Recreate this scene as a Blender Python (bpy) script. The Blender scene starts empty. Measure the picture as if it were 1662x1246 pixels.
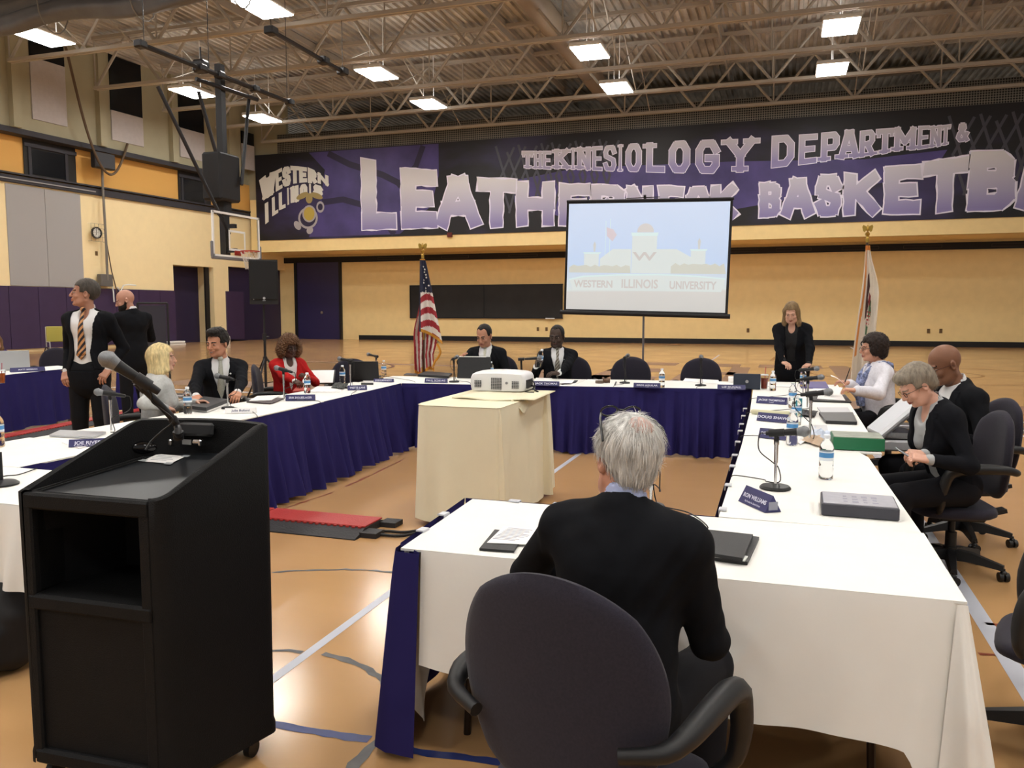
import bpy, math, random
import numpy as np
from mathutils import Vector, Matrix

C = bpy.context.scene.collection
SC = bpy.context.scene
PI = math.pi
rnd = random.Random(7)

# ---------------------------------------------------------------- camera
IMW, IMH, FPX, EYE = 1662, 1246, 1320.0, 1.6
YAW, PITCH = math.radians(18.3254), math.radians(5.1944)
cam_d = bpy.data.cameras.new('camera'); cam = bpy.data.objects.new('camera', cam_d); C.objects.link(cam)
cam_d.sensor_fit = 'HORIZONTAL'; cam_d.sensor_width = 36.0; cam_d.lens = FPX / IMW * 36.0
cam_d.clip_end = 300
cam.location = (0, 0, EYE); cam.rotation_euler = (PI / 2 - PITCH, 0, YAW)
SC.camera = cam
SC.view_settings.view_transform = 'Standard'; SC.view_settings.look = 'None'
SC.view_settings.gamma = 1.0; SC.view_settings.use_curve_mapping = False
SC.view_settings.exposure = EXPOSURE = 0.0
# ---------------------------------------------------------------- world: the faint bounce of the parts of the hall behind the camera
w = bpy.data.worlds.new('world'); SC.world = w; w.use_nodes = True
w.node_tree.nodes['Background'].inputs[0].default_value = (1.0, 0.97, 0.93, 1)
w.node_tree.nodes['Background'].inputs[1].default_value = 0.42
LIGHT_W = 52.0      # radiance of the high-bay diffusers
LIGHT_Z = 9.95
LIGHT_SPOTS = [(x, y) for y in (31.3, 26.8, 20.1) for x in (-21.9, -13.95, -6.2, 1.4)]

# ---------------------------------------------------------------- measuring helpers (a pixel of the photo onto a real plane)
_fw = np.array([-math.sin(YAW) * math.cos(PITCH), math.cos(YAW) * math.cos(PITCH), -math.sin(PITCH)])
_rt = np.array([math.cos(YAW), math.sin(YAW), 0.0]); _up = np.cross(_rt, _fw)
def _ray(u, v): return _fw + _rt * (u - 831) / FPX - _up * (v - 623) / FPX
def at(u, v, z=0.0):
    d = _ray(u, v); t = (z - EYE) / d[2]; return Vector((d[0] * t, d[1] * t, z))
def aty(u, v, y):
    d = _ray(u, v); t = y / d[1]; return Vector((d[0] * t, y, EYE + d[2] * t))
def atx(u, v, x):
    d = _ray(u, v); t = x / d[0]; return Vector((x, d[1] * t, EYE + d[2] * t))

# ---------------------------------------------------------------- materials
def lin(h):
    if isinstance(h, (tuple, list)): return tuple(h)[:3]
    h = h.lstrip('#'); v = [int(h[i:i + 2], 16) / 255 for i in (0, 2, 4)]
    return tuple(x / 12.92 if x <= .04045 else ((x + .055) / 1.055) ** 2.4 for x in v)
MATS = {}
def mat(name, col, rough=.6, metal=0, noise=0, nscale=20, bump=0, bscale=200, spec=.5, emit=0, sheen=0, coat=0, trans=0, alpha=1, ior=1.45, stretch=None):
    if name in MATS: return MATS[name]
    m = bpy.data.materials.new(name); m.use_nodes = True; MATS[name] = m
    nt = m.node_tree; b = nt.nodes['Principled BSDF']; c = lin(col)
    b.inputs['Base Color'].default_value = (*c, 1); b.inputs['Roughness'].default_value = rough
    b.inputs['Metallic'].default_value = metal; b.inputs['Specular IOR Level'].default_value = spec
    b.inputs['IOR'].default_value = ior
    if rough >= .8 and spec == .5: b.inputs['Specular IOR Level'].default_value = .2
    if sheen: b.inputs['Sheen Weight'].default_value = sheen
    if coat: b.inputs['Coat Weight'].default_value = coat; b.inputs['Coat Roughness'].default_value = .1
    if trans: b.inputs['Transmission Weight'].default_value = trans
    if alpha < 1: b.inputs['Alpha'].default_value = alpha
    if emit: b.inputs['Emission Color'].default_value = (*c, 1); b.inputs['Emission Strength'].default_value = emit
    tc = None
    if noise or bump:
        tc = nt.nodes.new('ShaderNodeTexCoord'); mp = nt.nodes.new('ShaderNodeMapping'); nt.links.new(tc.outputs['Object'], mp.inputs[0])
        if stretch: mp.inputs['Scale'].default_value = stretch
    if noise:
        n = nt.nodes.new('ShaderNodeTexNoise'); n.inputs['Scale'].default_value = nscale; n.inputs['Detail'].default_value = 5
        nt.links.new(mp.outputs[0], n.inputs['Vector'])
        r = nt.nodes.new('ShaderNodeMapRange'); r.inputs[1].default_value = .3; r.inputs[2].default_value = .7
        r.inputs[3].default_value = 1 - noise; r.inputs[4].default_value = 1 + noise
        nt.links.new(n.outputs['Fac'], r.inputs[0])
        mx = nt.nodes.new('ShaderNodeVectorMath'); mx.operation = 'SCALE'; mx.inputs[0].default_value = c
        nt.links.new(r.outputs[0], mx.inputs['Scale']); nt.links.new(mx.outputs[0], b.inputs['Base Color'])
    if bump:
        n2 = nt.nodes.new('ShaderNodeTexNoise'); n2.inputs['Scale'].default_value = bscale; n2.inputs['Detail'].default_value = 4
        nt.links.new(mp.outputs[0], n2.inputs['Vector'])
        bp = nt.nodes.new('ShaderNodeBump'); bp.inputs['Strength'].default_value = bump; bp.inputs['Distance'].default_value = .01
        nt.links.new(n2.outputs['Fac'], bp.inputs['Height']); nt.links.new(bp.outputs[0], b.inputs['Normal'])
    return m
def nodes_of(m): return m.node_tree.nodes, m.node_tree.links, m.node_tree.nodes['Principled BSDF']

# ---------------------------------------------------------------- mesh helpers
def link(o, parent=None):
    C.objects.link(o)
    if parent: o.parent = parent
    return o
def tag(o, label=None, cat=None, group=None, kind=None):
    if label: o['label'] = label
    if cat: o['category'] = cat
    if group: o['group'] = group
    if kind: o['kind'] = kind
    return o
def empty(name, loc=(0, 0, 0), rz=0.0, label=None, cat=None, group=None):
    o = bpy.data.objects.new(name, None); o.empty_display_size = .1; C.objects.link(o)
    o.location = loc; o.rotation_euler = (0, 0, rz)
    return tag(o, label, cat, group)
def rot_to(d):
    d = Vector(d).normalized(); return d.to_track_quat('Z', 'Y').to_matrix()
class MB:
    def __init__(s): s.v = []; s.f = []; s.m = []; s.flat = []
    def add(s, vs, fs, mi=0):
        o = len(s.v); s.v += [tuple(v) for v in vs]; s.f += [tuple(i + o for i in f) for f in fs]; s.m += [mi] * len(fs); return s
    def box(s, c, sz, mi=0, rz=0, M=None, bev=0):
        x, y, z = [q / 2 for q in sz]
        if bev:
            b = min(bev, x * .99, y * .99, z * .99); vs = []; fs = []
            # superellipse-free chamfered box: 3 rings per face corner
            P = []
            for sx in (-1, 1):
                for sy in (-1, 1):
                    for sz_ in (-1, 1):
                        P.append([(sx * x, sy * (y - b), sz_ * (z - b)), (sx * (x - b), sy * y, sz_ * (z - b)), (sx * (x - b), sy * (y - b), sz_ * z)])
            vs = [p for t in P for p in t]
            def I(sx, sy, sz_, k): return (((sx > 0) * 2 + (sy > 0)) * 2 + (sz_ > 0)) * 3 + k
            for sg in (-1, 1):
                fs.append([I(sg, -1, -1, 0), I(sg, 1, -1, 0), I(sg, 1, 1, 0), I(sg, -1, 1, 0)][::sg])
                fs.append([I(-1, sg, -1, 1), I(-1, sg, 1, 1), I(1, sg, 1, 1), I(1, sg, -1, 1)][::sg])
                fs.append([I(-1, -1, sg, 2), I(1, -1, sg, 2), I(1, 1, sg, 2), I(-1, 1, sg, 2)][::sg])
            for a in (-1, 1):
                for c_ in (-1, 1):
                    fs.append([I(a, c_, -1, 0), I(a, c_, 1, 0), I(a, c_, 1, 1), I(a, c_, -1, 1)][::-a * c_])
                    fs.append([I(a, -1, c_, 0), I(a, 1, c_, 0), I(a, 1, c_, 2), I(a, -1, c_, 2)][::a * c_])
                    fs.append([I(-1, a, c_, 1), I(1, a, c_, 1), I(1, a, c_, 2), I(-1, a, c_, 2)][::-a * c_])
                    for e in (-1, 1): fs.append([I(a, c_, e, 0), I(a, c_, e, 1), I(a, c_, e, 2)][::a * c_ * e])
        else:
            vs = [(sx * x, sy * y, sz_ * z) for sx in (-1, 1) for sy in (-1, 1) for sz_ in (-1, 1)]
            fs = [(0, 1, 3, 2), (4, 6, 7, 5), (0, 4, 5, 1), (2, 3, 7, 6), (0, 2, 6, 4), (1, 5, 7, 3)]
        R = M if M is not None else Matrix.Rotation(rz, 3, 'Z')
        cc = Vector(c); return s.add([cc + R @ Vector(v) for v in vs], fs, mi)
    def cyl(s, a, b, ra, rb=None, n=16, mi=0, caps=True):
        rb = ra if rb is None else rb; a = Vector(a); b = Vector(b); R = rot_to(b - a); vs = []
        for p, r in ((a, ra), (b, rb)):
            vs += [p + R @ Vector((r * math.cos(2 * PI * i / n), r * math.sin(2 * PI * i / n), 0)) for i in range(n)]
        fs = [(i, (i + 1) % n, n + (i + 1) % n, n + i) for i in range(n)]
        if caps: fs += [tuple(range(n))[::-1], tuple(range(n, 2 * n))]
        return s.add(vs, fs, mi)
    def tube(s, pts, r, n=8, mi=0, caps=True, closed=False):
        pts = [Vector(p) for p in pts]; N = len(pts); rr = r if isinstance(r, (list, tuple)) else [r] * N
        vs = []; prev = None
        for i, p in enumerate(pts):
            if closed: t = pts[(i + 1) % N] - pts[i - 1]
            else: t = pts[min(i + 1, N - 1)] - pts[max(i - 1, 0)]
            t.normalize()
            if prev is None:
                u = t.orthogonal().normalized()
            else:
                u = (prev - t * prev.dot(t))
                u = u.normalized() if u.length > 1e-6 else t.orthogonal().normalized()
            prev = u; w_ = t.cross(u)
            vs += [p + (u * math.cos(2 * PI * k / n) + w_ * math.sin(2 * PI * k / n)) * rr[i] for k in range(n)]
        fs = []
        for i in range(N if closed else N - 1):
            j = (i + 1) % N
            fs += [(i * n + k, i * n + (k + 1) % n, j * n + (k + 1) % n, j * n + k) for k in range(n)]
        if caps and not closed: fs += [tuple(range(n))[::-1], tuple(range((N - 1) * n, N * n))]
        return s.add(vs, fs, mi)
    def lathe(s, prof, n=24, c=(0, 0, 0), mi=0, R=None, mis=None):
        c = Vector(c); R = R or Matrix.Identity(3); vs = []
        for r, z in prof: vs += [c + R @ Vector((r * math.cos(2 * PI * i / n), r * math.sin(2 * PI * i / n), z)) for i in range(n)]
        for j in range(len(prof) - 1):
            o = len(s.v)
            s.f += [(o + j * n + i, o + j * n + (i + 1) % n, o + (j + 1) * n + (i + 1) % n, o + (j + 1) * n + i) for i in range(n)]
            s.m += [mis[j] if mis else mi] * n
        s.v += [tuple(v) for v in vs]
        return s
    def ell(s, c, r, n=16, m=10, mi=0, M=None):
        R = M or Matrix.Identity(3); c = Vector(c)
        vs = []; fs = []
        for j in range(m + 1):
            t = PI * j / m
            for i in range(n):
                p = 2 * PI * i / n
                vs.append(c + R @ Vector((r[0] * math.sin(t) * math.cos(p), r[1] * math.sin(t) * math.sin(p), r[2] * math.cos(t))))
        for j in range(m):
            for i in range(n): fs.append((j * n + i, (j + 1) * n + i, (j + 1) * n + (i + 1) % n, j * n + (i + 1) % n))
        return s.add(vs, fs, mi)
    def prism(s, poly, z0, z1, mi=0, M=None, o=(0, 0, 0)):
        n = len(poly); R = M or Matrix.Identity(3); o = Vector(o)
        vs = [o + R @ Vector((x, y, z0)) for x, y in poly] + [o + R @ Vector((x, y, z1)) for x, y in poly]
        fs = [tuple(range(n))[::-1], tuple(range(n, 2 * n))] + [(i, (i + 1) % n, n + (i + 1) % n, n + i) for i in range(n)]
        return s.add(vs, fs, mi)
    def grid(s, fn, nu, nv, mi=0, thick=0):
        vs = [fn(i / nu, j / nv) for j in range(nv + 1) for i in range(nu + 1)]
        fs = [(j * (nu + 1) + i, j * (nu + 1) + i + 1, (j + 1) * (nu + 1) + i + 1, (j + 1) * (nu + 1) + i) for j in range(nv) for i in range(nu)]
        return s.add(vs, fs, mi)
    def build(s, name, mats, parent=None, smooth=35, local=None):
        me = bpy.data.meshes.new(name); me.from_pydata(s.v, [], s.f)
        for m in (mats if isinstance(mats, (list, tuple)) else [mats]): me.materials.append(m)
        if any(s.m): me.polygons.foreach_set('material_index', s.m)
        if smooth:
            me.polygons.foreach_set('use_smooth', [True] * len(me.polygons)); me.set_sharp_from_angle(angle=math.radians(smooth))
        me.update()
        o = bpy.data.objects.new(name, me); link(o, parent)
        return o
def struct(name, mb, m, **k): return tag(mb.build(name, m, **k), kind='structure')
def solid(o, t, off=-1.0):
    md = o.modifiers.new('thickness', 'SOLIDIFY'); md.thickness = t; md.offset = off; return o
def copy_tree(o, parent=None):
    c = o.copy(); C.objects.link(c)
    if parent: c.parent = parent
    for ch in list(o.children): copy_tree(ch, c)
    return c
def smoothstep(a, b, x):
    t = min(1, max(0, (x - a) / (b - a))); return t * t * (3 - 2 * t)
_fc = {}
def text_mesh(txt, size, M, mi_mat, name, parent, depth=.0005, bold=0, align='CENTER', smooth=0, spacing=1.0, sx=1.0):
    cu = bpy.data.curves.new(name, 'FONT'); cu.body = txt; cu.size = size; cu.align_x = align; cu.align_y = 'CENTER'
    cu.extrude = depth; cu.offset = bold; cu.space_character = spacing; cu.resolution_u = 3
    o = bpy.data.objects.new(name, cu); C.objects.link(o)
    dg = bpy.context.evaluated_depsgraph_get(); me = bpy.data.meshes.new_from_object(o.evaluated_get(dg))
    bpy.data.objects.remove(o); bpy.data.curves.remove(cu)
    me.transform(M @ Matrix.Diagonal((sx, 1, 1, 1))); me.materials.clear(); me.materials.append(mi_mat)
    ob = bpy.data.objects.new(name, me); link(ob, parent); return ob
# ================================================================ the hall
M_cream = mat('cream_wall_paint', '#f2d69a', .75, noise=.03, nscale=3)
M_orange = mat('orange_wall_paint', '#e0ab5c', .75)
M_sidecream = mat('pale_cream_wall_paint', '#f5dfae', .75, noise=.02, nscale=3)
M_grey = mat('grey_wall_panel', '#a5a3a2', .8)
M_trim = mat('dark_grey_trim', '#35343a', .7)
M_black = mat('black_rubber_trim', '#121014', .6)
M_pad = mat('purple_vinyl_pad', '#3b2b4c', .55, noise=.06, nscale=2)
M_padd = mat('purple_door_paint', '#2b2342', .5)
M_upper = mat('offwhite_corrugated_siding', '#a9a38a', .8, noise=.05, nscale=1)
M_acou = mat('white_acoustic_panel', '#bcb6b4', .9, noise=.04, nscale=6)
M_dglass = mat('dark_window_glass', '#15171b', .15)
M_steel = mat('tan_painted_steel', '#aaa398', .6)
M_deck = mat('grey_tan_metal_roof_deck', '#b4b0a8', .5, noise=.35, nscale=1.3, stretch=(1, .6, 1))
M_white = mat('white_plastic', '#e8e8e6', .4)
M_blackmetal = mat('black_painted_steel', '#18181c', .45)

# floor -----------------------------------------------------------
def floor_mat():
    m = mat('tan_gym_floor', '#c19a68', .3); N, L, b = nodes_of(m)
    tc = N.new('ShaderNodeTexCoord'); mp = N.new('ShaderNodeMapping'); L.new(tc.outputs['Object'], mp.inputs[0])
    mp.inputs['Scale'].default_value = (.25, .9, 1)
    n = N.new('ShaderNodeTexNoise'); n.inputs['Scale'].default_value = 2.4; n.inputs['Detail'].default_value = 8; n.inputs['Roughness'].default_value = .62
    L.new(mp.outputs[0], n.inputs['Vector'])
    cr = N.new('ShaderNodeValToRGB'); L.new(n.outputs['Fac'], cr.inputs[0])
    cr.color_ramp.elements[0].position = .15; cr.color_ramp.elements[0].color = (*lin('#b58c5e'), 1)
    cr.color_ramp.elements[1].position = .85; cr.color_ramp.elements[1].color = (*lin('#bc9365'), 1)
    # strip seams of the vinyl cover, and large scuffed patches
    n2 = N.new('ShaderNodeTexNoise'); n2.inputs['Scale'].default_value = .9; n2.inputs['Detail'].default_value = 2; L.new(tc.outputs['Object'], n2.inputs['Vector'])
    mr = N.new('ShaderNodeMapRange'); mr.inputs[1].default_value = .3; mr.inputs[2].default_value = .75; mr.inputs[3].default_value = .13; mr.inputs[4].default_value = .20
    L.new(n2.outputs['Fac'], mr.inputs[0]); L.new(mr.outputs[0], b.inputs['Roughness'])
    n3 = N.new('ShaderNodeTexNoise'); n3.inputs['Scale'].default_value = 3.0; n3.inputs['Detail'].default_value = 3; L.new(tc.outputs['Object'], n3.inputs['Vector'])
    bp = N.new('ShaderNodeBump'); bp.inputs['Strength'].default_value = .02; bp.inputs['Distance'].default_value = .02
    L.new(n3.outputs['Fac'], bp.inputs['Height']); L.new(bp.outputs[0], b.inputs['Normal'])
    L.new(cr.outputs[0], b.inputs['Base Color'])
    return m
floor = struct('floor', MB().box((-8, 16, -.1), (50, 60, .2)), floor_mat(), smooth=0)
def lines():
    M_w = mat('white_floor_tape', '#b9bcc6', .35); M_bl = mat('blue_floor_paint', '#26336b', .35, noise=.2, nscale=9)
    M_gr = mat('dark_grey_floor_paint', '#4c4a48', .4, noise=.3, nscale=14); M_rd = mat('dark_red_floor_paint', '#7c3a22', .4)
    M_pu = mat('mauve_floor_paint', '#87664f', .35)
    def strip(pts, wd, m, z=.0015, rag=0, name='court_line'):
        b = MB(); P = [Vector((p[0], p[1], 0)) for p in pts]; vs = []
        dense = []
        for i in range(len(P) - 1):
            k = max(1, int((P[i + 1] - P[i]).length / (.04 if rag else .6)))
            dense += [P[i].lerp(P[i + 1], t / k) for t in range(k)]
        dense.append(P[-1])
        for i, p in enumerate(dense):
            t = (dense[min(i + 1, len(dense) - 1)] - dense[max(i - 1, 0)]).normalized(); nn = Vector((-t.y, t.x, 0))
            a = wd / 2 + (rnd.uniform(-rag, rag) if rag else 0); c = wd / 2 + (rnd.uniform(-rag, rag) if rag else 0)
            vs += [p + nn * a + Vector((0, 0, z)), p - nn * c + Vector((0, 0, z))]
        b.add(vs, [(2 * i, 2 * i + 1, 2 * i + 3, 2 * i + 2) for i in range(len(dense) - 1)])
        return b.build(name, m, floor, smooth=0)
    strip([(-2.02, -1), (-2.11, 7.9), (-2.1, 30)], .05, M_w)
    strip([(1.02, -1), (1.05, 16)], .085, M_w)
    strip([(2.75, 14), (2.85, 38)], .09, M_w, name='far_court_line')
    strip([(-1.85, 2.575), (-1.42, 2.59)], .05, M_bl, rag=.006)
    strip([(-1.25, 2.57), (-.3, 2.66), (.9, 2.72)], .045, M_bl, rag=.006)
    # scuffed arcs of the old centre circle
    cx, cy, R = -2.3, 2.6, 1.0
    def arc(c, R, a0, a1, k=30): return [(c[0] + R * math.cos(math.radians(a0 + (a1 - a0) * i / k)), c[1] + R * math.sin(math.radians(a0 + (a1 - a0) * i / k))) for i in range(k + 1)]
    strip([at(u, v) for u, v in [(442, 1056), (470, 1055), (492, 1058)]], .035, M_gr, rag=.008)
    strip([at(u, v) for u, v in [(524, 1061), (560, 1070), (590, 1082), (615, 1098), (640, 1125), (660, 1160)]], .04, M_gr, rag=.007)
    strip([at(u, v) for u, v in [(650, 1165), (622, 1195), (600, 1215), (575, 1240), (560, 1262)]], .04, M_gr, rag=.007)
    strip([at(u, v) for u, v in [(441, 929), (480, 926), (520, 925), (560, 924), (610, 926), (655, 931)]], .022, M_gr, rag=.009)
    strip([at(u, v) for u, v in [(437, 835), (470, 822), (500, 812), (540, 799)]], .02, M_rd, rag=.012)
    strip([at(u, v) for u, v in [(560, 790), (600, 772), (655, 745)]], .02, M_rd, rag=.012)
    for (u, v) in ((1482, 826), (1589, 1061), (1640, 1066), (1600, 1012)):
        p = at(u, v); strip([p, p + Vector((.07, .01, 0))], .03, M_rd, rag=.008)
    strip([(-13, 14.85), (-3, 14.85), (8, 14.85)], 1.2, M_pu, z=.001, name='far_court_band')
    strip([(-13.2, 13.4), (8, 13.2)], .16, M_w); strip([(-13.2, 12.5), (8, 12.3)], .7, mat('black_floor_paint', '#2c2b30', .4)); strip([(-13.2, 12.45), (8, 12.3)], .1, M_w, z=.002)
    strip([(-13.2, 11.9), (8, 11.75)], .1, M_w)
    # far circles and the big worn block letters
    strip(arc((3.6, 22.5), 2.9, 0, 360, 60), .07, mat('brown_floor_paint', '#9b7140', .35))
    strip(arc((3.6, 22.5), 1.1, 0, 360, 40), .07, MATS['brown_floor_paint'])
    M_let = mat('worn_purple_floor_paint', '#8f6f58', .35, noise=.15, nscale=3)
    def poly(pp, m=M_let): 
        b = MB(); b.add([(x, y, .0016) for x, y in pp], [tuple(range(len(pp)))]); b.build('floor_letter', m, floor, smooth=0)
    def quad(x0, x1, y0, y1): poly([(x0, y0), (x1, y0), (x1, y1), (x0, y1)])
    y0, y1 = 18.4, 25.0
    # LEATHERNECKS runs across the far court, blurred by wear: blocks of strokes
    for x, bars in ((-6.3, [(0, .5, 0, 1), (0, 1.6, 0, .22)]), (-4.4, [(0, .5, 0, 1), (0, 1.5, .82, 1), (0, 1.4, .42, .6), (0, 1.6, 0, .2)]), (-2.4, [(0, .5, 0, .8), (1.1, 1.6, 0, .8), (.3, 1.3, .8, 1), (.3, 1.3, .35, .5)]),
                    (-.6, [(.6, 1.1, 0, 1), (0, 1.7, .8, 1)]), (1.3, [(0, .5, 0, 1), (1.1, 1.6, 0, 1), (.5, 1.1, .42, .6)])):
        for a, b_, c_, d in bars: quad(x + a, x + b_, y0 + c_ * (y1 - y0), y0 + d * (y1 - y0))
    strip([(-9, 28), (-4.6, 38.5)], .1, MATS['brown_floor_paint']); strip([(-.3, 27), (.4, 38.5)], .1, MATS['brown_floor_paint'])
    strip(arc((-12.5, 20), 2.2, 0, 360, 50), .1, mat('maroon_floor_paint', '#5f3430', .35, noise=.2, nscale=3))
    strip([(-14, 22), (-8.5, 21.6)], .5, M_let)
lines()

# far wall ----------------------------------------------------------
FY, UY = 39.6, 36.6
XL, XR = -26.5, 17.0
struct('wall_back', MB().box(((XL + XR) / 2 - 1, FY + .1, 2.6), (XR - XL + 2, .2, 5.2)), M_cream, smooth=0)
struct('baseboard_back', MB().box(((-21.9 + XR) / 2, FY - .03, .12), (XR + 21.9, .06, .24)), M_black, smooth=0)
struct('baseboard_back', MB().box((-25.2, FY - .03, .12), (1.0, .06, .24)), M_black, smooth=0)
# dark rail with recessed vents
rail = MB().box(((XL + XR) / 2, FY - .05, 4.34), (XR - XL, .1, .3)).build('trim_1', M_black, smooth=0); tag(rail, kind='structure')
M_vent = mat('dark_vent_frame', '#4a4038', .6)
for i, x in enumerate([-19.9, -16.2, -12.5, -9.0, -5.4, -1.9, .4, 3.2, 5.7, 9.1, 12.6]):
    b = MB()
    for z in (4.28, 4.4): b.box((x, FY - .11, z), (1.5, .02, .015))
    for dx in (-.75, .75): b.box((x + dx, FY - .11, 4.34), (.015, .02, .12))
    b.build('vent_frame', M_vent, rail, smooth=0)
# overhanging upper wall
struct('wall_upper', MB().box(((XL + XR) / 2 + 1.5, UY + .1, 5.95), (XR - XL + 3, .2, 2.7)).box(((XL + XR) / 2 + .5, UY + 1.55, 4.66), (XR - XL + 3, 2.9, .12)), M_cream, smooth=0)
# perforated screen above the banner
def perf_mat():
    m = mat('perforated_metal_screen', '#4d4c48', .55, metal=.3); N, L, b = nodes_of(m)
    tc = N.new('ShaderNodeTexCoord'); sep = N.new('ShaderNodeSeparateXYZ'); L.new(tc.outputs['Object'], sep.inputs[0])
    def mth(op, a, b_=None):
        n = N.new('ShaderNodeMath'); n.operation = op
        for i, q in enumerate((a, b_)):
            if q is None: continue
            if isinstance(q, (int, float)): n.inputs[i].default_value = q
            else: L.new(q, n.inputs[i])
        return n.outputs[0]
    k = 2 * PI / .19
    s1 = mth('SINE', mth('MULTIPLY', mth('ADD', sep.outputs[0], sep.outputs[2]), k)); s2 = mth('SINE', mth('MULTIPLY', mth('SUBTRACT', sep.outputs[0], sep.outputs[2]), k))
    hole = mth('GREATER_THAN', mth('MULTIPLY', s1, s2), .12)
    mx = N.new('ShaderNodeMix'); mx.data_type = 'RGBA'; L.new(hole, mx.inputs[0]); mx.inputs[6].default_value = (*lin('#77746c'), 1); mx.inputs[7].default_value = (*lin('#100f10'), 1)
    L.new(mx.outputs[2], b.inputs['Base Color']); return m
struct('wall_screen', MB().box((-4.0, UY, 9.75), (41.5, .06, 1.5)), perf_mat(), smooth=0)
struct('wall_upper_left', MB().box((-26.6, UY + .35, 9.2), (4.4, .2, 6)), M_upper, smooth=0)
# far wall coloured dark for the shade behind the screen, with its ducts
struct('wall_far', MB().box((-5, 47, 9), (50, .3, 9)), mat('shade_dark_wall', '#2c2e33', .8), smooth=0)
M_duct = mat('tan_duct', '#8a7c6a', .5, noise=.05, nscale=2)
def duct(pts, r, name, label, m=M_duct):
    b = MB(); b.tube(pts, r, n=20); t = b.build(name, m); tag(t, label, 'duct')
    k = MB(); tot = [Vector(p) for p in pts]
    for i in range(len(tot) - 1):
        L_ = (tot[i + 1] - tot[i]).length; d = (tot[i + 1] - tot[i]).normalized()
        for q in range(1, int(L_ / 2.4)): k.cyl(tot[i] + d * (q * 2.4 - .03), tot[i] + d * (q * 2.4 + .03), r + .02, n=20)
    if k.v: k.build('band', m, t)
    return t
duct([(-7.8, 12, 11.45), (-7.8, 25.6, 11.4), (-7.8, 31, 11.35), (-7.9, 38, 11.3)], .42, 'round_duct', 'tan round duct running away from the camera between the two middle columns of ceiling lights')
duct([(-24, 40.6, 10.95), (14, 40.6, 10.95)], .5, 'round_duct', 'long tan round duct crossing above the perforated screen')
duct([(-24, 38.2, 11.5), (14, 38.2, 11.5)], .18, 'round_duct', 'thin tan pipe crossing just behind the perforated screen')

# banner ---------------------------------------------------------------
def banner():
    x0, x1, z0, z1, y = -26.1, 13.2, 5.2, 9.55, UY - .03
    t = empty('wall_banner', (-6, y, 5.2), 0, 'long black and purple basketball department banner hung across the upper back wall', 'banner')
    m = mat('banner_print', '#1c1a22', .55); N, L, b = nodes_of(m)
    tc = N.new('ShaderNodeTexCoord'); mp = N.new('ShaderNodeMapping'); L.new(tc.outputs['Object'], mp.inputs[0]); mp.inputs['Scale'].default_value = (.11, 1, .25)
    n = N.new('ShaderNodeTexNoise'); n.inputs['Scale'].default_value = 1.4; n.inputs['Detail'].default_value = 5; L.new(mp.outputs[0], n.inputs['Vector'])
    cr = N.new('ShaderNodeValToRGB'); L.new(n.outputs['Fac'], cr.inputs[0]); e = cr.color_ramp.elements
    e[0].position = .50; e[0].color = (*lin('#19181c'), 1); e[1].position = .74; e[1].color = (*lin('#3c3560'), 1)
    L.new(cr.outputs[0], b.inputs['Base Color'])
    X0 = -6; bb = MB()
    bb.box(((x0 + x1) / 2 - X0, .0, (z0 + z1) / 2 - 5.2), (x1 - x0, .03, z1 - z0)); bb.build('banner_sheet', m, t, smooth=0)
    Z = lambda z: z - 5.2
    # purple zones of the print
    pur = MB()
    def zone(pp, mb=pur, yy=-.018): mb.add([(x - X0, yy, Z(z)) for x, z in pp], [tuple(range(len(pp)))])
    zone([(-22.9, 9.5), (-22.0, 8.6), (-22.3, 7.0), (-23.0, 5.3), (-17.9, 5.3), (-16.2, 6.6), (-15.8, 8.0), (-15.8, 9.5)])
    zone([(-12, 7.6), (-9, 8.0), (-2, 7.9), (3, 7.7), (6, 7.9), (5.5, 7.0), (-2, 5.9), (-9, 5.6), (-12, 6.6)])
    M_pz = mat('banner_purple_print', '#463d72', .55, noise=.3, nscale=.7)
    pur.build('purple_print', M_pz, t, smooth=0)
    # dark seams of the printed ball
    arcs = MB()
    def ribbon(pts, wd, mb, yy):
        P = [Vector((x - X0, 0, Z(z))) for x, z in pts]; vs = []
        for i, p in enumerate(P):
            d = (P[min(i + 1, len(P) - 1)] - P[max(i - 1, 0)]).normalized(); nn = Vector((-d.z, 0, d.x)); vs += [p + nn * wd / 2 + Vector((0, yy, 0)), p - nn * wd / 2 + Vector((0, yy, 0))]
        mb.add(vs, [(2 * i, 2 * i + 1, 2 * i + 3, 2 * i + 2) for i in range(len(P) - 1)])
    ribbon([(-22.2, 7.0), (-21, 7.1), (-19.6, 6.7), (-18.5, 5.7), (-18.2, 5.3)], .3, arcs, -.021)
    ribbon([(-21.8, 9.4), (-20.6, 8.8), (-18.8, 8.2), (-17.2, 7.4), (-16.1, 6.9)], .3, arcs, -.0212)
    ribbon([(-18.0, 7.6), (-17.0, 8.5), (-16.6, 9.45)], .28, arcs, -.0214)
    arcs.build('ball_seam_print', mat('banner_dark_print', '#2a2440', .55), t, smooth=0)
    for cx in (-12.9, 6.0, -10.2):
        net = MB()
        for k in range(5):
            q = cx + k * .55
            ribbon([(q, 9.2 - (k % 2) * .3), (q + .5, 7.6), (q + .1, 6.1)], .11, net, -.0216 - .0001 * k); ribbon([(q + .9, 9.1), (q + .2, 7.7), (q + .7, 6.2)], .11, net, -.0222 - .0001 * k)
        net.build('net_print', mat('banner_grey_print', '#45444e', .55), t, smooth=0)
    return t, Z, X0
BT, BZ, BX0 = banner()

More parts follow.
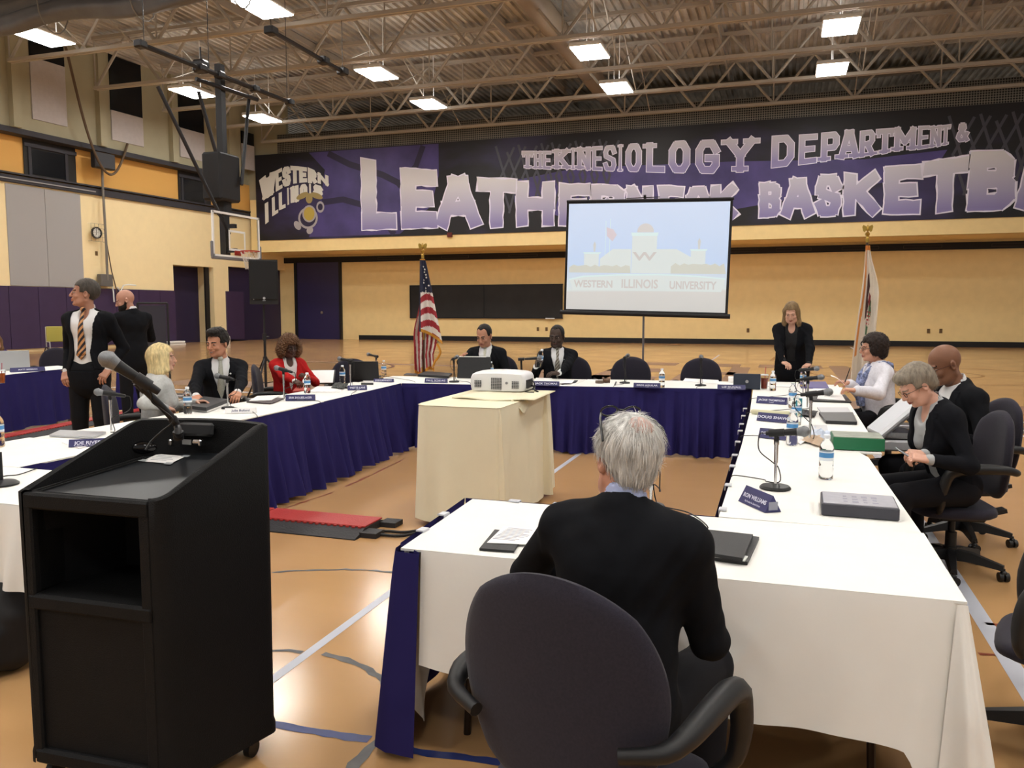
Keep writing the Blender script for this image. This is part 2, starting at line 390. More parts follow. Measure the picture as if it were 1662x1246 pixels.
# ---- block letters as strokes --------------------------------------------------
def _arc(cx, cy, rx, ry, a0, a1, k=7): return [(cx + rx * math.cos(math.radians(a0 + (a1 - a0) * i / k)), cy + ry * math.sin(math.radians(a0 + (a1 - a0) * i / k))) for i in range(k + 1)]
GL = {
 'T': [[(.5, 0), (.5, 1)], [(0, 1), (1, 1)]], 'H': [[(.1, 0), (.1, 1)], [(.9, 0), (.9, 1)], [(.1, .5), (.9, .5)]],
 'E': [[(.1, 0), (.1, 1)], [(.1, 1), (.95, 1)], [(.1, .5), (.8, .5)], [(.1, 0), (.95, 0)]], 'K': [[(.1, 0), (.1, 1)], [(.9, 1), (.15, .45)], [(.35, .6), (.95, 0)]],
 'I': [[(.5, 0), (.5, 1)]], 'N': [[(.1, 0), (.1, 1)], [(.1, 1), (.9, 0)], [(.9, 0), (.9, 1)]],
 'S': [[(.92, .8), (.78, 1), (.22, 1), (.08, .8), (.12, .6), (.85, .42), (.92, .2), (.78, 0), (.22, 0), (.08, .2)]],
 'O': [[(.1, .25), (.1, .75), (.3, 1), (.7, 1), (.9, .75), (.9, .25), (.7, 0), (.3, 0), (.1, .25)]],
 'L': [[(.15, 1), (.15, 0)], [(.15, 0), (.95, 0)]],
 'G': [[(.9, .75), (.72, 1), (.28, 1), (.1, .75), (.1, .25), (.28, 0), (.72, 0), (.9, .2), (.9, .45)], [(.55, .45), (.9, .45)]],
 'Y': [[(.08, 1), (.5, .48)], [(.92, 1), (.5, .48)], [(.5, .48), (.5, 0)]],
 'D': [[(.1, 0), (.1, 1)], [(.1, 1), (.65, 1), (.9, .75), (.9, .25), (.65, 0), (.1, 0)]],
 'P': [[(.1, 0), (.1, 1)], [(.1, 1), (.75, 1), (.9, .87), (.9, .6), (.75, .46), (.1, .46)]],
 'A': [[(.05, 0), (.42, 1)], [(.95, 0), (.58, 1)], [(.4, 1), (.6, 1)], [(.22, .32), (.78, .32)]],
 'R': [[(.1, 0), (.1, 1)], [(.1, 1), (.75, 1), (.9, .87), (.9, .62), (.75, .48), (.1, .48)], [(.5, .48), (.92, 0)]],
 'M': [[(.08, 0), (.08, 1)], [(.08, 1), (.5, .35)], [(.92, 1), (.5, .35)], [(.92, 0), (.92, 1)]],
 'C': [[(.92, .75), (.72, 1), (.28, 1), (.1, .75), (.1, .25), (.28, 0), (.72, 0), (.92, .25)]],
 'B': [[(.1, 0), (.1, 1)], [(.1, 1), (.7, 1), (.86, .88), (.86, .65), (.72, .53), (.1, .53)], [(.72, .53), (.92, .38), (.92, .14), (.74, 0), (.1, 0)]],
 'W': [[(.03, 1), (.28, 0)], [(.28, 0), (.5, .8)], [(.5, .8), (.72, 0)], [(.72, 0), (.97, 1)]],
 '&': [[(.95, 0), (.3, .75), (.35, 1), (.6, 1), (.65, .78), (.2, .42), (.1, .18), (.3, 0), (.6, 0), (.92, .4)]],
 'U': [[(.1, 1), (.1, .25), (.3, 0), (.7, 0), (.9, .25), (.9, 1)]], 'V': [[(.05, 1), (.5, 0)], [(.95, 1), (.5, 0)]],
}
SERIF = {'T': [(.5, 0), (0, .93, 1), (1, .93, 1)], 'H': [(.1, 0), (.1, 1), (.9, 0), (.9, 1)], 'K': [(.1, 0), (.1, 1), (.9, 0), (.85, 1)], 'I': [(.5, 0), (.5, 1)], 'N': [(.1, 1), (.9, 1), (.1, 0)],
         'L': [(.15, 1)], 'Y': [(.08, 1), (.92, 1), (.5, 0)], 'P': [(.1, 0)], 'A': [(.05, 0), (.95, 0)], 'R': [(.1, 0), (.92, 0)], 'M': [(.08, 0), (.92, 0)]}
def glyph_mesh(mb, ch, fmap, wu, hu, th, grow=0.0, rag=0.0, serif=False, yy=0.0, seed=0):
    """strokes of a letter in a (wu x hu) cell mapped by fmap(x,z)->(X,Z); th = stroke width, grow = outline margin"""
    rr = random.Random(seed); q = th / 2
    def P(a, c): return Vector((q + a * (wu - 2 * q), 0, q + c * (hu - 2 * q)))
    segs = []
    for pl in GL[ch]:
        pts = [P(*p) for p in pl]
        for i_, (a, b) in enumerate(zip(pts[:-1], pts[1:])):
            cl = (pts[0] - pts[-1]).length < 1e-6; segs.append((a, b, 1.0, .41 if (i_ > 0 or cl) else 1, .41 if (i_ < len(pts) - 2 or cl) else 1))
    if serif:
        for s_ in SERIF.get(ch, []):
            if len(s_) == 2:
                c = P(*s_); segs.append((c + Vector((-th * .85, 0, 0)), c + Vector((th * .85, 0, 0)), .62, 1, 1))
            else:
                c = P(s_[0], 1); segs.append((c, c + Vector((0, 0, -th * .9)), .6, 1, 1))
    for k, (a, b, f, x1_, x2_) in enumerate(segs):
        d = (b - a); L_ = d.length; d.normalize(); nn = Vector((-d.z, 0, d.x)); h = q * f + grow; e = q * f + grow
        a2 = a - d * e * x1_; b2 = b + d * e * x2_; L2 = (b2 - a2).length; n = max(2, int(L2 / .26)) if rag else max(2, int(L2 / .6)); vs = []
        for i in range(n + 1):
            p = a2.lerp(b2, i / n); j1 = rr.uniform(-rag, rag) ; j2 = rr.uniform(-rag, rag); e1 = rr.uniform(-rag, rag) * 1.6 if i in (0, n) else 0
            for sgn, j in ((1, j1), (-1, j2)):
                r_ = p + nn * sgn * (h + j) + d * (e1 * sgn); X, Zz = fmap(r_.x, r_.z); vs.append((X, yy - .00004 * k, Zz))
        mb.add(vs, [(2 * i, 2 * i + 1, 2 * i + 3, 2 * i + 2) for i in range(n)])
def letters_mat(name, top, bot, zc, zr):
    m = mat(name, top, .5); N, L, b = nodes_of(m)
    tc = N.new('ShaderNodeTexCoord'); sep = N.new('ShaderNodeSeparateXYZ'); L.new(tc.outputs['Object'], sep.inputs[0])
    mr = N.new('ShaderNodeMapRange'); mr.inputs[1].default_value = zc - zr; mr.inputs[2].default_value = zc + zr; L.new(sep.outputs[2], mr.inputs[0])
    cr = N.new('ShaderNodeValToRGB'); cr.color_ramp.elements[0].color = (*lin(bot), 1); cr.color_ramp.elements[1].color = (*lin(top), 1); cr.color_ramp.elements[0].position = .15; cr.color_ramp.elements[1].position = .75
    L.new(mr.outputs[0], cr.inputs[0]); L.new(cr.outputs[0], b.inputs['Base Color']); return m
M_lout = mat('banner_white_outline', '#e6e2f2', .5)
def word(txt, quads, parent, name, face_m, th_k, grow, rag, serif, base_y, origin=(0, 0)):
    """each letter fits the quad (x0,x1,zb0,zb1,zt0,zt1) given for it"""
    for k, (ch, (x0, x1, zb0, zb1, zt0, zt1)) in enumerate(zip(txt, quads)):
        wd = x1 - x0; hh = ((zt0 - zb0) + (zt1 - zb1)) / 2
        def fm(x, z):
            u = x / wd; v = z / hh; zb = zb0 + (zb1 - zb0) * u; zt = zt0 + (zt1 - zt0) * u
            return x0 + x - BX0 + v * .0, BZ(zb + (zt - zb) * v)
        th = th_k * min(hh, wd * 1.35)
        for gr, mm, yy, nm in ((grow, M_lout, base_y, 'letter_outline'), (0, face_m, base_y - .002, 'letter')):
            mb = MB(); glyph_mesh(mb, ch, fm, wd, hh, th, gr, rag, serif, yy, seed=k * 7 + len(txt)); mb.build(nm, mm, parent, smooth=0)
def px_quads(items):
    """letter corners read off the photo on the banner's plane: (xl, xr, top_left, top_right, bottom_left, bottom_right)"""
    out = []
    for (a, b, t0, t1, b0, b1) in items:
        P = [aty(a, b0, UY), aty(b, b1, UY), aty(a, t0, UY), aty(b, t1, UY)]
        out.append((P[0].x, P[1].x, P[0].z, P[1].z, P[2].z, P[3].z))
    return out
M_big = letters_mat('big_letter_print', '#d9d7db', '#8a82b4', 1.6, 1.7)
M_small = letters_mat('small_letter_print', '#d4d1d6', '#8f86b6', 3.3, 1.0)
word('LEATHERNECK', px_quads([(583, 646, 258, 262, 373, 371), (649, 712, 273, 277, 371, 369), (707, 783, 288, 285, 369, 368), (776, 838, 288, 292, 370, 368), (834, 905, 295, 296, 367, 366), (905, 960, 299, 299, 366, 365),
     (955, 1018, 300, 301, 365, 364), (1015, 1062, 303, 303, 364, 363), (1066, 1110, 302, 303, 363, 362), (1112, 1152, 303, 303, 362, 361), (1150, 1198, 302, 300, 362, 353)]), BT, 'big', M_big, .27, .055, .032, False, -.03)
word('BASKETBALL', px_quads([(1230, 1268, 298, 296, 353, 352), (1266, 1322, 292, 290, 352, 350), (1320, 1366, 286, 283, 352, 350), (1364, 1428, 283, 280, 350, 347), (1430, 1494, 272, 268, 347, 346), (1496, 1568, 264, 254, 345, 343),
     (1564, 1650, 248, 244, 342, 340), (1645, 1725, 238, 232, 341, 338), (1728, 1790, 230, 226, 338, 335), (1792, 1850, 224, 220, 335, 332)]), BT, 'big', M_big, .27, .055, .032, False, -.03)
word('THE', px_quads([(848, 866, 246, 246, 273, 274), (867, 880, 246, 246, 274, 274), (881, 895, 246, 246, 274, 275)]), BT, 'small', M_small, .2, .03, 0, True, -.03)
word('KINESIOLOGY', px_quads([(899, 925, 243, 242, 274, 275), (926, 935, 241, 241, 275, 275), (936, 960, 240, 239, 275, 276), (961, 978, 239, 238, 276, 277), (979, 1001, 238, 236, 277, 278), (1001, 1013, 236, 235, 278, 278),
     (1014, 1043, 235, 233, 278, 279), (1046, 1080, 233, 231, 279, 280), (1083, 1122, 231, 228, 280, 281), (1126, 1170, 229, 227, 281, 282), (1174, 1228, 226, 223, 280, 279)]), BT, 'small', M_small, .2, .03, 0, True, -.03)
word('DEPARTMENT', px_quads([(1249, 1291, 222, 219, 273, 268), (1294, 1326, 220, 218, 268, 264), (1330, 1363, 217, 214, 263, 260), (1360, 1394, 213, 211, 259, 256), (1393, 1420, 214, 211, 256, 252), (1421, 1450, 211, 209, 252, 247),
     (1449, 1487, 208, 207, 246, 243), (1488, 1507, 206, 205, 243, 240), (1508, 1527, 206, 204, 240, 237), (1526, 1541, 205, 203, 237, 234)]), BT, 'small', M_small, .2, .03, 0, True, -.03)
word('&', px_quads([(1550, 1572, 201, 200, 231, 229)]), BT, 'small', M_small, .2, .03, 0, False, -.03)
M_logo = mat('logo_white_print', '#dedcd4', .5)
def arcw(txt, spans):
    for k, (ch, q) in enumerate(zip(txt, spans)):
        wd = q[1] - q[0]; hh = ((q[4] - q[2]) + (q[5] - q[3])) / 2
        def fm(x, z):
            u = x / wd; v = z / hh; zb = q[2] + (q[3] - q[2]) * u; zt = q[4] + (q[5] - q[4]) * u; return q[0] + x - BX0, BZ(zb + (zt - zb) * v)
        mb = MB(); glyph_mesh(mb, ch, fm, wd, hh, .36 * min(hh, wd * 1.2), 0, 0, False, -.03, seed=k); mb.build('logo_letter', M_logo, BT, smooth=0)
arcw('WESTERN', px_quads([(423, 450, 291, 276, 328, 312), (448, 460, 278, 272, 312, 305), (459, 474, 272, 269, 304, 301), (473, 487, 269, 270, 299, 297), (486, 500, 270, 272, 297, 296), (500, 516, 271, 278, 297, 298), (515, 536, 279, 286, 297, 303)]))
arcw('ILLINOIS', px_quads([(428, 441, 333, 325, 367, 357), (442, 453, 322, 316, 352, 345), (453, 465, 314, 309, 342, 337), (466, 472, 306, 304, 334, 331), (472, 487, 304, 300, 330, 327), (487, 501, 300, 298, 322, 318), (501, 508, 298, 298, 316, 316), (509, 526, 298, 303, 317, 320)]))
def emblem():
    def e(u, v, ru, rv, m, yy, nm, n=24, rot=0):
        c = aty(u, v, UY); mb = MB(); s = 36.9 / FPX * 1.02
        vs = [(c.x - BX0 + (ru * math.cos(a) * math.cos(rot) - rv * math.sin(a) * math.sin(rot)) * s, yy, BZ(c.z) + (ru * math.cos(a) * math.sin(rot) + rv * math.sin(a) * math.cos(rot)) * s) for a in [2 * PI * i / n for i in range(n)]]
        mb.add(vs, [tuple(range(n))]); mb.build(nm, m, BT, smooth=0)
    g = mat('emblem_grey_print', '#a9a3a6', .5); gd = mat('emblem_gold_print', '#b9a14c', .5); tn = mat('emblem_tan_print', '#a08d5c', .5); dk = MATS['banner_dark_print']
    e(501, 354, 20, 19, g, -.036, 'emblem_rope'); e(501, 354, 16, 15, dk, -.038, 'emblem_ring'); e(503, 347, 14, 15, g, -.040, 'emblem_disc'); e(503, 347, 11, 12, gd, -.042, 'emblem_globe')
    e(521, 336, 8, 10, g, -.036, 'emblem_anchor'); e(521, 336, 5, 6, dk, -.038, 'emblem_ring')
    e(492, 318, 13, 5, tn, -.040, 'emblem_wing', rot=.35); e(515, 318, 13, 5, tn, -.040, 'emblem_wing', rot=-.35); e(503, 322, 7, 9, tn, -.041, 'emblem_eagle')
    e(504, 374, 7, 6, g, -.037, 'emblem_rope', rot=.6); e(484, 366, 6, 9, g, -.037, 'emblem_rope', rot=.7)
emblem()
b = MB().box((0, 0, 0), (.25, .12, .22), bev=.02); c = aty(730, 381, UY - .08); o = b.build('fire_alarm', mat('dark_red_plastic', '#5c1c18', .4)); o.location = c; tag(o, 'small dark red alarm box under the banner', 'alarm')

# left wall -----------------------------------------------------------
LA, LB = Vector((-28.2, 14.0, 0)), Vector((-26.5, 39.6, 0))
Ld = (LB - LA).normalized(); Ln = Vector((Ld.y, -Ld.x, 0)); Lrz = math.atan2(Ld.y, Ld.x)
def onleft(u, v):
    d = Vector(_ray(u, v)); o = Vector((0, 0, EYE)); t = (LA - o).dot(Ln) / d.dot(Ln); p = o + d * t; return (p - LA).dot(Ld), p.z
def lbox(mb, s0, s1, z0, z1, d0, d1, mi=0):
    c = LA + Ld * ((s0 + s1) / 2) + Ln * ((d0 + d1) / 2) + Vector((0, 0, (z0 + z1) / 2)); return mb.box(c, (s1 - s0, abs(d1 - d0), z1 - z0), mi, rz=Lrz)
SE = (LB - LA).length
sd0 = onleft(283, 490)[0]; sd1 = onleft(348, 490)[0]; sp1 = onleft(372, 490)[0]; s0_ = -14
zdoor = onleft(290, 430)[1]
wl = MB()
lbox(wl, s0_, sd0, 0, 6.5, 0, -.4); lbox(wl, sd0, sd1, zdoor, 6.5, 0, -.4); lbox(wl, sd1, sp1, 0, 6.5, 0, -.4); lbox(wl, sp1, SE, zdoor + .1, 6.5, 0, -.4); lbox(wl, sd0 - 1, SE, 0, 6.4, -1.3, -1.5)
lbox(wl, sd0 - .05, sd0, 0, zdoor, -.4, -1.3); lbox(wl, sd1, sd1 + .05, 0, zdoor, -.4, -1.3)
struct('wall_left', wl, M_sidecream, smooth=0)
lbox(b := MB(), s0_, SE, 6.5, 8.1, -.02, -.45); struct('wall_left_band', b, M_orange, smooth=0)
b = MB(); lbox(b, sd0, sd1, 0, zdoor, -1.0, -1.12); struct('door_1', b, M_padd, smooth=0)
b = MB(); lbox(b, sp1, SE, 0, zdoor + .1, -.35, -.45); struct('door_2', b, M_padd, smooth=0)
b = MB(); lbox(b, sd1 - .35, sd1 - .1, 0, zdoor, -.2, -.3); struct('trim_2', b, M_black, smooth=0)
# purple pads
s = s0_
while s < sd0 - .01:
    e_ = min(s + 1.22, sd0); b = MB(); lbox(b, s + .01, e_ - .01, .12, 2.5, .0, .07); struct('trim_pad', b, M_pad, smooth=0); s = e_
b = MB(); lbox(b, sp1 - .25, sp1 + 1.0, .1, 2.55, .0, .07); struct('trim_pad', b, M_pad, smooth=0)
# grey panel, dark trims
g0, g1 = onleft(12, 380)[0], onleft(132, 380)[0]
b = MB(); lbox(b, g0, (g0 + g1) / 2 - .01, 2.52, 6.3, .0, .03); lbox(b, (g0 + g1) / 2 + .01, g1, 2.52, 6.3, .0, .03); struct('trim_panel', b, M_grey, smooth=0)
b = MB(); lbox(b, s0_, SE, 6.36, 6.62, 0, .14); lbox(b, s0_, SE, 6.66, 6.72, 0, .22); struct('trim_3', b, M_trim, smooth=0)
b = MB(); lbox(b, s0_, onleft(150, 300)[0], 6.46, 6.5, .12, .18); struct('trim_4', b, M_grey, smooth=0)
# lightwell windows in the orange band
for k, (ua, ub, v0) in enumerate(((38, 122, 262), (289, 341, 305))):
    sa, sb = onleft(ua, v0)[0], onleft(ub, v0)[0]
    b = MB(); lbox(b, sa, sb, 6.72, 8.1, -.0, .03, 0); f = struct('window_%d' % (k + 1), b, mat('dark_window_recess', '#26231f', .7), smooth=0)
    b = MB(); lbox(b, sa + .12 * (sb - sa), sb - .2 * (sb - sa), 6.8, 7.75, .03, .05); b.build('window_glass', M_dglass, f, smooth=0)
    b = MB()
    for q in (.1, .8): lbox(b, sa + q * (sb - sa) - .06, sa + q * (sb - sa) + .06, 6.74, 7.9, .03, .08)
    lbox(b, sa, sb, 7.8, 7.95, .03, .1); b.build('window_frame', M_trim, f, smooth=0)
# upper wall leaning into the hall
b = MB(); lbox(b, s0_, SE - 3.9, 8.1, 8.3, -.1, .55); struct('trim_5', b, M_trim, smooth=0)
b = MB(); lbox(b, s0_, SE - 3.9, 8.3, 12.6, -.1, .45); lbox(b, SE - 4, SE, 8.1, 12.6, -.5, -.1)
for (u, v) in ((8, 200), (148, 200), (265, 200), (358, 230)):
    s = onleft(u, v)[0]; lbox(b, s - .16, s + .16, 8.3, 12.4, .45, .7)
struct('wall_left_upper', b, M_upper, smooth=0)
def upper(u, v):
    d = Vector(_ray(u, v)); o = Vector((0, 0, EYE)); t = (LA + Ln * .48 - o).dot(Ln) / d.dot(Ln); p = o + d * t; return (p - LA).dot(Ld), p.z
for k, (ua, ub, vt, vm, vb) in enumerate(((48, 104, 60, 100, 198), (180, 231, 95, 185, 232), (291, 331, 150, 212, 258), (392, 412, 215, 235, 275))):
    sa, sb = upper(ua, vm)[0], upper(ub, vm)[0]; um = (ua + ub) / 2; zt, zm, zb = upper(um, vt)[1], upper(um, vm)[1], upper(um, vb)[1]
    b = MB(); lbox(b, sa, sb, zb, zm, .45, .5); struct('trim_acoustic', b, M_acou, smooth=0)
    b = MB(); lbox(b, sa, sb, zm, min(zt, 12.3), .45, .49); struct('window_%d' % (k + 3), b, M_dglass, smooth=0)

# pipes, cables, boxes, clock on the left wall
def lp(u, v, off=.1):
    s, z = onleft(u, v); p = LA + Ld * s + Ln * off; return Vector((p.x, p.y, z))
M_con = mat('grey_conduit', '#77726a', .5)
o = MB().tube([lp(u, v, .3) for u, v in ((157, 262), (158, 300), (161, 350), (164, 400), (166, 455))], .05).build('conduit', M_con); tag(o, 'grey conduit dropping down the cream wall beside the clock', 'conduit')
o = MB().tube([lp(u, v, .25) for u, v in ((162, 372), (167, 400), (174, 440), (182, 470), (184, 492))], .022).build('cable', mat('brown_cable', '#5a4634', .6)); tag(o, 'thin brown cable hanging beside the conduit near the clock', 'cable')
o = MB().tube([lp(u, v, .22) for u, v in ((175, 455), (178, 475), (179, 490))], .025).build('cable', M_white); tag(o, 'white cable looping down over the purple pad', 'cable')
o = MB().box((0, 0, 0), (1.0, .3, .65), bev=.04).build('speaker_box', mat('dark_grey_plastic', '#2b2b2f', .5)); o.location = lp(150, 263, .6); o.rotation_euler = (0, 0, Lrz); tag(o, 'dark grey speaker box high on the orange band above the clock', 'speaker')
o = MB().box((0, 0, 0), (.6, .25, .5), bev=.02).build('junction_box', mat('grey_metal_box', '#6d6b68', .5, metal=.3)); o.location = lp(165, 455, .2); o.rotation_euler = (0, 0, Lrz); tag(o, 'grey junction box on top of the purple pads behind the standing man', 'box')
o = MB().tube([lp(u, v, .3) for u, v in ((182, 466), (187, 473), (192, 463), (200, 462), (212, 463))], .03).build('pipe', M_white); tag(o, 'white bent pipe on top of the purple pads', 'pipe')
def clock():
    c = lp(151, 378, .12); t = empty('wall_clock', c, Lrz, 'round black rimmed wall clock behind a wire guard', 'clock')
    R = Matrix.Rotation(PI / 2, 3, 'X')
    MB().lathe([(0, 0), (.2, 0), (.2, .03), (0, .03)], 28, R=R, c=(0, -.05, 0)).build('face', mat('clock_face', '#e9e7df', .5), t)
    MB().lathe([(.19, -.02), (.24, -.02), (.24, .07), (.2, .07), (.19, .02)], 28, R=R, c=(0, -.05, 0)).build('rim', M_blackmetal, t)
    h = MB(); 
    for a, L_ in ((math.radians(200), .1), (math.radians(-8), .15)): h.box((math.sin(a) * L_ / 2, -.09, math.cos(a) * L_ / 2), (.02, .006, L_), M=Matrix.Rotation(a, 3, 'Y'))
    h.build('hands', M_blackmetal, t)
    tk = MB()
    for i in range(12): a = i * PI / 6; tk.box((math.sin(a) * .165, -.085, math.cos(a) * .165), (.014, .004, .04), M=Matrix.Rotation(a, 3, 'Y'))
    tk.build('hour_marks', M_blackmetal, t)
    g = MB()
    for i in range(5):
        q = -.36 + i * .18; g.box((q, -.2, 0), (.008, .008, .72)); g.box((0, -.2, q), (.72, .008, .008))
    for sx in (-.36, .36):
        for sz in (-.36, .36): g.box((sx, -.1, sz), (.008, .2, .008))
    g.build('wire_guard', M_con, t)
clock()
for (u, v) in ((156, 411),): o = MB().box((0, 0, 0), (.12, .03, .18), bev=.01).build('wall_outlet', mat('brown_plate', '#6b5232', .6)); o.location = lp(u, v, .02); o.rotation_euler = (0, 0, Lrz); tag(o, 'small brown plate on the cream wall below the clock', 'outlet')
_c = [lp(58, 75, 1.5), lp(85, 130, 1.2), lp(102, 200, 1.0), lp(125, 265, .9), lp(146, 298, .8), (lp(160, 303, .8)), lp(172, 286, .7), lp(190, 235, .6)]
o = MB().tube([sum((q * math.comb(7, i) * t_ ** i * (1 - t_) ** (7 - i) for i, q in enumerate(_c)), Vector()).lerp(_c[min(7, round(t_ * 7))], .55) if False else sum((q * math.comb(7, i) * t_ ** i * (1 - t_) ** (7 - i) for i, q in enumerate(_c)), Vector()) for t_ in [j / 24 for j in range(25)]], .05).build('rope', mat('brown_rope', '#5c4a38', .7)); tag(o, 'brown climbing rope swagged up from the side wall to the ceiling', 'rope')

# outlets on the back wall
for (u, v) in ((873, 534), (887, 534), (1214, 536), (1507, 537), (1527, 537)):
    c = aty(u, v, FY - .02); o = MB().box((0, 0, 0), (.12, .03, .19), bev=.01).build('wall_outlet', MATS['brown_plate']); o.location = c
    tag(o, {873: 'brown wall plate left of the pair behind the man drinking', 887: 'dark wall plate right of the pair behind the man drinking', 1214: 'single brown wall plate left of the standing woman', 1507: 'brown wall plate, left of the pair at far right', 1527: 'dark wall plate, right of the pair at far right'}[u], 'outlet')
# chalkboard
def chalk():
    a, b_ = aty(667, 464, FY), aty(913, 516, FY); cx, cz = (a.x + b_.x) / 2, (a.z + b_.z) / 2; W, H_ = b_.x - a.x, a.z - b_.z
    t = empty('chalkboard', (cx, FY - .06, cz), 0, 'wide black chalkboard in two panels on the back wall', 'chalkboard')
    m = mat('chalkboard_slate', '#232324', .7, noise=.25, nscale=1.2)
    for s in (-1, 1): MB().box((s * W / 4, 0, 0), (W / 2 - .02, .06, H_ - .06)).build('panel', m, t, smooth=0)
    f = MB()
    for z in (-H_ / 2, H_ / 2): f.box((0, -.02, z), (W + .06, .08, .06))
    for x in (-W / 2, 0, W / 2): f.box((x, -.03, 0), (.05 if x else .03, .07, H_))
    f.build('frame', MATS['black_rubber_trim'], t, smooth=0)
    MB().box((W / 2 - .6, -.12, -H_ / 2 - .02), (.45, .1, .05)).build('eraser_tray', M_white, t, smooth=0)
chalk()
# purple doors of the back wall
def wdoor():
    a, b_ = aty(484, 430, FY), aty(554, 548, FY); x0, x1 = a.x, b_.x
    d = struct('door_3', MB().box(((x0 + x1) / 2, FY - .08, 2.1), (x1 - x0, .12, 4.2)), mat('blue_purple_door_paint', '#2c2650', .45), smooth=0)
    MB().box((x0 - .08, FY - .1, 2.1), (.16, .2, 4.2)).box((x1 + .06, FY - .1, 2.1), (.1, .2, 4.2)).build('door_frame', M_black, d, smooth=0)
    c = aty(523, 507, FY - .16); MB().cyl((c.x, c.y, c.z), (c.x, c.y - .06, c.z), .08).build('door_handle', mat('chrome', '#cfcfcf', .2, metal=1), d)
wdoor()

# ceiling ---------------------------------------------------------------
def deck():
    m = MB(); x0, x1, y0, y1 = -30, 18, -12, 47; per = .3; nx = int((x1 - x0) / per); vs = []
    for i in range(nx):
        x = x0 + i * per
        for dx, dz in ((0, 0), (.08, 0), (.11, .09), (.24, .09), (.27, 0)): vs.append((x + dx, dz))
    vs.append((x1, 0)); P = []
    for y in (y0, y1): P += [(x, y, 12.15 + z) for x, z in vs]
    n = len(vs); m.add(P, [(i, i + 1, n + i + 1, n + i) for i in range(n - 1)])
    o = struct('ceiling', m, M_deck, smooth=0); solid(o, .03, 1)
deck()
JOIST_Y = [36.2, 32.7, 29.25, 25.6, 21.9, 18.2, 14.5, 10.8]
def joist(y, label):
    t = empty('roof_joist', (-5, y, 10.1), 0, label, 'joist', 'steel roof joists')
    x0, x1 = -26.2 + 5 + .8, 17 + 5; H_ = 1.85
    b = MB()
    for dy in (-.07, .07): b.box(((x0 + x1) / 2, dy, 0), (x1 - x0, .09, .11))
    b.build('bottom_chord', M_steel, t, smooth=0)
    b = MB()
    for dy in (-.07, .07): b.box(((x0 + x1) / 2, dy, H_), (x1 - x0, .09, .12))
    b.build('top_chord', M_steel, t, smooth=0)
    b = MB(); per = 3.1; n = int((x1 - x0) / per)
    for i in range(n + 1):
        x = x0 + i * per
        b.cyl((x, 0, 0), (x + per / 2, 0, H_), .058, n=6); b.cyl((x + per / 2, 0, H_), (x + per, 0, 0), .058, n=6)
        if i % 2 == 0: b.cyl((x, 0, 0), (x, 0, H_), .03, n=6)
    b.build('web', M_steel, t)
for k, y in enumerate(JOIST_Y):
    joist(y, ['tan steel truss joist nearest the banner screen', 'tan steel truss joist, second out from the banner screen', 'tan steel truss joist, third out from the banner screen', 'tan steel truss joist, fourth out from the banner screen', 'tan steel truss joist, fifth out from the banner screen',
              'tan steel truss joist over the basketball hoop', 'tan steel truss joist nearer than the basketball hoop', 'nearest tan steel truss joist above the frame'][k])
# cross beams and bridging running away from the camera
for k, x in enumerate((-18, -10, -2.5, 5.5)):
    o = MB().box((x, 17, 12.0), (.22, 56, .2)).box((x, 17, 11.8), (.06, 56, .25)).build('roof_beam', M_steel, smooth=0)
    tag(o, ['tan roof purlin over the hoop side', 'tan roof purlin left of the round duct', 'tan roof purlin right of the round duct', 'tan roof purlin at the far right'][k], 'beam')
for x in (-22, -14.5, -5.7, 2.5, 10):
    b = MB()
    for a, c_ in zip(JOIST_Y[:-1], JOIST_Y[1:]): b.cyl((x, a, 10.15), (x, c_, 11.9), .025, n=5); b.cyl((x, a, 11.9), (x, c_, 10.15), .025, n=5)
    o = b.build('joist_bridging', M_steel); tag(o, 'thin crossed steel bridging rods between the joists, ' + {-22: 'nearest the left wall', -14.5: 'above the second column of lights', -5.7: 'above the third column of lights', 2.5: 'right of the rightmost lights', 10: 'beyond the right edge'}[x], 'bridging')

# high-bay lights ---------------------------------------------------------
M_em = mat('light_diffuser', (1.0, .965, .90), .5)
nn_ = M_em.node_tree.nodes['Principled BSDF']; nn_.inputs['Emission Color'].default_value = (1.0, .975, .93, 1); nn_.inputs['Emission Strength'].default_value = LIGHT_W
lt = empty('ceiling_light', (0, 0, LIGHT_Z))
MB().box((0, 0, 0), (.98, 1.45, .02)).build('diffuser', M_em, lt, smooth=0)
MB().box((0, 0, .08), (1.06, 1.55, .13), bev=.03).build('housing', mat('white_light_housing', '#cfcdc8', .5), lt, smooth=0)
M_deckfill = mat('added_deck_fill', (1, .97, .93), .5, emit=7.0)  # glowing sheet added on each housing to brighten the deck and upper walls
MB().box((0, 0, .15), (.7, 1.15, .012)).build('added_fill_sheet', M_deckfill, lt, smooth=0)
MB().cyl((0, .5, .1), (0, .5, 2.1), .015, n=6).cyl((0, -.5, .1), (0, -.5, 2.1), .015, n=6).build('hanger', M_white, lt)
cols = ['leftmost column', 'second column from the left', 'third column from the left', 'rightmost column']; rows = ['far row', 'middle row', 'nearest row in view']
n = 0
for y in (31.3, 26.8, 20.1, 12.5, 6.0, 0.0, -6.0):
    for k, x in enumerate((-21.9, -13.95, -6.2, 1.4, 9.0)):
        if y == 20.1 and k > 3 or y == 31.3 and k > 3 or y == 26.8 and k > 3: continue
        o = lt if n == 0 else copy_tree(lt); n += 1; o.location = (x, y, LIGHT_Z); r_ = {31.3: 0, 26.8: 1, 20.1: 2}.get(y)
        if r_ is not None: tag(o, 'bright white high-bay light, %s, %s' % (cols[k], rows[r_]), 'ceiling light', 'high-bay lights under the joists')
        else: tag(o, 'bright white high-bay light overhead, nearer than the frame shows', 'ceiling light', 'high-bay lights overhead out of the frame')

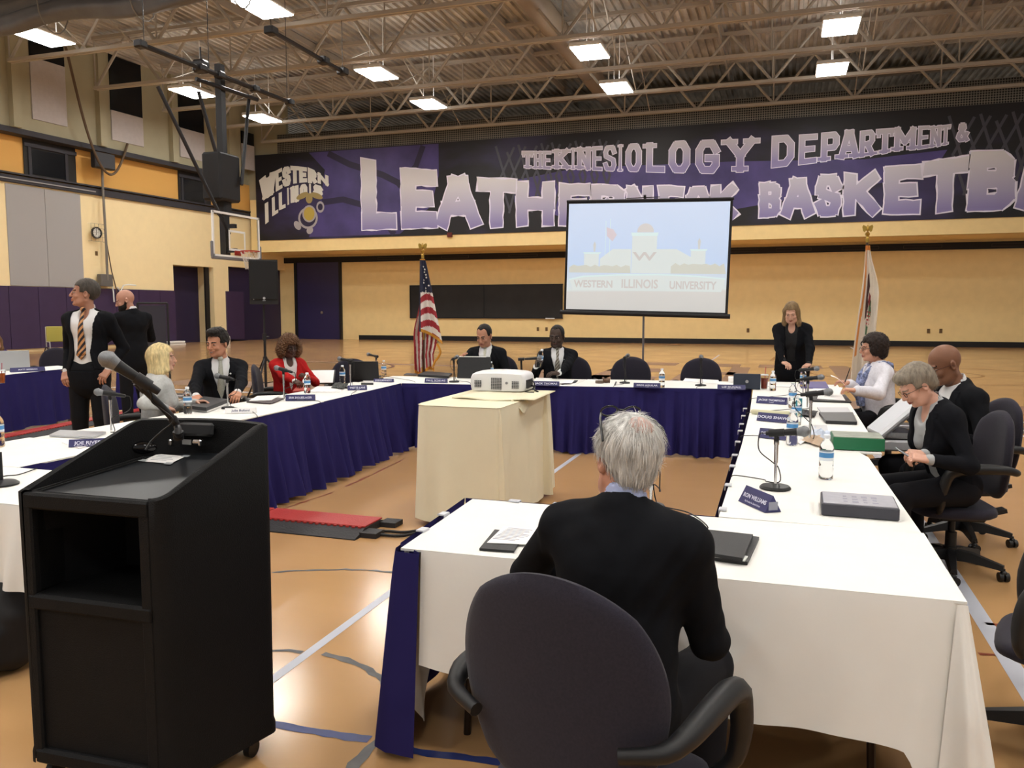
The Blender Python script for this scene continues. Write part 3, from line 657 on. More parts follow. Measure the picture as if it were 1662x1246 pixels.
# rolled divider curtain, top left
def curtain():
    def fn(u, v):
        x = -27 + 19 * u; a = 2 * PI * v; r = .34 + .05 * math.sin(5 * a) + .03 * math.sin(x * 2.3 + 3 * a); sag = .12 * math.sin(x * 1.3)
        return (x, 17.9 + r * math.cos(a), 10.0 + sag + r * .9 * math.sin(a))
    b = MB(); b.grid(fn, 120, 26)
    def f2(u, v):
        x = -27 + 19 * u; a = 2 * PI * v; r = .24 + .03 * math.sin(4 * a + x); return (x, 17.7 + r * math.cos(a), 9.52 + .1 * math.sin(x * 1.3 + .5) + r * math.sin(a))
    b.grid(f2, 120, 20)
    o = b.build('divider_curtain', mat('grey_vinyl_curtain', '#5e5f62', .5, noise=.15, nscale=2), smooth=80); tag(o, 'grey divider curtain rolled up under the ceiling at top left', 'curtain')
    st = MB()
    for x in (-25, -22, -19, -16, -13, -10): st.tube([(x, 17.8 + .5 * math.cos(a), 9.8 + .72 * math.sin(a)) for a in [2 * PI * i / 16 for i in range(16)]], .02, n=5, closed=True)
    st.build('strap', M_con, o)
curtain()
# ================================================================ furniture and things
TZ = .75
M_cloth = mat('white_table_linen', '#e6e5e0', .85, noise=.015, nscale=6, bump=.25, bscale=7)
M_clothc = mat('cream_table_linen', '#e4dcc0', .85, noise=.02, nscale=5, bump=.6, bscale=5)
M_skirt = mat('purple_table_skirt', '#282459', .9, noise=.05, nscale=4, spec=.15)
M_leg = mat('brown_steel_leg', '#2a201a', .35, metal=.4)
M_fab = mat('charcoal_chair_fabric', '#2b2933', .95, noise=.14, nscale=160, bump=.2, bscale=600, sheen=.1)
M_plast = mat('black_chair_plastic', '#101012', .5)
M_caster = mat('black_caster', '#0f0f10', .45)
M_chrome = MATS['chrome']
M_mic = mat('black_mic_body', '#1c1c1e', .45, metal=.2)
M_grille = mat('grey_mic_grille', '#7d7f82', .45, metal=.6, noise=.35, nscale=700)
M_cable = mat('black_cable', '#141414', .5)
M_paper = mat('white_paper', '#eceae8', .8)
M_navy = mat('navy_nameplate', '#2c2b5e', .4)
M_bk = mat('black_leatherette', '#1b1b1d', .5, bump=.2, bscale=300)
M_lblue = mat('blue_bottle_label', '#4d8cc4', .5); M_lwhite = mat('white_bottle_label', '#dfe7ee', .5)
M_pet = mat('clear_bottle_plastic', (.93, .96, .98), .06, trans=1, ior=1.25, spec=.5)
M_silver = mat('silver_metal', '#b9babd', .35, metal=.7)
M_tan_ply = mat('tabletop_laminate', '#6f5a44', .6)

# ---- tables -------------------------------------------------------------
def folding_table(x0, x1, y0, y1, label, group='folding tables under the cloths', inl=.28):
    cx, cy = (x0 + x1) / 2, (y0 + y1) / 2; x0 += .06; x1 -= .06; y0 += .05; y1 -= .05; t = empty('folding_table', (cx, cy, 0), 0, label, 'table', group)
    L_, W = x1 - x0, y1 - y0
    MB().box((0, 0, TZ - .022), (L_ - .02, W - .02, .03), bev=.008).build('tabletop', M_tan_ply, t, smooth=0)
    lx = max(L_ / 2 - inl, .1) if L_ > W else L_ / 2 - .1; ly = W / 2 - .1 if L_ > W else W / 2 - .28
    for sx in (-1, 1):
        for sy in (-1, 1): MB().cyl((sx * lx, sy * ly, TZ - .04), (sx * (lx + (.03 if L_ > W else 0)), sy * (ly + (0 if L_ > W else .03)), .0), .014, n=10).build('leg', M_leg, t)
    b = MB()
    if L_ > W:
        for sx in (-1, 1): b.cyl((sx * lx, -ly, .3), (sx * lx, ly, .3), .01, n=8)
    else:
        for sy in (-1, 1): b.cyl((-lx, sy * ly, .3), (lx, sy * ly, .3), .01, n=8)
    b.build('brace', M_leg, t)
    return t
folding_table(-1.29, .52, 2.60, 3.35, 'folding table nearest the camera where the white haired man sits', inl=.17)
folding_table(-.21, .50, 3.40, 5.20, 'folding table of the right row under the grey box folder')
folding_table(-.23, .58, 5.24, 7.05, 'folding table of the right row beside the silver briefcase')
folding_table(-.26, .60, 7.09, 9.00, 'folding table of the right row in front of the woman in white')
for k, x in enumerate((-1.25, -3.1)): folding_table(x - .85, x + .85, 9.10 - k * .25, 9.7 - k * .25, ['folding table of the back row in front of the two empty chairs', 'folding table of the back row in front of the two seated men'][k])
folding_table(-4.80, -4.14, 6.9, 8.4, 'folding table of the left row beside the woman in red'); folding_table(-4.76, -4.05, 5.0, 6.8, 'folding table of the left row in front of the smiling man'); folding_table(-4.72, -3.97, 3.4, 4.95, 'folding table of the left row in front of the blonde woman')
folding_table(-4.66, -2.85, 2.65, 3.27, 'folding table at the near left end behind the lectern')
folding_table(-10.35, -9.75, 6.3, 9.3, 'folding table standing apart at the far left')

def cloth_top(pts, label, name='tablecloth', z=TZ + .004, m=None, drops=None, group='white tablecloths', wave=.0):
    """pts: polygon of the top (counter-clockwise); drops[i] = drop of edge i (0 = cut at the edge) ; corners blend"""
    m = m or M_cloth; t = MB(); n = len(pts); P = [Vector((p[0], p[1], z)) for p in pts]
    t.add(P + [p - Vector((0, 0, .008)) for p in P], [tuple(range(n)), tuple(range(2 * n - 1, n - 1, -1))] + [(i, i + n, (i + 1) % n + n, (i + 1) % n) for i in range(n)])
    o = t.build(name, m, smooth=0); tag(o, label, 'tablecloth', group); return o
def side_cloth(path, parent, drop, seed=1, amp=.014, flare=.03, z=TZ + .002, m=None, name='drop', nv=16, dens=60, per=.23, crease=0):
    """hanging cloth along a path; drop(s, L) gives its length at arc s; outward = right of the path direction"""
    m = m or M_cloth; P = [Vector((p[0], p[1], 0)) for p in path]; seg = [(b - a).length for a, b in zip(P[:-1], P[1:])]; L_ = sum(seg)
    def pos(s):
        for a, b, q in zip(P[:-1], P[1:], seg):
            if s <= q + 1e-9: return a.lerp(b, s / q), (b - a).normalized()
            s -= q
        return P[-1], (P[-1] - P[-2]).normalized()
    r = random.Random(seed); ph = [r.uniform(0, 6.28) for _ in range(4)]
    def fn(u, v):
        s = u * L_; p, d = pos(min(s, L_)); p2, d2 = pos(min(L_, s + .05)); p0, d0 = pos(max(0, s - .05)); d = (d0 + d2 + d).normalized(); nn = Vector((d.y, -d.x, 0)); D = drop(s, L_)
        a = amp * (math.sin(2 * PI * s / per + ph[0]) + .6 * math.sin(2 * PI * s / (per * .57) + ph[1] + 1.2 * v) + .5 * math.sin(2 * PI * s / (per * 2.3) + ph[2])) * v
        h = .012 * math.sin(9 * s + ph[3]) * v
        if crease: a += crease * (math.exp(-((s - .62 - .25 * v) / .028) ** 2) * v + .8 * math.exp(-((s - .85 + .14 * v) / .03) ** 2) * (v > .15) * v + .6 * math.exp(-((v - .55 - .1 * math.sin(s * 6)) / .03) ** 2) * math.exp(-((s - .7) / .18) ** 2) + .5 * math.exp(-((s - 1.25 + .3 * v) / .03) ** 2) * v)
        e = 1 - math.exp(-v * 14)
        return p + nn * (a + flare * v + .004 * e) + Vector((0, 0, z - (D + h) * v))
    b = MB(); b.grid(fn, int(L_ * dens), nv); o = b.build(name, m, parent, smooth=180); return o
# near table: its cloth, hanging on the near side with long corners
nc = cloth_top([(-1.27, 2.57), (.535, 2.6), (.535, 3.375), (-1.30, 3.36)], 'white cloth on the table nearest the camera, hanging long at its right corner')
def dnear(s, L_):
    # start: left corner ; s runs right along the near side then round the corner up the right side
    a = .43 + .05 * math.exp(-((s - 1.0) / .5) ** 2) ; c = 1.80
    return min(.72, a - .07 * smoothstep(1.2, .0, 1.2 - s) + .36 * math.exp(-((s - c - .02) / .10) ** 2) + (.12 if False else 0))
side_cloth([(-1.19, 2.570), (.50, 2.598), (.537, 2.63), (.537, 3.375)], nc, lambda s, L_: .41 + .03 * smoothstep(.3, 1.4, s) + .27 * smoothstep(1.56, 1.68, s) * (1 - .75 * smoothstep(1.80, 2.25, s)), amp=.012, flare=.045, seed=5, per=.46, nv=30, crease=.024)
side_cloth([(-1.30, 3.36), (-1.272, 2.60), (-1.24, 2.578)], nc, lambda s, L_: .34 + .36 * math.exp(-((s - L_ + .12) / .14) ** 2), amp=.018, flare=-.03, seed=9, per=.3)
def ncorner():
    def fn(u, v):
        wd_ = .03 + .17 * v; q = (u - .5); x = .520 + q * wd_ * .95 + .035 * v + .03 * math.sin(PI * u) * v; y = 2.585 - .07 * math.sin(PI * u) * min(1, v * 2.2) - .035 * v + .012 * math.sin(u * 15) * v + .06 * q * v
        return Vector((x, y, TZ - .002 - (.70 - .10 * abs(q) * 2) * v))
    b = MB(); b.grid(fn, 24, 26); b.build('corner_fold', M_cloth, nc, smooth=180)
ncorner()
# other cloths
cloth_top([(-.225, 3.385), (.527, 3.37), (.495, 5.05), (.46, 5.2), (-.22, 5.2)], 'white cloth on the right row below the box folder')
c2 = cloth_top([(-.22, 5.21), (.585, 5.21), (.60, 7.07), (-.235, 7.07)], 'white cloth on the right row below the briefcase and laptops', z=TZ + .002)
cloth_top([(-.235, 7.08), (.60, 7.08), (.62, 9.9), (-.27, 9.98), (-.275, 9.06)], 'white cloth at the right corner in front of the woman in white', z=TZ + .003)
side_cloth([(.497, 3.38), (.49, 5.1), (.44, 5.2)], c2, lambda s, L_: .4, amp=.012, seed=3)
cloth_top([(-2.2, 8.81), (-.277, 9.065), (-.28, 10.0), (-2.25, 9.75)], 'white cloth on the back row by the two empty chairs', z=TZ + .0035)
cloth_top([(-4.2, 8.545), (-2.21, 8.81), (-2.26, 9.74), (-4.75, 9.45), (-4.72, 8.5)], 'white cloth on the back row by the two seated men', z=TZ + .0025)
cloth_top([(-4.72, 6.6), (-4.03, 6.6), (-4.195, 8.54), (-4.78, 8.49)], 'white cloth on the left row in front of the woman in red', z=TZ + .0035)
cloth_top([(-4.72, 4.1), (-3.9, 4.1), (-4.025, 6.59), (-4.72, 6.59)], 'white cloth on the left row in front of the smiling man', z=TZ + .002)
cloth_top([(-4.75, 3.28), (-3.9, 3.28), (-3.9, 4.09), (-4.75, 4.09)], 'white cloth on the left row beside the lectern', z=TZ + .003)
c3 = cloth_top([(-4.75, 2.63), (-2.83, 2.63), (-2.83, 3.27), (-4.75, 3.27)], 'white cloth hanging at the left edge of the photo behind the lectern')
side_cloth([(-4.75, 2.62), (-2.83, 2.62)], c3, lambda s, L_: .36, amp=.02, seed=8)
c4 = cloth_top([(-10.3, 6.2), (-9.5, 6.2), (-9.52, 7.2), (-9.9, 9.35), (-10.5, 9.6)], 'white cloth on the table far left behind the standing men')

def skirt(path, label, clips=(), seed=2, dens=50, per=.17, amp=.030, flare=.08):
    t = MB(); P = path; o = None
    dummy = empty('table_skirt', (0, 0, 0), 0, label, 'table skirt', 'purple pleated table skirts')
    side_cloth(path, dummy, lambda s, L_: .725, seed=seed, amp=amp, flare=flare, m=M_skirt, name='pleated_cloth', nv=12, dens=dens, per=per, z=TZ - .004)
    side_cloth(path, dummy, lambda s, L_: .05, seed=seed, amp=.0, flare=.004, m=M_skirt, name='top_band', nv=2, dens=6, z=TZ + .002)
    for (x, y, rz) in clips:
        MB().box((0, 0, 0), (.05, .03, .006)).box((0, -.016, -.012), (.05, .003, .026)).build('clip', mat('clear_grey_clip', '#c6c8d0', .3), dummy, smooth=0).location = (x, y, TZ + .01)
        C.objects[-1].rotation_euler = (0, 0, rz)
    return dummy
skirt([(-1.345, 3.38), (-1.30, 2.59), (-1.285, 2.555), (-1.185, 2.545)], 'purple skirt wrapping the left end of the table nearest the camera', seed=3, per=.4, flare=.06, amp=.01)
s1 = skirt([(-.24, 3.39), (-1.34, 3.375)], 'purple skirt on the far side of the table nearest the camera', [(-1.29, 2.8, 1.5), (-1.31, 3.05, 1.5), (-1.1, 3.36, 3.1), (-.9, 3.365, 3.1), (-.6, 3.37, 3.1)], flare=.0)
s2 = skirt([(-.285, 9.07), (-.24, 3.40)], 'purple skirt along the inner side of the right row', [(-.215 - .008 * i, 3.5 + .45 * i + .05 * (i % 3), -1.57) for i in range(9)])
s3 = skirt([(-4.18, 8.54), (-2.2, 8.80), (-.29, 9.055)], 'purple skirt along the front of the back row', seed=6, amp=.045, per=.15, dens=56)
s4 = skirt([(-3.895, 3.29), (-4.025, 6.6), (-4.185, 8.53)], 'purple skirt along the inner side of the left row', seed=7, per=.2, amp=.046, flare=.12, dens=56)
skirt([(-3.89, 3.28), (-2.84, 3.28)][::-1], 'purple skirt behind the lectern on the near left table', seed=4, flare=0)
skirt([(-9.49, 6.2), (-9.51, 7.2), (-9.88, 9.34), (-10.45, 9.62)], 'purple skirt of the table far left', seed=8, per=.28, amp=.02)
skirt([(-9.95, 10.2), (-9.45, 10.35)], 'purple skirt seen between the two standing men', seed=8, per=.28, amp=.02)

# ---- office chair ----------------------------------------------------------
def make_chair():
    t = empty('office_chair')
    def back(front):
        def fn(u, v):
            # rounded shield outline, slightly dished
            k0 = 2 * u - 1; l0 = 2 * v - 1; k = k0 * math.sqrt(1 - .47 * l0 * l0 * (1.0 if l0 > 0 else .85)); l = l0 * math.sqrt(1 - .45 * k0 * k0); a = (l + 1) / 2; z = .47 + .53 * a
            e = max(0, (1 - k0 ** 4) * (1 - l0 ** 4)); x = k * .282 * (1 - .14 * (1 - a) ** 1.5 - .05 * a)
            y = -.235 - .03 * (a - .2) + .045 * k * k
            return Vector((x, y + front * (.006 + .032 * e ** .4), z))
        return fn
    b = MB(); b.grid(back(1), 18, 22); n = len(b.v); b.grid(back(-.6), 18, 22); b.f = b.f[:18 * 22] + [f[::-1] for f in b.f[18 * 22:]]
    w_ = 19
    def edge(i, j): return j * w_ + i
    for j in range(22):
        for i in (0, 18):
            f = (edge(i, j), edge(i, j + 1), n + edge(i, j + 1), n + edge(i, j)); b.f.append(f if i == 0 else f[::-1]); b.m.append(0)
    for i in range(18):
        for j in (0, 22):
            f = (edge(i, j), edge(i + 1, j), n + edge(i + 1, j), n + edge(i, j)); b.f.append(f[::-1] if j == 0 else f); b.m.append(0)
    b.build('backrest', M_fab, t, smooth=60)
    s = MB(); prof = []
    def ring(z, k, f):
        return [(k * .245 * math.copysign(abs(math.cos(a)) ** .55, math.cos(a)), .02 + k * .23 * math.copysign(abs(math.sin(a)) ** .6, math.sin(a)), z - f * max(0, math.sin(a)) ** 3) for a in [2 * PI * i / 36 for i in range(36)]]
    rs = [ring(.375, .5, 0), ring(.375, .9, 0), ring(.39, .985, .01), ring(.41, 1.0, .015), ring(.43, .97, .02), ring(.442, .88, .02), ring(.436, .5, .0), ring(.434, .02, 0)]
    vs = [p for r in rs for p in r]; fs = [(j * 36 + i, j * 36 + (i + 1) % 36, (j + 1) * 36 + (i + 1) % 36, (j + 1) * 36 + i) for j in range(len(rs) - 1) for i in range(36)]
    s.add(vs, fs + [tuple(range(36))[::-1]]); s.build('seat', M_fab, t, smooth=60)
    for sx in (-1, 1):
        pts = [(sx * .235, .16, .42), (sx * .285, .17, .47), (sx * .30, .17, .56), (sx * .30, .14, .665), (sx * .30, .06, .69), (sx * .30, -.08, .695), (sx * .295, -.18, .69), (sx * .27, -.240, .67), (sx * .18, -.272, .655)]
        q = []
        for a, c in zip(pts[:-1], pts[1:]):
            for i in range(3): q.append(Vector(a).lerp(Vector(c), i / 3))
        q.append(Vector(pts[-1])); q = [q[0]] + [(q[i - 1] + q[i] * 2 + q[i + 1]) / 4 for i in range(1, len(q) - 1)] + [q[-1]]
        MB().tube(q, [.017 + .015 * math.sin(PI * min(1, i / len(q) * 1.1)) for i in range(len(q))], n=10).build('armrest', M_plast, t, smooth=80)
    MB().box((0, -.03, .355), (.2, .26, .04), bev=.01).box((0, -.22, .375), (.07, .16, .025), M=Matrix.Rotation(-.25, 3, 'X')).build('mechanism', M_plast, t)
    MB().cyl((0, 0, .10), (0, 0, .25), .032).cyl((0, 0, .22), (0, 0, .36), .02).build('gas_column', M_plast, t)
    bs = MB()
    for k in range(5):
        a = 2 * PI * k / 5 + .35; d = Vector((math.cos(a), math.sin(a), 0)); nn = Vector((-d.y, d.x, 0))
        def R(s_, w, z0, z1): return [d * s_ + nn * w + Vector((0, 0, z0)), d * s_ - nn * w + Vector((0, 0, z0)), d * s_ - nn * w * .7 + Vector((0, 0, z1)), d * s_ + nn * w * .7 + Vector((0, 0, z1))]
        v = R(.0, .034, .08, .15) + R(.12, .03, .085, .14) + R(.29, .02, .065, .095)
        bs.add(v, [(i + j, (i + 1) % 4 + j, (i + 1) % 4 + 4 + j, i + 4 + j) for j in (0, 4) for i in range(4)] + [(8, 9, 10, 11)])
    base = bs.cyl((0, 0, .075), (0, 0, .16), .042).build('five_star_base', M_plast, t, smooth=30)
    for k in range(5):
        a = 2 * PI * k / 5 + .35; p = Vector((math.cos(a) * .29, math.sin(a) * .29, .028)); d = Vector((math.cos(a + .6), math.sin(a + .6), 0))
        MB().cyl(p + d * .006, p + d * .028, .027, n=14).cyl(p - d * .006, p - d * .028, .027, n=14).cyl(p, p + Vector((0, 0, .05)), .009, n=8).ell(p + Vector((0, 0, .022)), (.02, .02, .018), 10, 6).build('caster', M_caster, t)
    return t
_ch = make_chair(); _chn = 0
def chair(x, y, rz, label, group='charcoal office chairs around the tables', s=1.0):
    """rz = 0 faces +Y"""
    global _chn
    o = _ch if _chn == 0 else copy_tree(_ch); _chn += 1
    o.location = (x, y, 0); o.rotation_euler = (0, 0, rz); o.scale = (s, s, s); tag(o, label, 'office chair', group); return o
R_ = math.radians
CH = {}
CH['fg'] = chair(-.405, 1.93, R_(-15), 'charcoal office chair nearest the camera, holding the white haired man', s=1.02)
CH['grey'] = chair(1.02, 5.48, R_(100), 'charcoal office chair of the grey haired woman in black')
CH['bald'] = chair(1.24, 6.25, R_(108), 'charcoal office chair of the bald man in glasses, top showing behind the nearer chair')
CH['white'] = chair(1.02, 8.62, R_(98), 'charcoal office chair hidden behind the woman in the white jacket')
CH['edge'] = chair(1.03, 3.30, R_(75), 'charcoal office chair cut by the right edge of the photo')
CH['e1'] = chair(-1.83, 10.22, R_(180 + 2), 'empty charcoal office chair behind the gavel block')
CH['e2'] = chair(-.98, 10.25, R_(180 - 8), 'empty charcoal office chair in front of the tall tripod screen')
CH['lap'] = chair(-3.56, 10.12, R_(180 + 12), 'charcoal office chair of the man holding a tablet')
CH['drink'] = chair(-2.56, 10.18, R_(180 + 14), 'charcoal office chair of the man lifting a bottle')
CH['red'] = chair(-5.34, 7.78, R_(-62), 'charcoal office chair of the woman in the red jacket')
CH['emptyl'] = chair(-4.95, 8.75, R_(-150), 'empty charcoal office chair seen edge on beside the black laptop')
CH['smile'] = chair(-5.30, 6.66, R_(-140), 'charcoal office chair of the smiling man')
CH['blonde'] = chair(-4.98, 5.33, R_(-52), 'charcoal office chair of the blonde woman')
CH['farl'] = chair(-10.95, 9.85, R_(-160), 'charcoal office chair behind the table far left')

# ---- water bottle ------------------------------------------------------------
def make_bottle():
    t = empty('water_bottle')
    MB().lathe([(0, .002), (.026, .0), (.031, .006), (.031, .05), (.029, .056), (.031, .062), (.031, .082), (.0305, .085), (.0305, .128), (.031, .131), (.031, .143), (.026, .160), (.016, .176), (.0125, .181), (.0125, .196), (0, .197)], 20).build('bottle_body', M_pet, t, smooth=60)
    MB().lathe([(.0315, .086), (.0315, .100), (.0315, .122), (.0315, .128)], 20, mis=[1, 0, 1]).build('label', [M_lblue, M_lwhite], t, smooth=60)
    MB().lathe([(.0145, .184), (.0145, .199), (.012, .201), (0, .201)], 16).build('cap', mat('white_cap', '#e9eef3', .4), t)
    return t
_bt = make_bottle(); _btn = 0
def bottle(p, label, rz=0, s=1.0):
    global _btn
    o = _bt if _btn == 0 else copy_tree(_bt); _btn += 1
    o.location = (p[0], p[1], p[2] if len(p) > 2 and p[2] > .5 else TZ + .006); o.rotation_euler = (0, 0, rz); o.scale = (s, s, s)
    tag(o, label, 'water bottle', 'water bottles on the tables'); return o
def tp(u, v): return at(u, v, TZ + .004)
for (u, v, l, s) in ((1340, 777, 'clear water bottle with blue label standing alone near the grey box folder', 1.12), (1285, 722, 'nearest of the line of water bottles beside the turned name plate', 1.12), (1292, 690, 'water bottle just behind the nearest one in the line by the right microphones', 1.1),
                   (1286, 662, 'third water bottle back in the line on the right row', 1.1), (1254, 634, 'water bottle next to the red drink', 1.05), (1303, 628, 'water bottle in front of the standing woman', 1.05), (1074, 629, 'water bottle in front of the two empty chairs', 1.05),
                   (797, 614, 'right one of the two water bottles behind the projector', 1.05), (785, 614, 'left one of the two water bottles behind the projector', 1.05), (623, 611, 'water bottle right of the black laptop', 1.05), (556, 622, 'water bottle left of the black laptop', 1.05),
                   (499, 638, 'water bottle in front of the woman in red', 1.05), (305, 671, 'water bottle in front of the smiling man', 1.1), (-2, 725, 'water bottle cut by the left edge of the photo', 1.1)):
    bottle(tp(u, v), l, rnd.uniform(0, 6), s)

# ---- microphones --------------------------------------------------------------
def mic_shape(body, grille, p, d, s=1.0):
    """handheld microphone: p = centre of the ball, d = direction from ball to tail"""
    R = rot_to(d); d = Vector(d).normalized()
    grille.ell(p, (.0255 * s, .0255 * s, .0275 * s), 18, 12, M=R); grille.cyl(Vector(p) + d * .0 * s, Vector(p) + d * .030 * s, .0255 * s, .019 * s, n=18)
    grille.cyl(Vector(p) - d * .004 * s, Vector(p) + d * .004 * s, .0268 * s, n=18)
    body.lathe([(.0185 * s, .028 * s), (.0185 * s, .036 * s), (.0172 * s, .045 * s), (.0115 * s, .165 * s), (.0105 * s, .172 * s), (0, .174 * s)], 16, c=p, R=R)
def make_mic(name, base, ball, label, tail_frac=.55, base_r=.062, chrome_h=None, cable_to=None, group='desk microphones on the tables', s=1.0, base_on=True, mic_dir=None, chrome=True):
    """base = (x,y) on the table, ball = ball centre; the mic rests in a clip above the stand"""
    base = Vector((base[0], base[1], TZ + .006)); ball = Vector(ball)
    t = empty('desk_microphone', base, 0, label, 'microphone', group)
    B = ball - base
    top = Vector((0, 0, max(.10, B.z - .055) if chrome_h is None else chrome_h))
    # the clip point lies on the microphone axis above the stand
    clip = top + Vector((0, 0, .04)); d = (clip - B).normalized() if mic_dir is None else Vector(mic_dir).normalized()
    b, g = MB(), MB(); mic_shape(b, g, B, d, s); b.build('microphone_body', M_mic, t, smooth=40); g.build('grille', M_grille, t, smooth=60)
    if base_on:
        MB().lathe([(0, 0), (base_r, 0), (base_r, .006), (base_r * .9, .014), (base_r * .3, .02), (0, .021)], 28).build('stand_base', M_mic, t)
    MB().cyl((0, 0, .015), top, .007, n=12).cyl(top * .55, top, .0095, n=12).cyl(top * .93, top, .012, n=12).build('stand_tube', M_chrome if chrome else M_mic, t)
    cp = B + d * (clip - B).length if mic_dir is None else B + d * .1
    MB().cyl(top - Vector((0, 0, .005)), cp - Vector((0, 0, .012)), .012, .012, n=12).cyl(cp - d * .035, cp + d * .035, .0185 * s, n=14).build('clip', M_mic, t)
    tail = B + d * .172 * s; loop = tail + d * .03 + Vector((0, 0, -.02)); pts = [tail, tail + d * .03 + Vector((0, 0, -.004)), loop + Vector((0, 0, -.06)), Vector((loop.x * .5, loop.y * .5, B.z * .45)) + Vector((.02, 0, 0)), Vector((.012, 0, .10 if B.z > .14 else .03)), Vector((.02, .01, .012 + .02 * base_on))]
    if cable_to is not None:
        ct = Vector((cable_to[0], cable_to[1], TZ + .012)) - base; mid = ct * .5 + Vector((.04, .05, 0)); mid.z = .008; pts += [Vector((ct.x * .2, ct.y * .2, .01 + .012 * base_on)), mid, Vector((ct.x, ct.y, .008)), Vector((ct.x, ct.y, -.02)) + ct.normalized() * .012]
    q = bez(pts); MB().tube(q, .0028, n=6).build('cable', M_cable, t, smooth=80)
    return t
def bez(pts, k=6):
    P = [Vector(p) for p in pts]; out = []
    for i in range(len(P) - 1):
        p0, p1, p2, p3 = P[max(i - 1, 0)], P[i], P[i + 1], P[min(i + 2, len(P) - 1)]
        for j in range(k):
            t = j / k; out.append(.5 * ((2 * p1) + (p2 - p0) * t + (2 * p0 - 5 * p1 + 4 * p2 - p3) * t * t + (3 * p1 - p0 - 3 * p2 + p3) * t ** 3))
    return out + [P[-1]]
def mic_px(bu, bv, hu, hv, label, dy=0.0, **k):
    """base pixel on the table, ball pixel at the depth of the base plus dy towards the back"""
    b = tp(bu, bv); y = b.y + dy; h = aty(hu, hv, y); return make_mic('m', (b.x, b.y), h, label, **k)
mic_px(1258, 793, 1305, 700, 'black microphone on a chrome desk stand with a round base, nearest on the right row', -.02, cable_to=(-.21, 4.22), base_r=.072)
mic_px(1314, 716, 1345, 636, 'second nearest microphone on the right row, pointing at the grey haired woman', -.0, cable_to=(-.22, 5.6), base_on=False)
mic_px(1310, 664, 1333, 612, 'third microphone on the right row, in front of the black sunglasses case', .0, cable_to=(-.23, 6.9), base_on=False)
mic_px(1303, 640, 1326, 598, 'farthest microphone on the right row, in front of the standing woman', .0, cable_to=(-.25, 8.0), base_on=False)
mic_px(1137, 626, 1138, 579, 'microphone on a black stand in front of the empty chair nearest the screen post', .12, chrome=False, cable_to=(-.86, 9.02))
mic_px(1014, 622, 1019, 577, 'microphone on a black stand beside the gavel block', .12, chrome=False, cable_to=(-1.75, 8.9))
mic_px(846, 624, 876, 581, 'microphone pointing up at the man lifting a bottle', .03, chrome=False)
mic_px(737, 620, 742, 579, 'microphone in front of the man holding a tablet', .10, chrome=False, cable_to=(-3.4, 8.72))
mic_px(611, 612, 598, 575, 'microphone right of the black laptop lid', .12, cable_to=(-4.1, 8.7))
mic_px(569, 630, 551, 582, 'microphone left of the black laptop lid, behind the turned name plate', .03, cable_to=(-4.08, 7.2))
mic_px(461, 650, 449, 597, 'microphone in front of the woman in red', .0, base_on=False, cable_to=(-4.02, 6.5))
mic_px(370, 663, 353, 610, 'microphone in front of the smiling man', .0, cable_to=(-3.98, 5.5), base_r=.055)
mic_px(181, 702, 159, 636, 'microphone in front of the blonde woman, beside the lectern', -.05, base_on=False, cable_to=(-4.2, 4.2))
mic_px(1056, 824, 1036, 742, 'microphone mostly hidden behind the head of the white haired man', .1, base_on=True, cable_to=(-.26, 3.2))
# the base of one more stand at the left edge
p = tp(3, 787); o = MB().lathe([(0, 0), (.075, 0), (.075, .008), (.06, .018), (.02, .024), (0, .025)], 28).cyl((0, 0, .02), (0, 0, .16), .008).build('desk_microphone', M_mic); o.location = (p.x, p.y, TZ + .006); tag(o, 'round black microphone base cut by the left edge of the photo', 'microphone')
o = MB().tube(bez([at(-10, 777, TZ + .012), at(10, 772, TZ + .012), at(30, 770, TZ + .012), at(60, 760, TZ + .012)]), .003, n=6).build('cable', M_cable); tag(o, 'black cable lying on the white table at the left edge', 'cable')

# ---- name plates -----------------------------------------------------------------
def plate(u, v, wpx, name, sub, label, yaw=None, white=False, wd=.21, h=.062, lean=.5):
    p = tp(u, v); t = empty('name_plate', (p.x, p.y, TZ + .006), yaw if yaw is not None else 0, label, 'name plate', 'navy name plates on the tables' if not white else None)
    m = M_paper if white else M_navy; mt = mat('name_ink_white', '#cfd0e2', .5) if not white else mat('name_ink_grey', '#6d6f86', .6)
    s = math.tan(lean) * h
    b = MB(); b.prism([(-s, 0), (s, 0), (0, h)], -wd / 2, wd / 2, M=Matrix(((0, 0, 1), (1, 0, 0), (0, 1, 0)))); b.build('tent', [m], t, smooth=0)
    if not white: MB().box((wd / 2 + .001, 0, h * .38), (.001, s * 1.1, h * .5)).build('end', mat('pale_grey_plate', '#8d8f9c', .5), t, smooth=0)
    ang = math.atan2(h, s); M = Matrix.Translation((0, -s * .55 - .0012, h * .50)) @ Matrix.Rotation(ang, 4, 'X')
    text_mesh(name, .030 if len(name) < 12 else .026, M, mt, 'name_text', t, depth=.0003, bold=.0006, sx=min(1.25, wd * .85 / (len(name) * (.0175 if len(name) < 12 else .0152))))
    if sub:
        M = Matrix.Translation((0, -s * .84 - .0014, h * .20)) @ Matrix.Rotation(ang, 4, 'X'); text_mesh(sub, .0125, M, mt, 'title_text', t, depth=.0002, sx=min(1.1, wd * .8 / (len(sub) * .0072)))
    return t
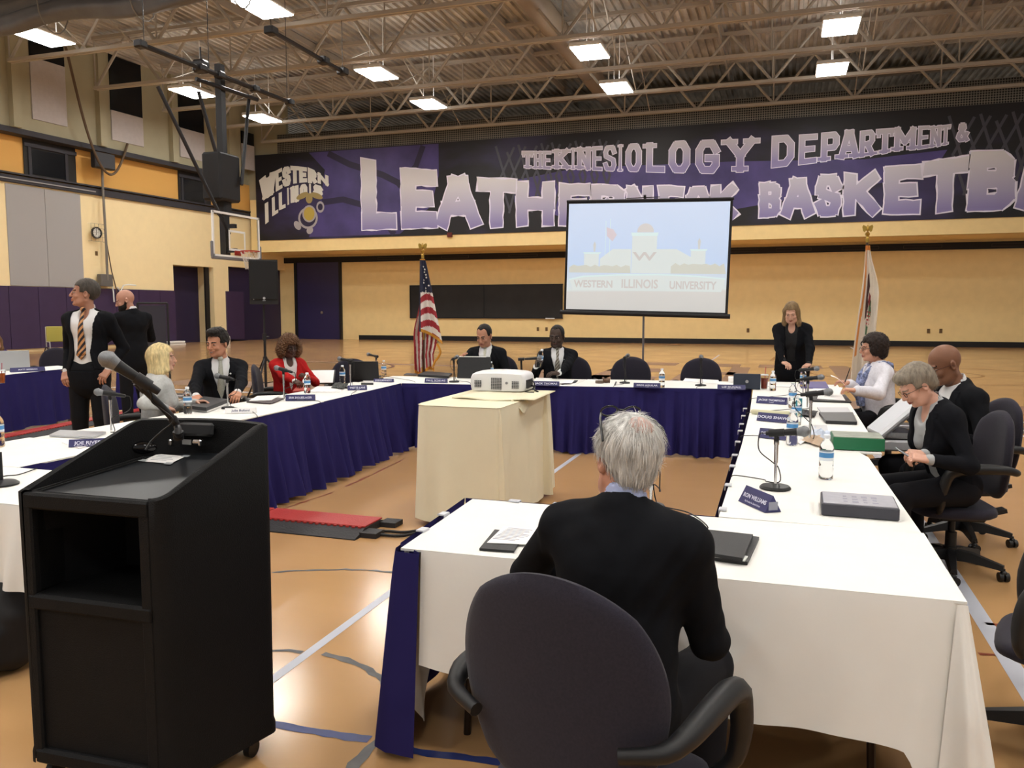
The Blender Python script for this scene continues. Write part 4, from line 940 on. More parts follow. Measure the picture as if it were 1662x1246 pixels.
# right row plates face the inside of the ring (towards -X): yaw -90 turns the front (-Y) to -X
plate(1232, 822, 0, 'RON WILLIAMS', 'Vice President for Student Services', 'navy name plate turned steeply, beside the round microphone base', yaw=R_(-58), wd=.22, h=.07)
plate(1262, 712, 0, 'POLLY RADOSH', 'Provost', 'navy name plate partly hidden by the nearest microphone', yaw=R_(-20), wd=.24)
plate(1255, 684, 0, 'DOUG SHAW', '', 'navy name plate resting behind the long cream object', yaw=R_(-22), wd=.24)
plate(1253, 655, 0, 'JACKIE THOMPSON', 'Trustee', 'navy name plate left of the far water bottles on the right row', yaw=R_(-14), wd=.27)
plate(1187, 632, 0, 'LIZ DUVALL', 'Student Trustee', 'navy name plate in front of the dark tablet case', yaw=R_(4), wd=.29, h=.05)
plate(1050, 629, 0, 'GREG AGUILAR', 'Trustee', 'navy name plate left of the lone bottle by the empty chairs', yaw=R_(5), wd=.29, h=.05)
plate(887, 626, 0, 'JACK THOMAS', 'President', 'navy name plate in front of the man lifting a bottle', yaw=R_(7), wd=.29, h=.05)
plate(708, 621, 0, 'PAUL SCHLAG', 'Board of Trustees', 'navy name plate in front of the black folder below the flag', yaw=R_(8), wd=.27, h=.05)
plate(623, 620, 0, 'JOSH BENNETT', '', 'navy name plate right of the black laptop', yaw=R_(12), wd=.24, h=.04)
plate(580, 633, 0, 'YVETTE LANE', 'Trustee', 'navy name plate turned aside below the microphone by the laptop', yaw=R_(35), wd=.20, h=.05)
plate(488, 650, 0, 'ERIK DOLIESLAGER', 'Treasurer', 'navy name plate in front of the woman in red', yaw=R_(25), wd=.27, h=.055)
plate(391, 670, 0, 'Julie Buford', '', 'white paper name plate in front of the smiling man', yaw=R_(28), white=True, wd=.25, h=.04)
plate(143, 724, 0, 'JOE RIVES', 'Senior Vice President', 'navy name plate beside the lectern rim in front of the blonde woman', yaw=R_(36), wd=.21, h=.045)
plate(45, 603, 0, 'MATT BIERMAN', '', 'navy name plate on the table far left', yaw=R_(60), wd=.42, h=.06)

# ---- papers, folders, laptops -----------------------------------------------------
def slab(name, pts, h, m, label, cat, z=TZ + .006, bev=0, **k):
    """a thin flat thing whose four corners (counter-clockwise, pixels) lie on the table"""
    P = [at(u, v, z) for u, v in pts]; c = sum(P, Vector()) / len(P); b = MB()
    a = sum((P[i].x * P[(i + 1) % len(P)].y - P[(i + 1) % len(P)].x * P[i].y) for i in range(len(P)))
    if a < 0: P = P[::-1]
    b.prism([(p.x - c.x, p.y - c.y) for p in P], 0, h); o = b.build(name, m, smooth=0); o.location = (c.x, c.y, z); tag(o, label, cat, **k); return o
M_ink = mat('grey_print_ink', '#9a9aa6', .8)
def printed(o, n=9, w=.15, l=.2, rz=0, c=(0, 0), z=.0018):
    b = MB(); r = random.Random(n)
    for i in range(n):
        ww = w * r.uniform(.6, 1); b.box((c[0] + (ww - w) / 2 * math.cos(rz) - (i / n - .5) * l * -math.sin(rz), c[1] + (i / n - .5) * -l * math.cos(rz) + (ww - w) / 2 * math.sin(rz), z), (ww, l / n * .35, .0004), rz=rz)
    b.build('print', M_ink, o, smooth=0)
# foreground table
o = slab('folder', [(778, 893), (834, 897), (852, 868), (803, 862)], .008, M_bk, 'black folder under the printed page left of the white haired man', 'folder')
o = slab('paper', [(790, 881), (862, 884), (872, 858), (818, 854)], .0015, M_paper, 'printed page lying on the black folder left of the white haired man', 'paper', z=TZ + .015); printed(o, 10, .12, .17, -.05)
o = slab('portfolio', [(1128, 905), (1213, 917), (1232, 876), (1133, 862)], .012, M_bk, 'black leatherette portfolio at the right elbow of the white haired man', 'folder')
slab('page_edge', [(1130, 900), (1209, 911), (1214, 904), (1133, 893)], .004, M_paper, '', None, z=TZ + .018)
C.objects[-1].parent = o if False else None
tag(C.objects[-1], 'white page edge showing from the black portfolio', 'paper')
slab('folder', [(1122, 898), (1205, 911), (1222, 872), (1130, 862)], .012, M_bk, 'upper black cover of the portfolio beside the white haired man', 'folder', z=TZ + .022)
# box folder (grey, with a labelled lid)
def boxf():
    P = [at(1333, 836, TZ + .006), at(1460, 846, TZ + .006), at(1456, 818, TZ + .006), at(1338, 806, TZ + .006)]
    a, b_ = P[0], P[1]; rz = math.atan2((b_ - a).y, (b_ - a).x); L_ = (b_ - a).length; W = .24; c = (a + b_) / 2 + Vector((-math.sin(rz), math.cos(rz), 0)) * W / 2
    t = empty('box_folder', (c.x, c.y, TZ + .006), rz, 'dark grey box folder with a light printed lid near the seam of the cloths', 'box')
    MB().box((0, 0, .025), (L_, W, .05), bev=.004).build('case', mat('dark_grey_card', '#3c3c44', .55), t)
    MB().box((0, 0, .0515), (L_ - .015, W - .015, .003)).build('lid_sheet', mat('grey_printed_sheet', '#a3a3ab', .6, noise=.06, nscale=30), t, smooth=0)
    b = MB(); r = random.Random(4)
    for i in range(4):
        for j in range(3): b.box((-L_ * .18 + i * L_ * .13, -.06 + j * .05, .0535), (.025 * r.uniform(.5, 1), .035 * r.uniform(.4, 1), .0006))
    b.build('print', M_ink, t, smooth=0)
boxf()
# green box, papers and silver briefcase
def greenbox():
    a, b_ = at(1352, 729, TZ + .006), at(1436, 733, TZ + .006); rz = math.atan2((b_ - a).y, (b_ - a).x); L_ = (b_ - a).length; W = .26; c = (a + b_) / 2 + Vector((-math.sin(rz), math.cos(rz), 0)) * W / 2
    t = empty('box_file', (c.x, c.y, TZ + .006), rz, 'green box file overhanging the right table edge', 'box')
    MB().box((0, 0, .038), (L_, W, .076), bev=.003).build('case', mat('green_card', '#1d6b46', .45), t, smooth=0)
    MB().box((-.0, 0, .0775), (L_ - .01, W - .01, .003)).build('lid', mat('mottled_lid', '#8c9284', .5, noise=.25, nscale=14), t, smooth=0)
greenbox()
def crumple(name, pts, h, m, label, cat, seed=1, z=TZ + .006):
    P = [at(u, v, z) for u, v in pts]; c = sum(P, Vector()) / 4; r = random.Random(seed)
    zz = [[r.uniform(0, 1) for _ in range(9)] for _ in range(9)]
    def fn(u, v):
        p = (P[0].lerp(P[1], u)).lerp(P[3].lerp(P[2], u), v); i, j = int(round(u * 8)), int(round(v * 8)); return (p.x - c.x, p.y - c.y, .002 + h * zz[i][j] * (.4 + .6 * math.sin(PI * u) * math.sin(PI * v)))
    b = MB(); b.grid(fn, 8, 8); o = b.build(name, m, smooth=20); o.location = (c.x, c.y, z); solid(o, .0015, 1); tag(o, label, cat); return o
crumple('envelope', [(1300, 716), (1330, 726), (1352, 712), (1312, 703)], .03, mat('tan_envelope', '#b79f86', .7), 'open tan envelope beside the green box file', 'envelope', 3)
crumple('paper', [(1314, 710), (1350, 722), (1356, 706), (1322, 696)], .045, mat('bluish_paper', '#b9c4d4', .6), 'crumpled bluish papers against the green box file', 'paper', 5)
crumple('paper', [(1286, 716), (1300, 722), (1312, 714), (1296, 708)], .02, M_paper, 'small white papers below the second microphone', 'paper', 6)
slab('laptop', [(1310, 704), (1345, 704), (1342, 692), (1306, 692)], .012, M_silver, 'thin silver laptop behind the crumpled papers', 'laptop')
slab('laptop', [(1340, 687), (1391, 689), (1384, 673), (1329, 673)], .022, mat('dark_graphite', '#232326', .4), 'closed black laptop beside the briefcase', 'laptop')
slab('laptop', [(1335, 673), (1383, 674), (1376, 662), (1326, 662)], .008, M_silver, 'thin silver laptop behind the closed black one', 'laptop')
# folder stack and papers of the woman in white
slab('folder', [(1318, 652), (1382, 654), (1372, 642), (1322, 640)], .012, M_bk, 'black folder under the white papers of the woman in white', 'folder')
o = slab('paper', [(1326, 647), (1372, 650), (1366, 640), (1330, 637)], .002, M_paper, 'white papers lying on the black folder in front of the woman in white', 'paper', z=TZ + .02); printed(o, 6, .12, .16)
slab('paper', [(1316, 636), (1362, 640), (1368, 629), (1322, 627)], .003, M_paper, 'white page left of the pen of the woman in white', 'paper')
slab('paper', [(1240, 627), (1292, 629), (1296, 621), (1246, 620)], .006, M_paper, 'open white papers in front of the standing woman', 'paper')
slab('folder', [(1300, 630), (1346, 631), (1340, 620), (1300, 620)], .008, mat('violet_folder', '#4b4080', .5), 'violet folder right of the standing woman', 'folder')
def tab_case(u, v, wpx, hpx, rz, label, m, logo=True):
    p = tp(u, v); s = p.y * .95 / FPX * 1.03; W, H_ = wpx * s, hpx * s
    t = empty('tablet_case', (p.x, p.y, TZ + .006), rz, label, 'tablet'); R = Matrix.Rotation(-.18, 3, 'X')
    MB().box((0, .5 * H_ * .18, H_ / 2), (W, .014, H_), bev=.006, M=R).build('cover', m, t)
    MB().box((0, .09, .3 * H_), (W * .96, .01, H_ * .8), M=Matrix.Rotation(.55, 3, 'X')).build('stand_flap', m, t)
    if logo: MB().cyl((0, -.009, H_ / 2), (0, -.004, H_ / 2), .016 * H_ / .16, n=16).build('emblem', M_silver, t)
tab_case(1212, 632, 42, 25, R_(4), 'navy tablet case standing upright left of the red drink', mat('navy_case', '#232b3a', .5))
slab('box', [(1182, 620), (1192, 620), (1192, 617), (1182, 617)], .05, M_paper, 'small white box behind the dark tablet case', 'box')
slab('paper', [(1108, 619), (1168, 623), (1166, 617), (1112, 614)], .003, M_paper, 'white papers at the empty place left of the tablet case', 'paper')
def cup(p, label, col):
    t = empty('drink_cup', (p.x, p.y, TZ + .006), 0, label, 'cup')
    MB().lathe([(0, 0), (.033, 0), (.044, .145), (.0425, .145), (.032, .004), (0, .004)], 24).build('cup', mat('clear_cup', (.95, .95, .95), .05, trans=1, ior=1.2), t, smooth=60)
    MB().lathe([(0, .006), (.031, .006), (.040, .115), (0, .115)], 24).build('drink', mat(col[0], col[1], .2, noise=.2, nscale=60), t, smooth=60)
    MB().lathe([(.046, .145), (.046, .152), (.036, .158), (0, .158)], 24).build('lid', mat('clear_lid', '#c9d0d2', .2), t, smooth=60)
    MB().cyl((.005, 0, .10), (.012, .005, .235), .004, n=8).build('straw', mat('pink_straw', '#a5404e', .4), t)
cup(tp(1240, 631), 'clear cup of red iced drink with a straw', ('red_iced_drink', '#8c3423'))
cup(tp(3, 622), 'clear cup of orange drink at the left edge of the far table', ('orange_iced_drink', '#a8572c'))
def gavel():
    c = tp(973, 622); o = MB().lathe([(0, 0), (.048, 0), (.05, .012), (.048, .03), (.044, .034), (0, .034)], 28).build('gavel_block', mat('grey_wood', '#6b5c4f', .4)); o.location = (c.x, c.y, TZ + .006); tag(o, 'round wooden gavel block left of the gavel', 'gavel block')
    c = tp(984, 622); t = empty('gavel', (c.x, c.y, TZ + .034), .4, 'brown wooden gavel lying by its block', 'gavel'); m = mat('brown_wood', '#553c2a', .35)
    R = Matrix.Rotation(PI / 2, 3, 'Y'); MB().lathe([(0, -.04), (.026, -.04), (.028, -.032), (.022, -.024), (.026, -.015), (.026, .015), (.022, .024), (.028, .032), (.026, .04), (0, .04)], 20, R=R).build('head', m, t)
    MB().lathe([(.007, 0), (.008, .12), (.012, .2), (.008, .225), (0, .226)], 12, R=Matrix.Rotation(-PI / 2 + .08, 3, 'X')).build('handle', m, t)
gavel()
o = slab('portfolio', [(912, 624), (934, 621), (938, 618), (915, 617)], .008, M_bk, 'black portfolio right of the plate of the man lifting a bottle', 'folder')
slab('paper', [(906, 622), (928, 622), (932, 617), (908, 616)], .002, M_paper, 'white paper lying half on the portfolio by the man lifting a bottle', 'paper', z=TZ + .016)
slab('paper', [(868, 618), (900, 620), (896, 614), (870, 613)], .002, M_paper, 'white papers under the hand of the man lifting a bottle', 'paper')
slab('pen', [(997, 625), (999, 625), (1001, 620), (999, 620)], .008, M_cable, 'short black pen beside the gavel', 'pen')
slab('folder', [(678, 611), (728, 614), (734, 609), (690, 606)], .03, M_bk, 'stack of black folders below the draped flag', 'folder')
slab('phone', [(655, 609), (675, 610), (678, 607), (660, 606)], .008, M_cable, 'black phone near the corner behind the black folders', 'phone')
slab('paper', [(594, 622), (632, 619), (620, 614), (588, 617)], .002, M_paper, 'white page in front of the black laptop', 'paper')
slab('pen', [(586, 624), (606, 624), (606, 622), (586, 622)], .008, M_cable, 'dark pen lying in front of the black laptop', 'pen')
def laptop_open(u, v, rz, wd, hh, label, m, tilt=.28, screen=None):
    p = tp(u, v); t = empty('laptop', (p.x, p.y, TZ + .006), rz, label, 'laptop')
    MB().box((0, -.11, .009), (wd, .23, .018), bev=.004).build('keyboard_base', m, t)
    MB().box((0, 0, hh / 2), (wd, .010, hh), bev=.003, M=Matrix.Rotation(-tilt, 3, 'X')).build('lid', m, t).location = (0, .02 + .5 * hh * math.sin(tilt), .01)
    return t
laptop_open(592, 618, R_(-20 + 180 + 35), .36, .23, 'open black laptop seen from behind its lid on the left row corner', mat('matte_black', '#161617', .5), tilt=.2)
laptop_open(22, 601, R_(180 + 40), .42, .27, 'open light grey laptop on the table far left', mat('light_grey_plastic', '#a8aaac', .4), tilt=.1)
slab('laptop', [(150, 712), (172, 703), (98, 700), (80, 708)], .012, M_silver, 'closed silver laptop on the left row beside the lectern', 'laptop')
slab('paper', [(128, 728), (150, 722), (135, 716), (100, 718)], .002, M_paper, 'white page in front of the silver laptop', 'paper')
slab('binder', [(312, 666), (336, 669), (373, 655), (318, 652)], .012, M_paper, 'white pages under the dark binder of the smiling man', 'paper')
slab('binder', [(308, 664), (335, 667), (371, 653), (330, 648)], .03, mat('dark_grey_binder', '#2e2e31', .5), 'dark grey binder in front of the smiling man', 'binder', z=TZ + .019)
slab('folder', [(400, 653), (440, 656), (462, 647), (415, 646)], .008, mat('black_red_folder', '#2a1416', .5), 'black folder with reddish cover left of the name plate', 'folder')
slab('paper', [(404, 651), (440, 650), (455, 642), (418, 643)], .006, M_paper, 'stack of white papers between the smiling man and the woman in red', 'paper', z=TZ + .015)
slab('paper', [(500, 636), (552, 636), (560, 627), (515, 627)], .003, M_paper, 'white papers in front of the woman in red', 'paper')
slab('napkin', [(475, 636), (500, 634), (498, 629), (480, 630)], .01, mat('red_napkin', '#a33f34', .7), 'red folder by the left bottle of the woman in red', 'folder')
def binder_open():
    p = tp(520, 622); t = empty('binder', (p.x - .12, p.y + .12, TZ + .006), R_(25), 'open black ring binder propped in front of the woman in red', 'binder')
    MB().box((0, 0, .06), (.42, .02, .26), M=Matrix.Rotation(-1.0, 3, 'X'), bev=.004).build('cover', M_bk, t)
    MB().box((0, -.02, .065), (.39, .008, .24), M=Matrix.Rotation(-1.0, 3, 'X')).build('pages', M_paper, t, smooth=0)
binder_open()
crumple('cloth', [(537, 630), (556, 633), (566, 625), (545, 622)], .05, mat('dark_cloth', '#3a3d3a', .7, noise=.5, nscale=40), 'crumpled dark keys pouch left of the turned name plate', 'pouch', 9)
# long cream thing and sunglasses case on the right row
o = MB().tube(bez([(0, 0, .02), (.1, -.03, .02), (.22, -.05, .02), (.3, -.055, .02)]), [.012] + [.02] * 17 + [.01], n=10).build('cream_case', mat('cream_case', '#c9c5a4', .5)); p = tp(1219, 672); o.location = (p.x, p.y, TZ + .006); tag(o, 'long cream spectacle case leaning by the middle right name plate', 'case')
crumple('sunglasses_case', [(1296, 675), (1322, 678), (1328, 668), (1300, 666)], .03, M_bk, 'black sunglasses case behind the second microphone', 'case', 4)
o = MB().lathe([(0, 0), (.034, 0), (.034, .15), (0, .152)], 20).build('tumbler', mat('teal_tumbler', '#2f8a9a', .3)); p = tp(1294, 677); o.location = (p.x, p.y, TZ + .006); tag(o, 'teal tumbler behind the line of water bottles', 'tumbler')

# ---- silver briefcase, open on the chair side of the right row ---------------------
def briefcase():
    c = at(1412, 709, .74); t = empty('briefcase', (.82, 6.18, .64), R_(10), 'open silver aluminium briefcase beside the grey haired woman', 'briefcase')
    m = mat('brushed_aluminium', '#c3c5c9', .4, metal=.4)
    MB().box((.0, 0, .04), (.38, .32, .075), bev=.012).build('base_shell', m, t)
    R = Matrix.Rotation(-R_(43), 3, 'Y'); o = MB().box((-.055, 0, .225), (.38, .32, .05), bev=.018, M=R).build('lid', m, t)
    MB().box((-.19, .0, .085), (.02, .26, .02)).build('hinge', M_chrome, t)
    MB().cyl((.12, -.1, .08), (.17, -.1, .2), .006, n=8).cyl((.12, .1, .08), (.17, .1, .2), .006, n=8).build('lid_stay', M_chrome, t)
    b = MB()
    for y in (-.1, .1): b.box((.195, y, .07), (.02, .03, .03), bev=.004)
    b.build('latch', M_chrome, t)
    MB().box((.0, 0, .082), (.34, .28, .012)).build('lining', M_bk, t, smooth=0)
briefcase()

# ---- projector trolley with cream cloth -------------------------------------------
def trolley():
    x0, x1, y0, y1, z = -2.56, -1.89, 5.42, 6.75, .90
    t = empty('projector_trolley', ((x0 + x1) / 2, (y0 + y1) / 2, 0), 0, 'projector trolley hidden under a cream cloth', 'trolley'); cx, cy = (x0 + x1) / 2, (y0 + y1) / 2
    MB().box((0, 0, z - .03), (x1 - x0 - .20, y1 - y0 - .28, .03)).build('shelf', M_tan_ply, t, smooth=0)
    for sx in (-1, 1):
        for sy in (-1, 1): MB().box((sx * .24, sy * .55, z / 2 - .02), (.03, .03, z - .04)).build('leg', M_leg, t, smooth=0)
    top = MB(); ins = .035
    P = [(x0 - .004, y1), (x0 - .004, y0 + .14), (x0 + .015, y0 + .045), (x0 + .10, y0 - .005), (x1 - .02, y0 - .005), (x1 + .004, y0 + .02), (x1 + .004, y1)]
    top.add([(px_, py_, z + .004) for px_, py_ in P] , [tuple(range(7))]); c = top.build('tablecloth', M_clothc, smooth=0); tag(c, 'cream cloth draped over the projector trolley in the middle of the ring', 'tablecloth')
    path = [(x0, y1), (x0, y0 + .14), (x0 + .02, y0 + .05), (x0 + .10, y0), (x1 - .02, y0), (x1, y0 + .02), (x1, y1), (x0, y1)]
    side_cloth(path, c, lambda s, L_: .85, seed=12, amp=.014, flare=.03, z=z + .002, m=M_clothc, name='drop', crease=.02, dens=60, nv=24, per=.42)
    # gathered corner folds
    for (x, y, a, wd, s_) in ((x1 - .01, y0 - .005, -.5, .12, 3), (x1 + .01, y1 - .25, .2, .14, 5)):
        def fn(u, v):
            q = (u - .5) * wd * (.15 + v); f = .05 * math.sin(PI * u) * min(1, v * 1.6) + .012 * math.sin(u * 14) * v
            return Vector((x + q * math.cos(a) * .8 + f * .7 + .02, y + q * math.sin(a) * .5 - f * .6 * (1 if s_ == 3 else .2), z - .01 - .84 * v))
        b = MB(); b.grid(fn, 20, 20); b.build('corner_fold', M_clothc, c, smooth=180)
    # second cloth folded under the projector
    b = MB()
    def f2(u, v):
        px_ = -2.42 + .60 * u + .08 * (1 - v) * (u - .5); py_ = 5.92 + .75 * v; zz = z + .012 + .006 * math.sin(9 * u) * (1 - v)
        return (px_ if u < 1 else px_, py_ - .06 * math.sin(PI * u) * (1 - v), zz)
    b.grid(f2, 16, 8); o = b.build('cloth', M_clothc, smooth=180); solid(o, .006, 0); tag(o, 'folded cream cloth lying under the projector', 'cloth')
    b = MB()
    def f3(u, v): return (-1.95 + .09 * u + .02 * v, 5.86 + .16 * v, z + .014 - .075 * u * u * (1 - .5 * abs(2 * v - 1)) - (.05 * u if v < .5 else 0))
    b.grid(f3, 6, 6); q = b.build('hanging_corner', M_clothc, o, smooth=180); solid(q, .004, 0)
trolley()
def projector():
    t = empty('projector', (-2.27, 6.60, .922), R_(4), 'white video projector standing on the draped trolley', 'projector'); m = mat('projector_white', '#dfdfe0', .4)
    W, D, H_ = .50, .38, .15
    def fn(u, v):
        return None
    b = MB(); rings = []
    for z, k in ((0, .93), (.006, .96), (.03, .985), (.075, 1.0), (.11, .985), (.135, .93), (.148, .82), (.152, .6), (.153, .05)):
        r = []
        for i in range(48):
            a = 2 * PI * i / 48; e = .28; x = W / 2 * k * math.copysign(abs(math.cos(a)) ** e, math.cos(a)); y = D / 2 * (k * .3 + .7 if k > .9 else k) * math.copysign(abs(math.sin(a)) ** e, math.sin(a)); r.append((x, y, z + (.012 * math.cos(x * 6) if z > .13 else 0)))
        rings.append(r)
    b.add([p for r in rings for p in r], [(j * 48 + i, j * 48 + (i + 1) % 48, (j + 1) * 48 + (i + 1) % 48, (j + 1) * 48 + i) for j in range(len(rings) - 1) for i in range(48)] + [tuple(range(48))[::-1]])
    b.build('housing', m, t, smooth=50)
    dk = mat('dark_vent', '#2b2b2e', .6)
    for (x0, nx, nz, zc) in ((-.19, 4, 5, .065), (-.045, 6, 8, .07), (.135, 4, 5, .062)):
        v = MB()
        for i in range(nx):
            for j in range(nz): v.box((x0 + i * .016, -D / 2 - .0035, zc + (j - nz / 2) * .0125), (.010, .006, .007))
        v.build('vent', dk, t, smooth=0)
    MB().cyl((.085, -D / 2 - .008, .07), (.085, -D / 2 + .01, .07), .011, n=16).build('sensor', mat('grey_sensor', '#77777a', .4), t)
    MB().box((.248, -.05, .06), (.012, .20, .07)).build('port_panel', dk, t, smooth=0)
    MB().tube(bez([(.25, -.1, .09), (.29, -.11, .085), (.31, -.12, .05), (.29, -.13, .02), (.24, -.16, .0), (.32, -.2, -.003)]), .005, n=7).build('cable', M_cable, t)
    MB().tube(bez([(.25, -.02, .04), (.285, -.03, .03), (.30, -.09, .01), (.34, -.13, -.003)]), .007, n=7).build('cable', M_cable, t)
    MB().cyl((-.12, D / 2 - .01, .075), (-.12, D / 2 + .02, .075), .045, n=24).build('lens', dk, t)
    M = Matrix.Translation((.02, -.02, .168)); text_mesh('PROJECTOR' if False else '- - -', .02, M, M_ink, 'print', t)
projector()
# ---- cable ramps, floor cables ------------------------------------------------------
M_redr = mat('red_rubber', '#a8302c', .45, bump=.4, bscale=90); M_blkr = mat('black_ramp_rubber', '#232326', .6, bump=.4, bscale=60)
def ramp(x0, x1, y0, y1, label, along='x'):
    t = empty('cable_ramp', ((x0 + x1) / 2, (y0 + y1) / 2, 0), 0, label, 'cable ramp'); L_ = x1 - x0; W = y1 - y0; n = max(1, round(L_ / .92)); q = L_ / n
    for i in range(n):
        cx = -L_ / 2 + (i + .5) * q; b = MB(); M = Matrix(((0, 0, 1), (1, 0, 0), (0, 1, 0)))
        b.prism([(-W / 2, 0), (W / 2, 0), (W / 2, .008), (W * .22, .05), (-W * .22, .05), (-W / 2, .008)], cx - q / 2 + .004, cx + q / 2 - .004, M=M); b.build('ramp_body', M_blkr, t, smooth=0)
        b = MB(); b.box((cx, .02, .056), (q - .02, W * .50, .012), bev=.003)
        for k in range(int(q / .05)): b.box((cx - q / 2 + .04 + k * .05, .02 - W * .26, .052), (.025, .02, .01))
        b.build('red_lid', M_redr, t, smooth=0)
    return t
r1 = ramp(-4.65, -2.78, 4.92, 5.46, 'red and black cable ramp on the floor beside the projector trolley')
for yy in (-.13, .17): MB().box((.99, yy, .02), (.13, .13, .035)).build('end_hook', M_blkr, r1, smooth=0)
r2 = ramp(-2.4, 2.4, -.2, .2, 'red and black cable ramp along the far left table'); r2.location = (-9.12, 8.0, 0); r2.rotation_euler = (0, 0, R_(99))
for k, (a, lab) in enumerate((((-2.75, 5.15), 'upper black cable running from the cable ramp to the trolley'), ((-2.75, 5.05), 'lower black cable running from the cable ramp to the trolley'))):
    o = MB().tube(bez([(a[0], a[1], .014), (-2.65, a[1] + .02, .014), (-2.5, a[1] + .05, .014), (-2.35, a[1] + .3, .014)]), .011, n=7).build('cable', M_cable); tag(o, lab, 'cable')
def coil():
    P = [at(u, v, .008) for u, v in ((1178, 1080), (1200, 1112), (1240, 1138), (1275, 1148), (1300, 1140), (1305, 1122), (1285, 1125), (1280, 1140), (1300, 1146), (1312, 1128), (1330, 1132), (1346, 1142), (1338, 1148), (1318, 1138), (1295, 1120), (1255, 1112), (1215, 1112), (1185, 1130))]
    o = MB().tube(bez(P), .006, n=6).build('cable', mat('dark_brown_cord', '#2a1d18', .6)); tag(o, 'dark tangled cord on the floor under the near table', 'cable')
    o = MB().box((0, 0, .002), (.07, .12, .003), rz=.6).build('paper_tag', M_paper); p = at(1180, 1138); o.location = (p.x, p.y, .001); tag(o, 'white tag on the floor under the near table', 'tag')
coil()
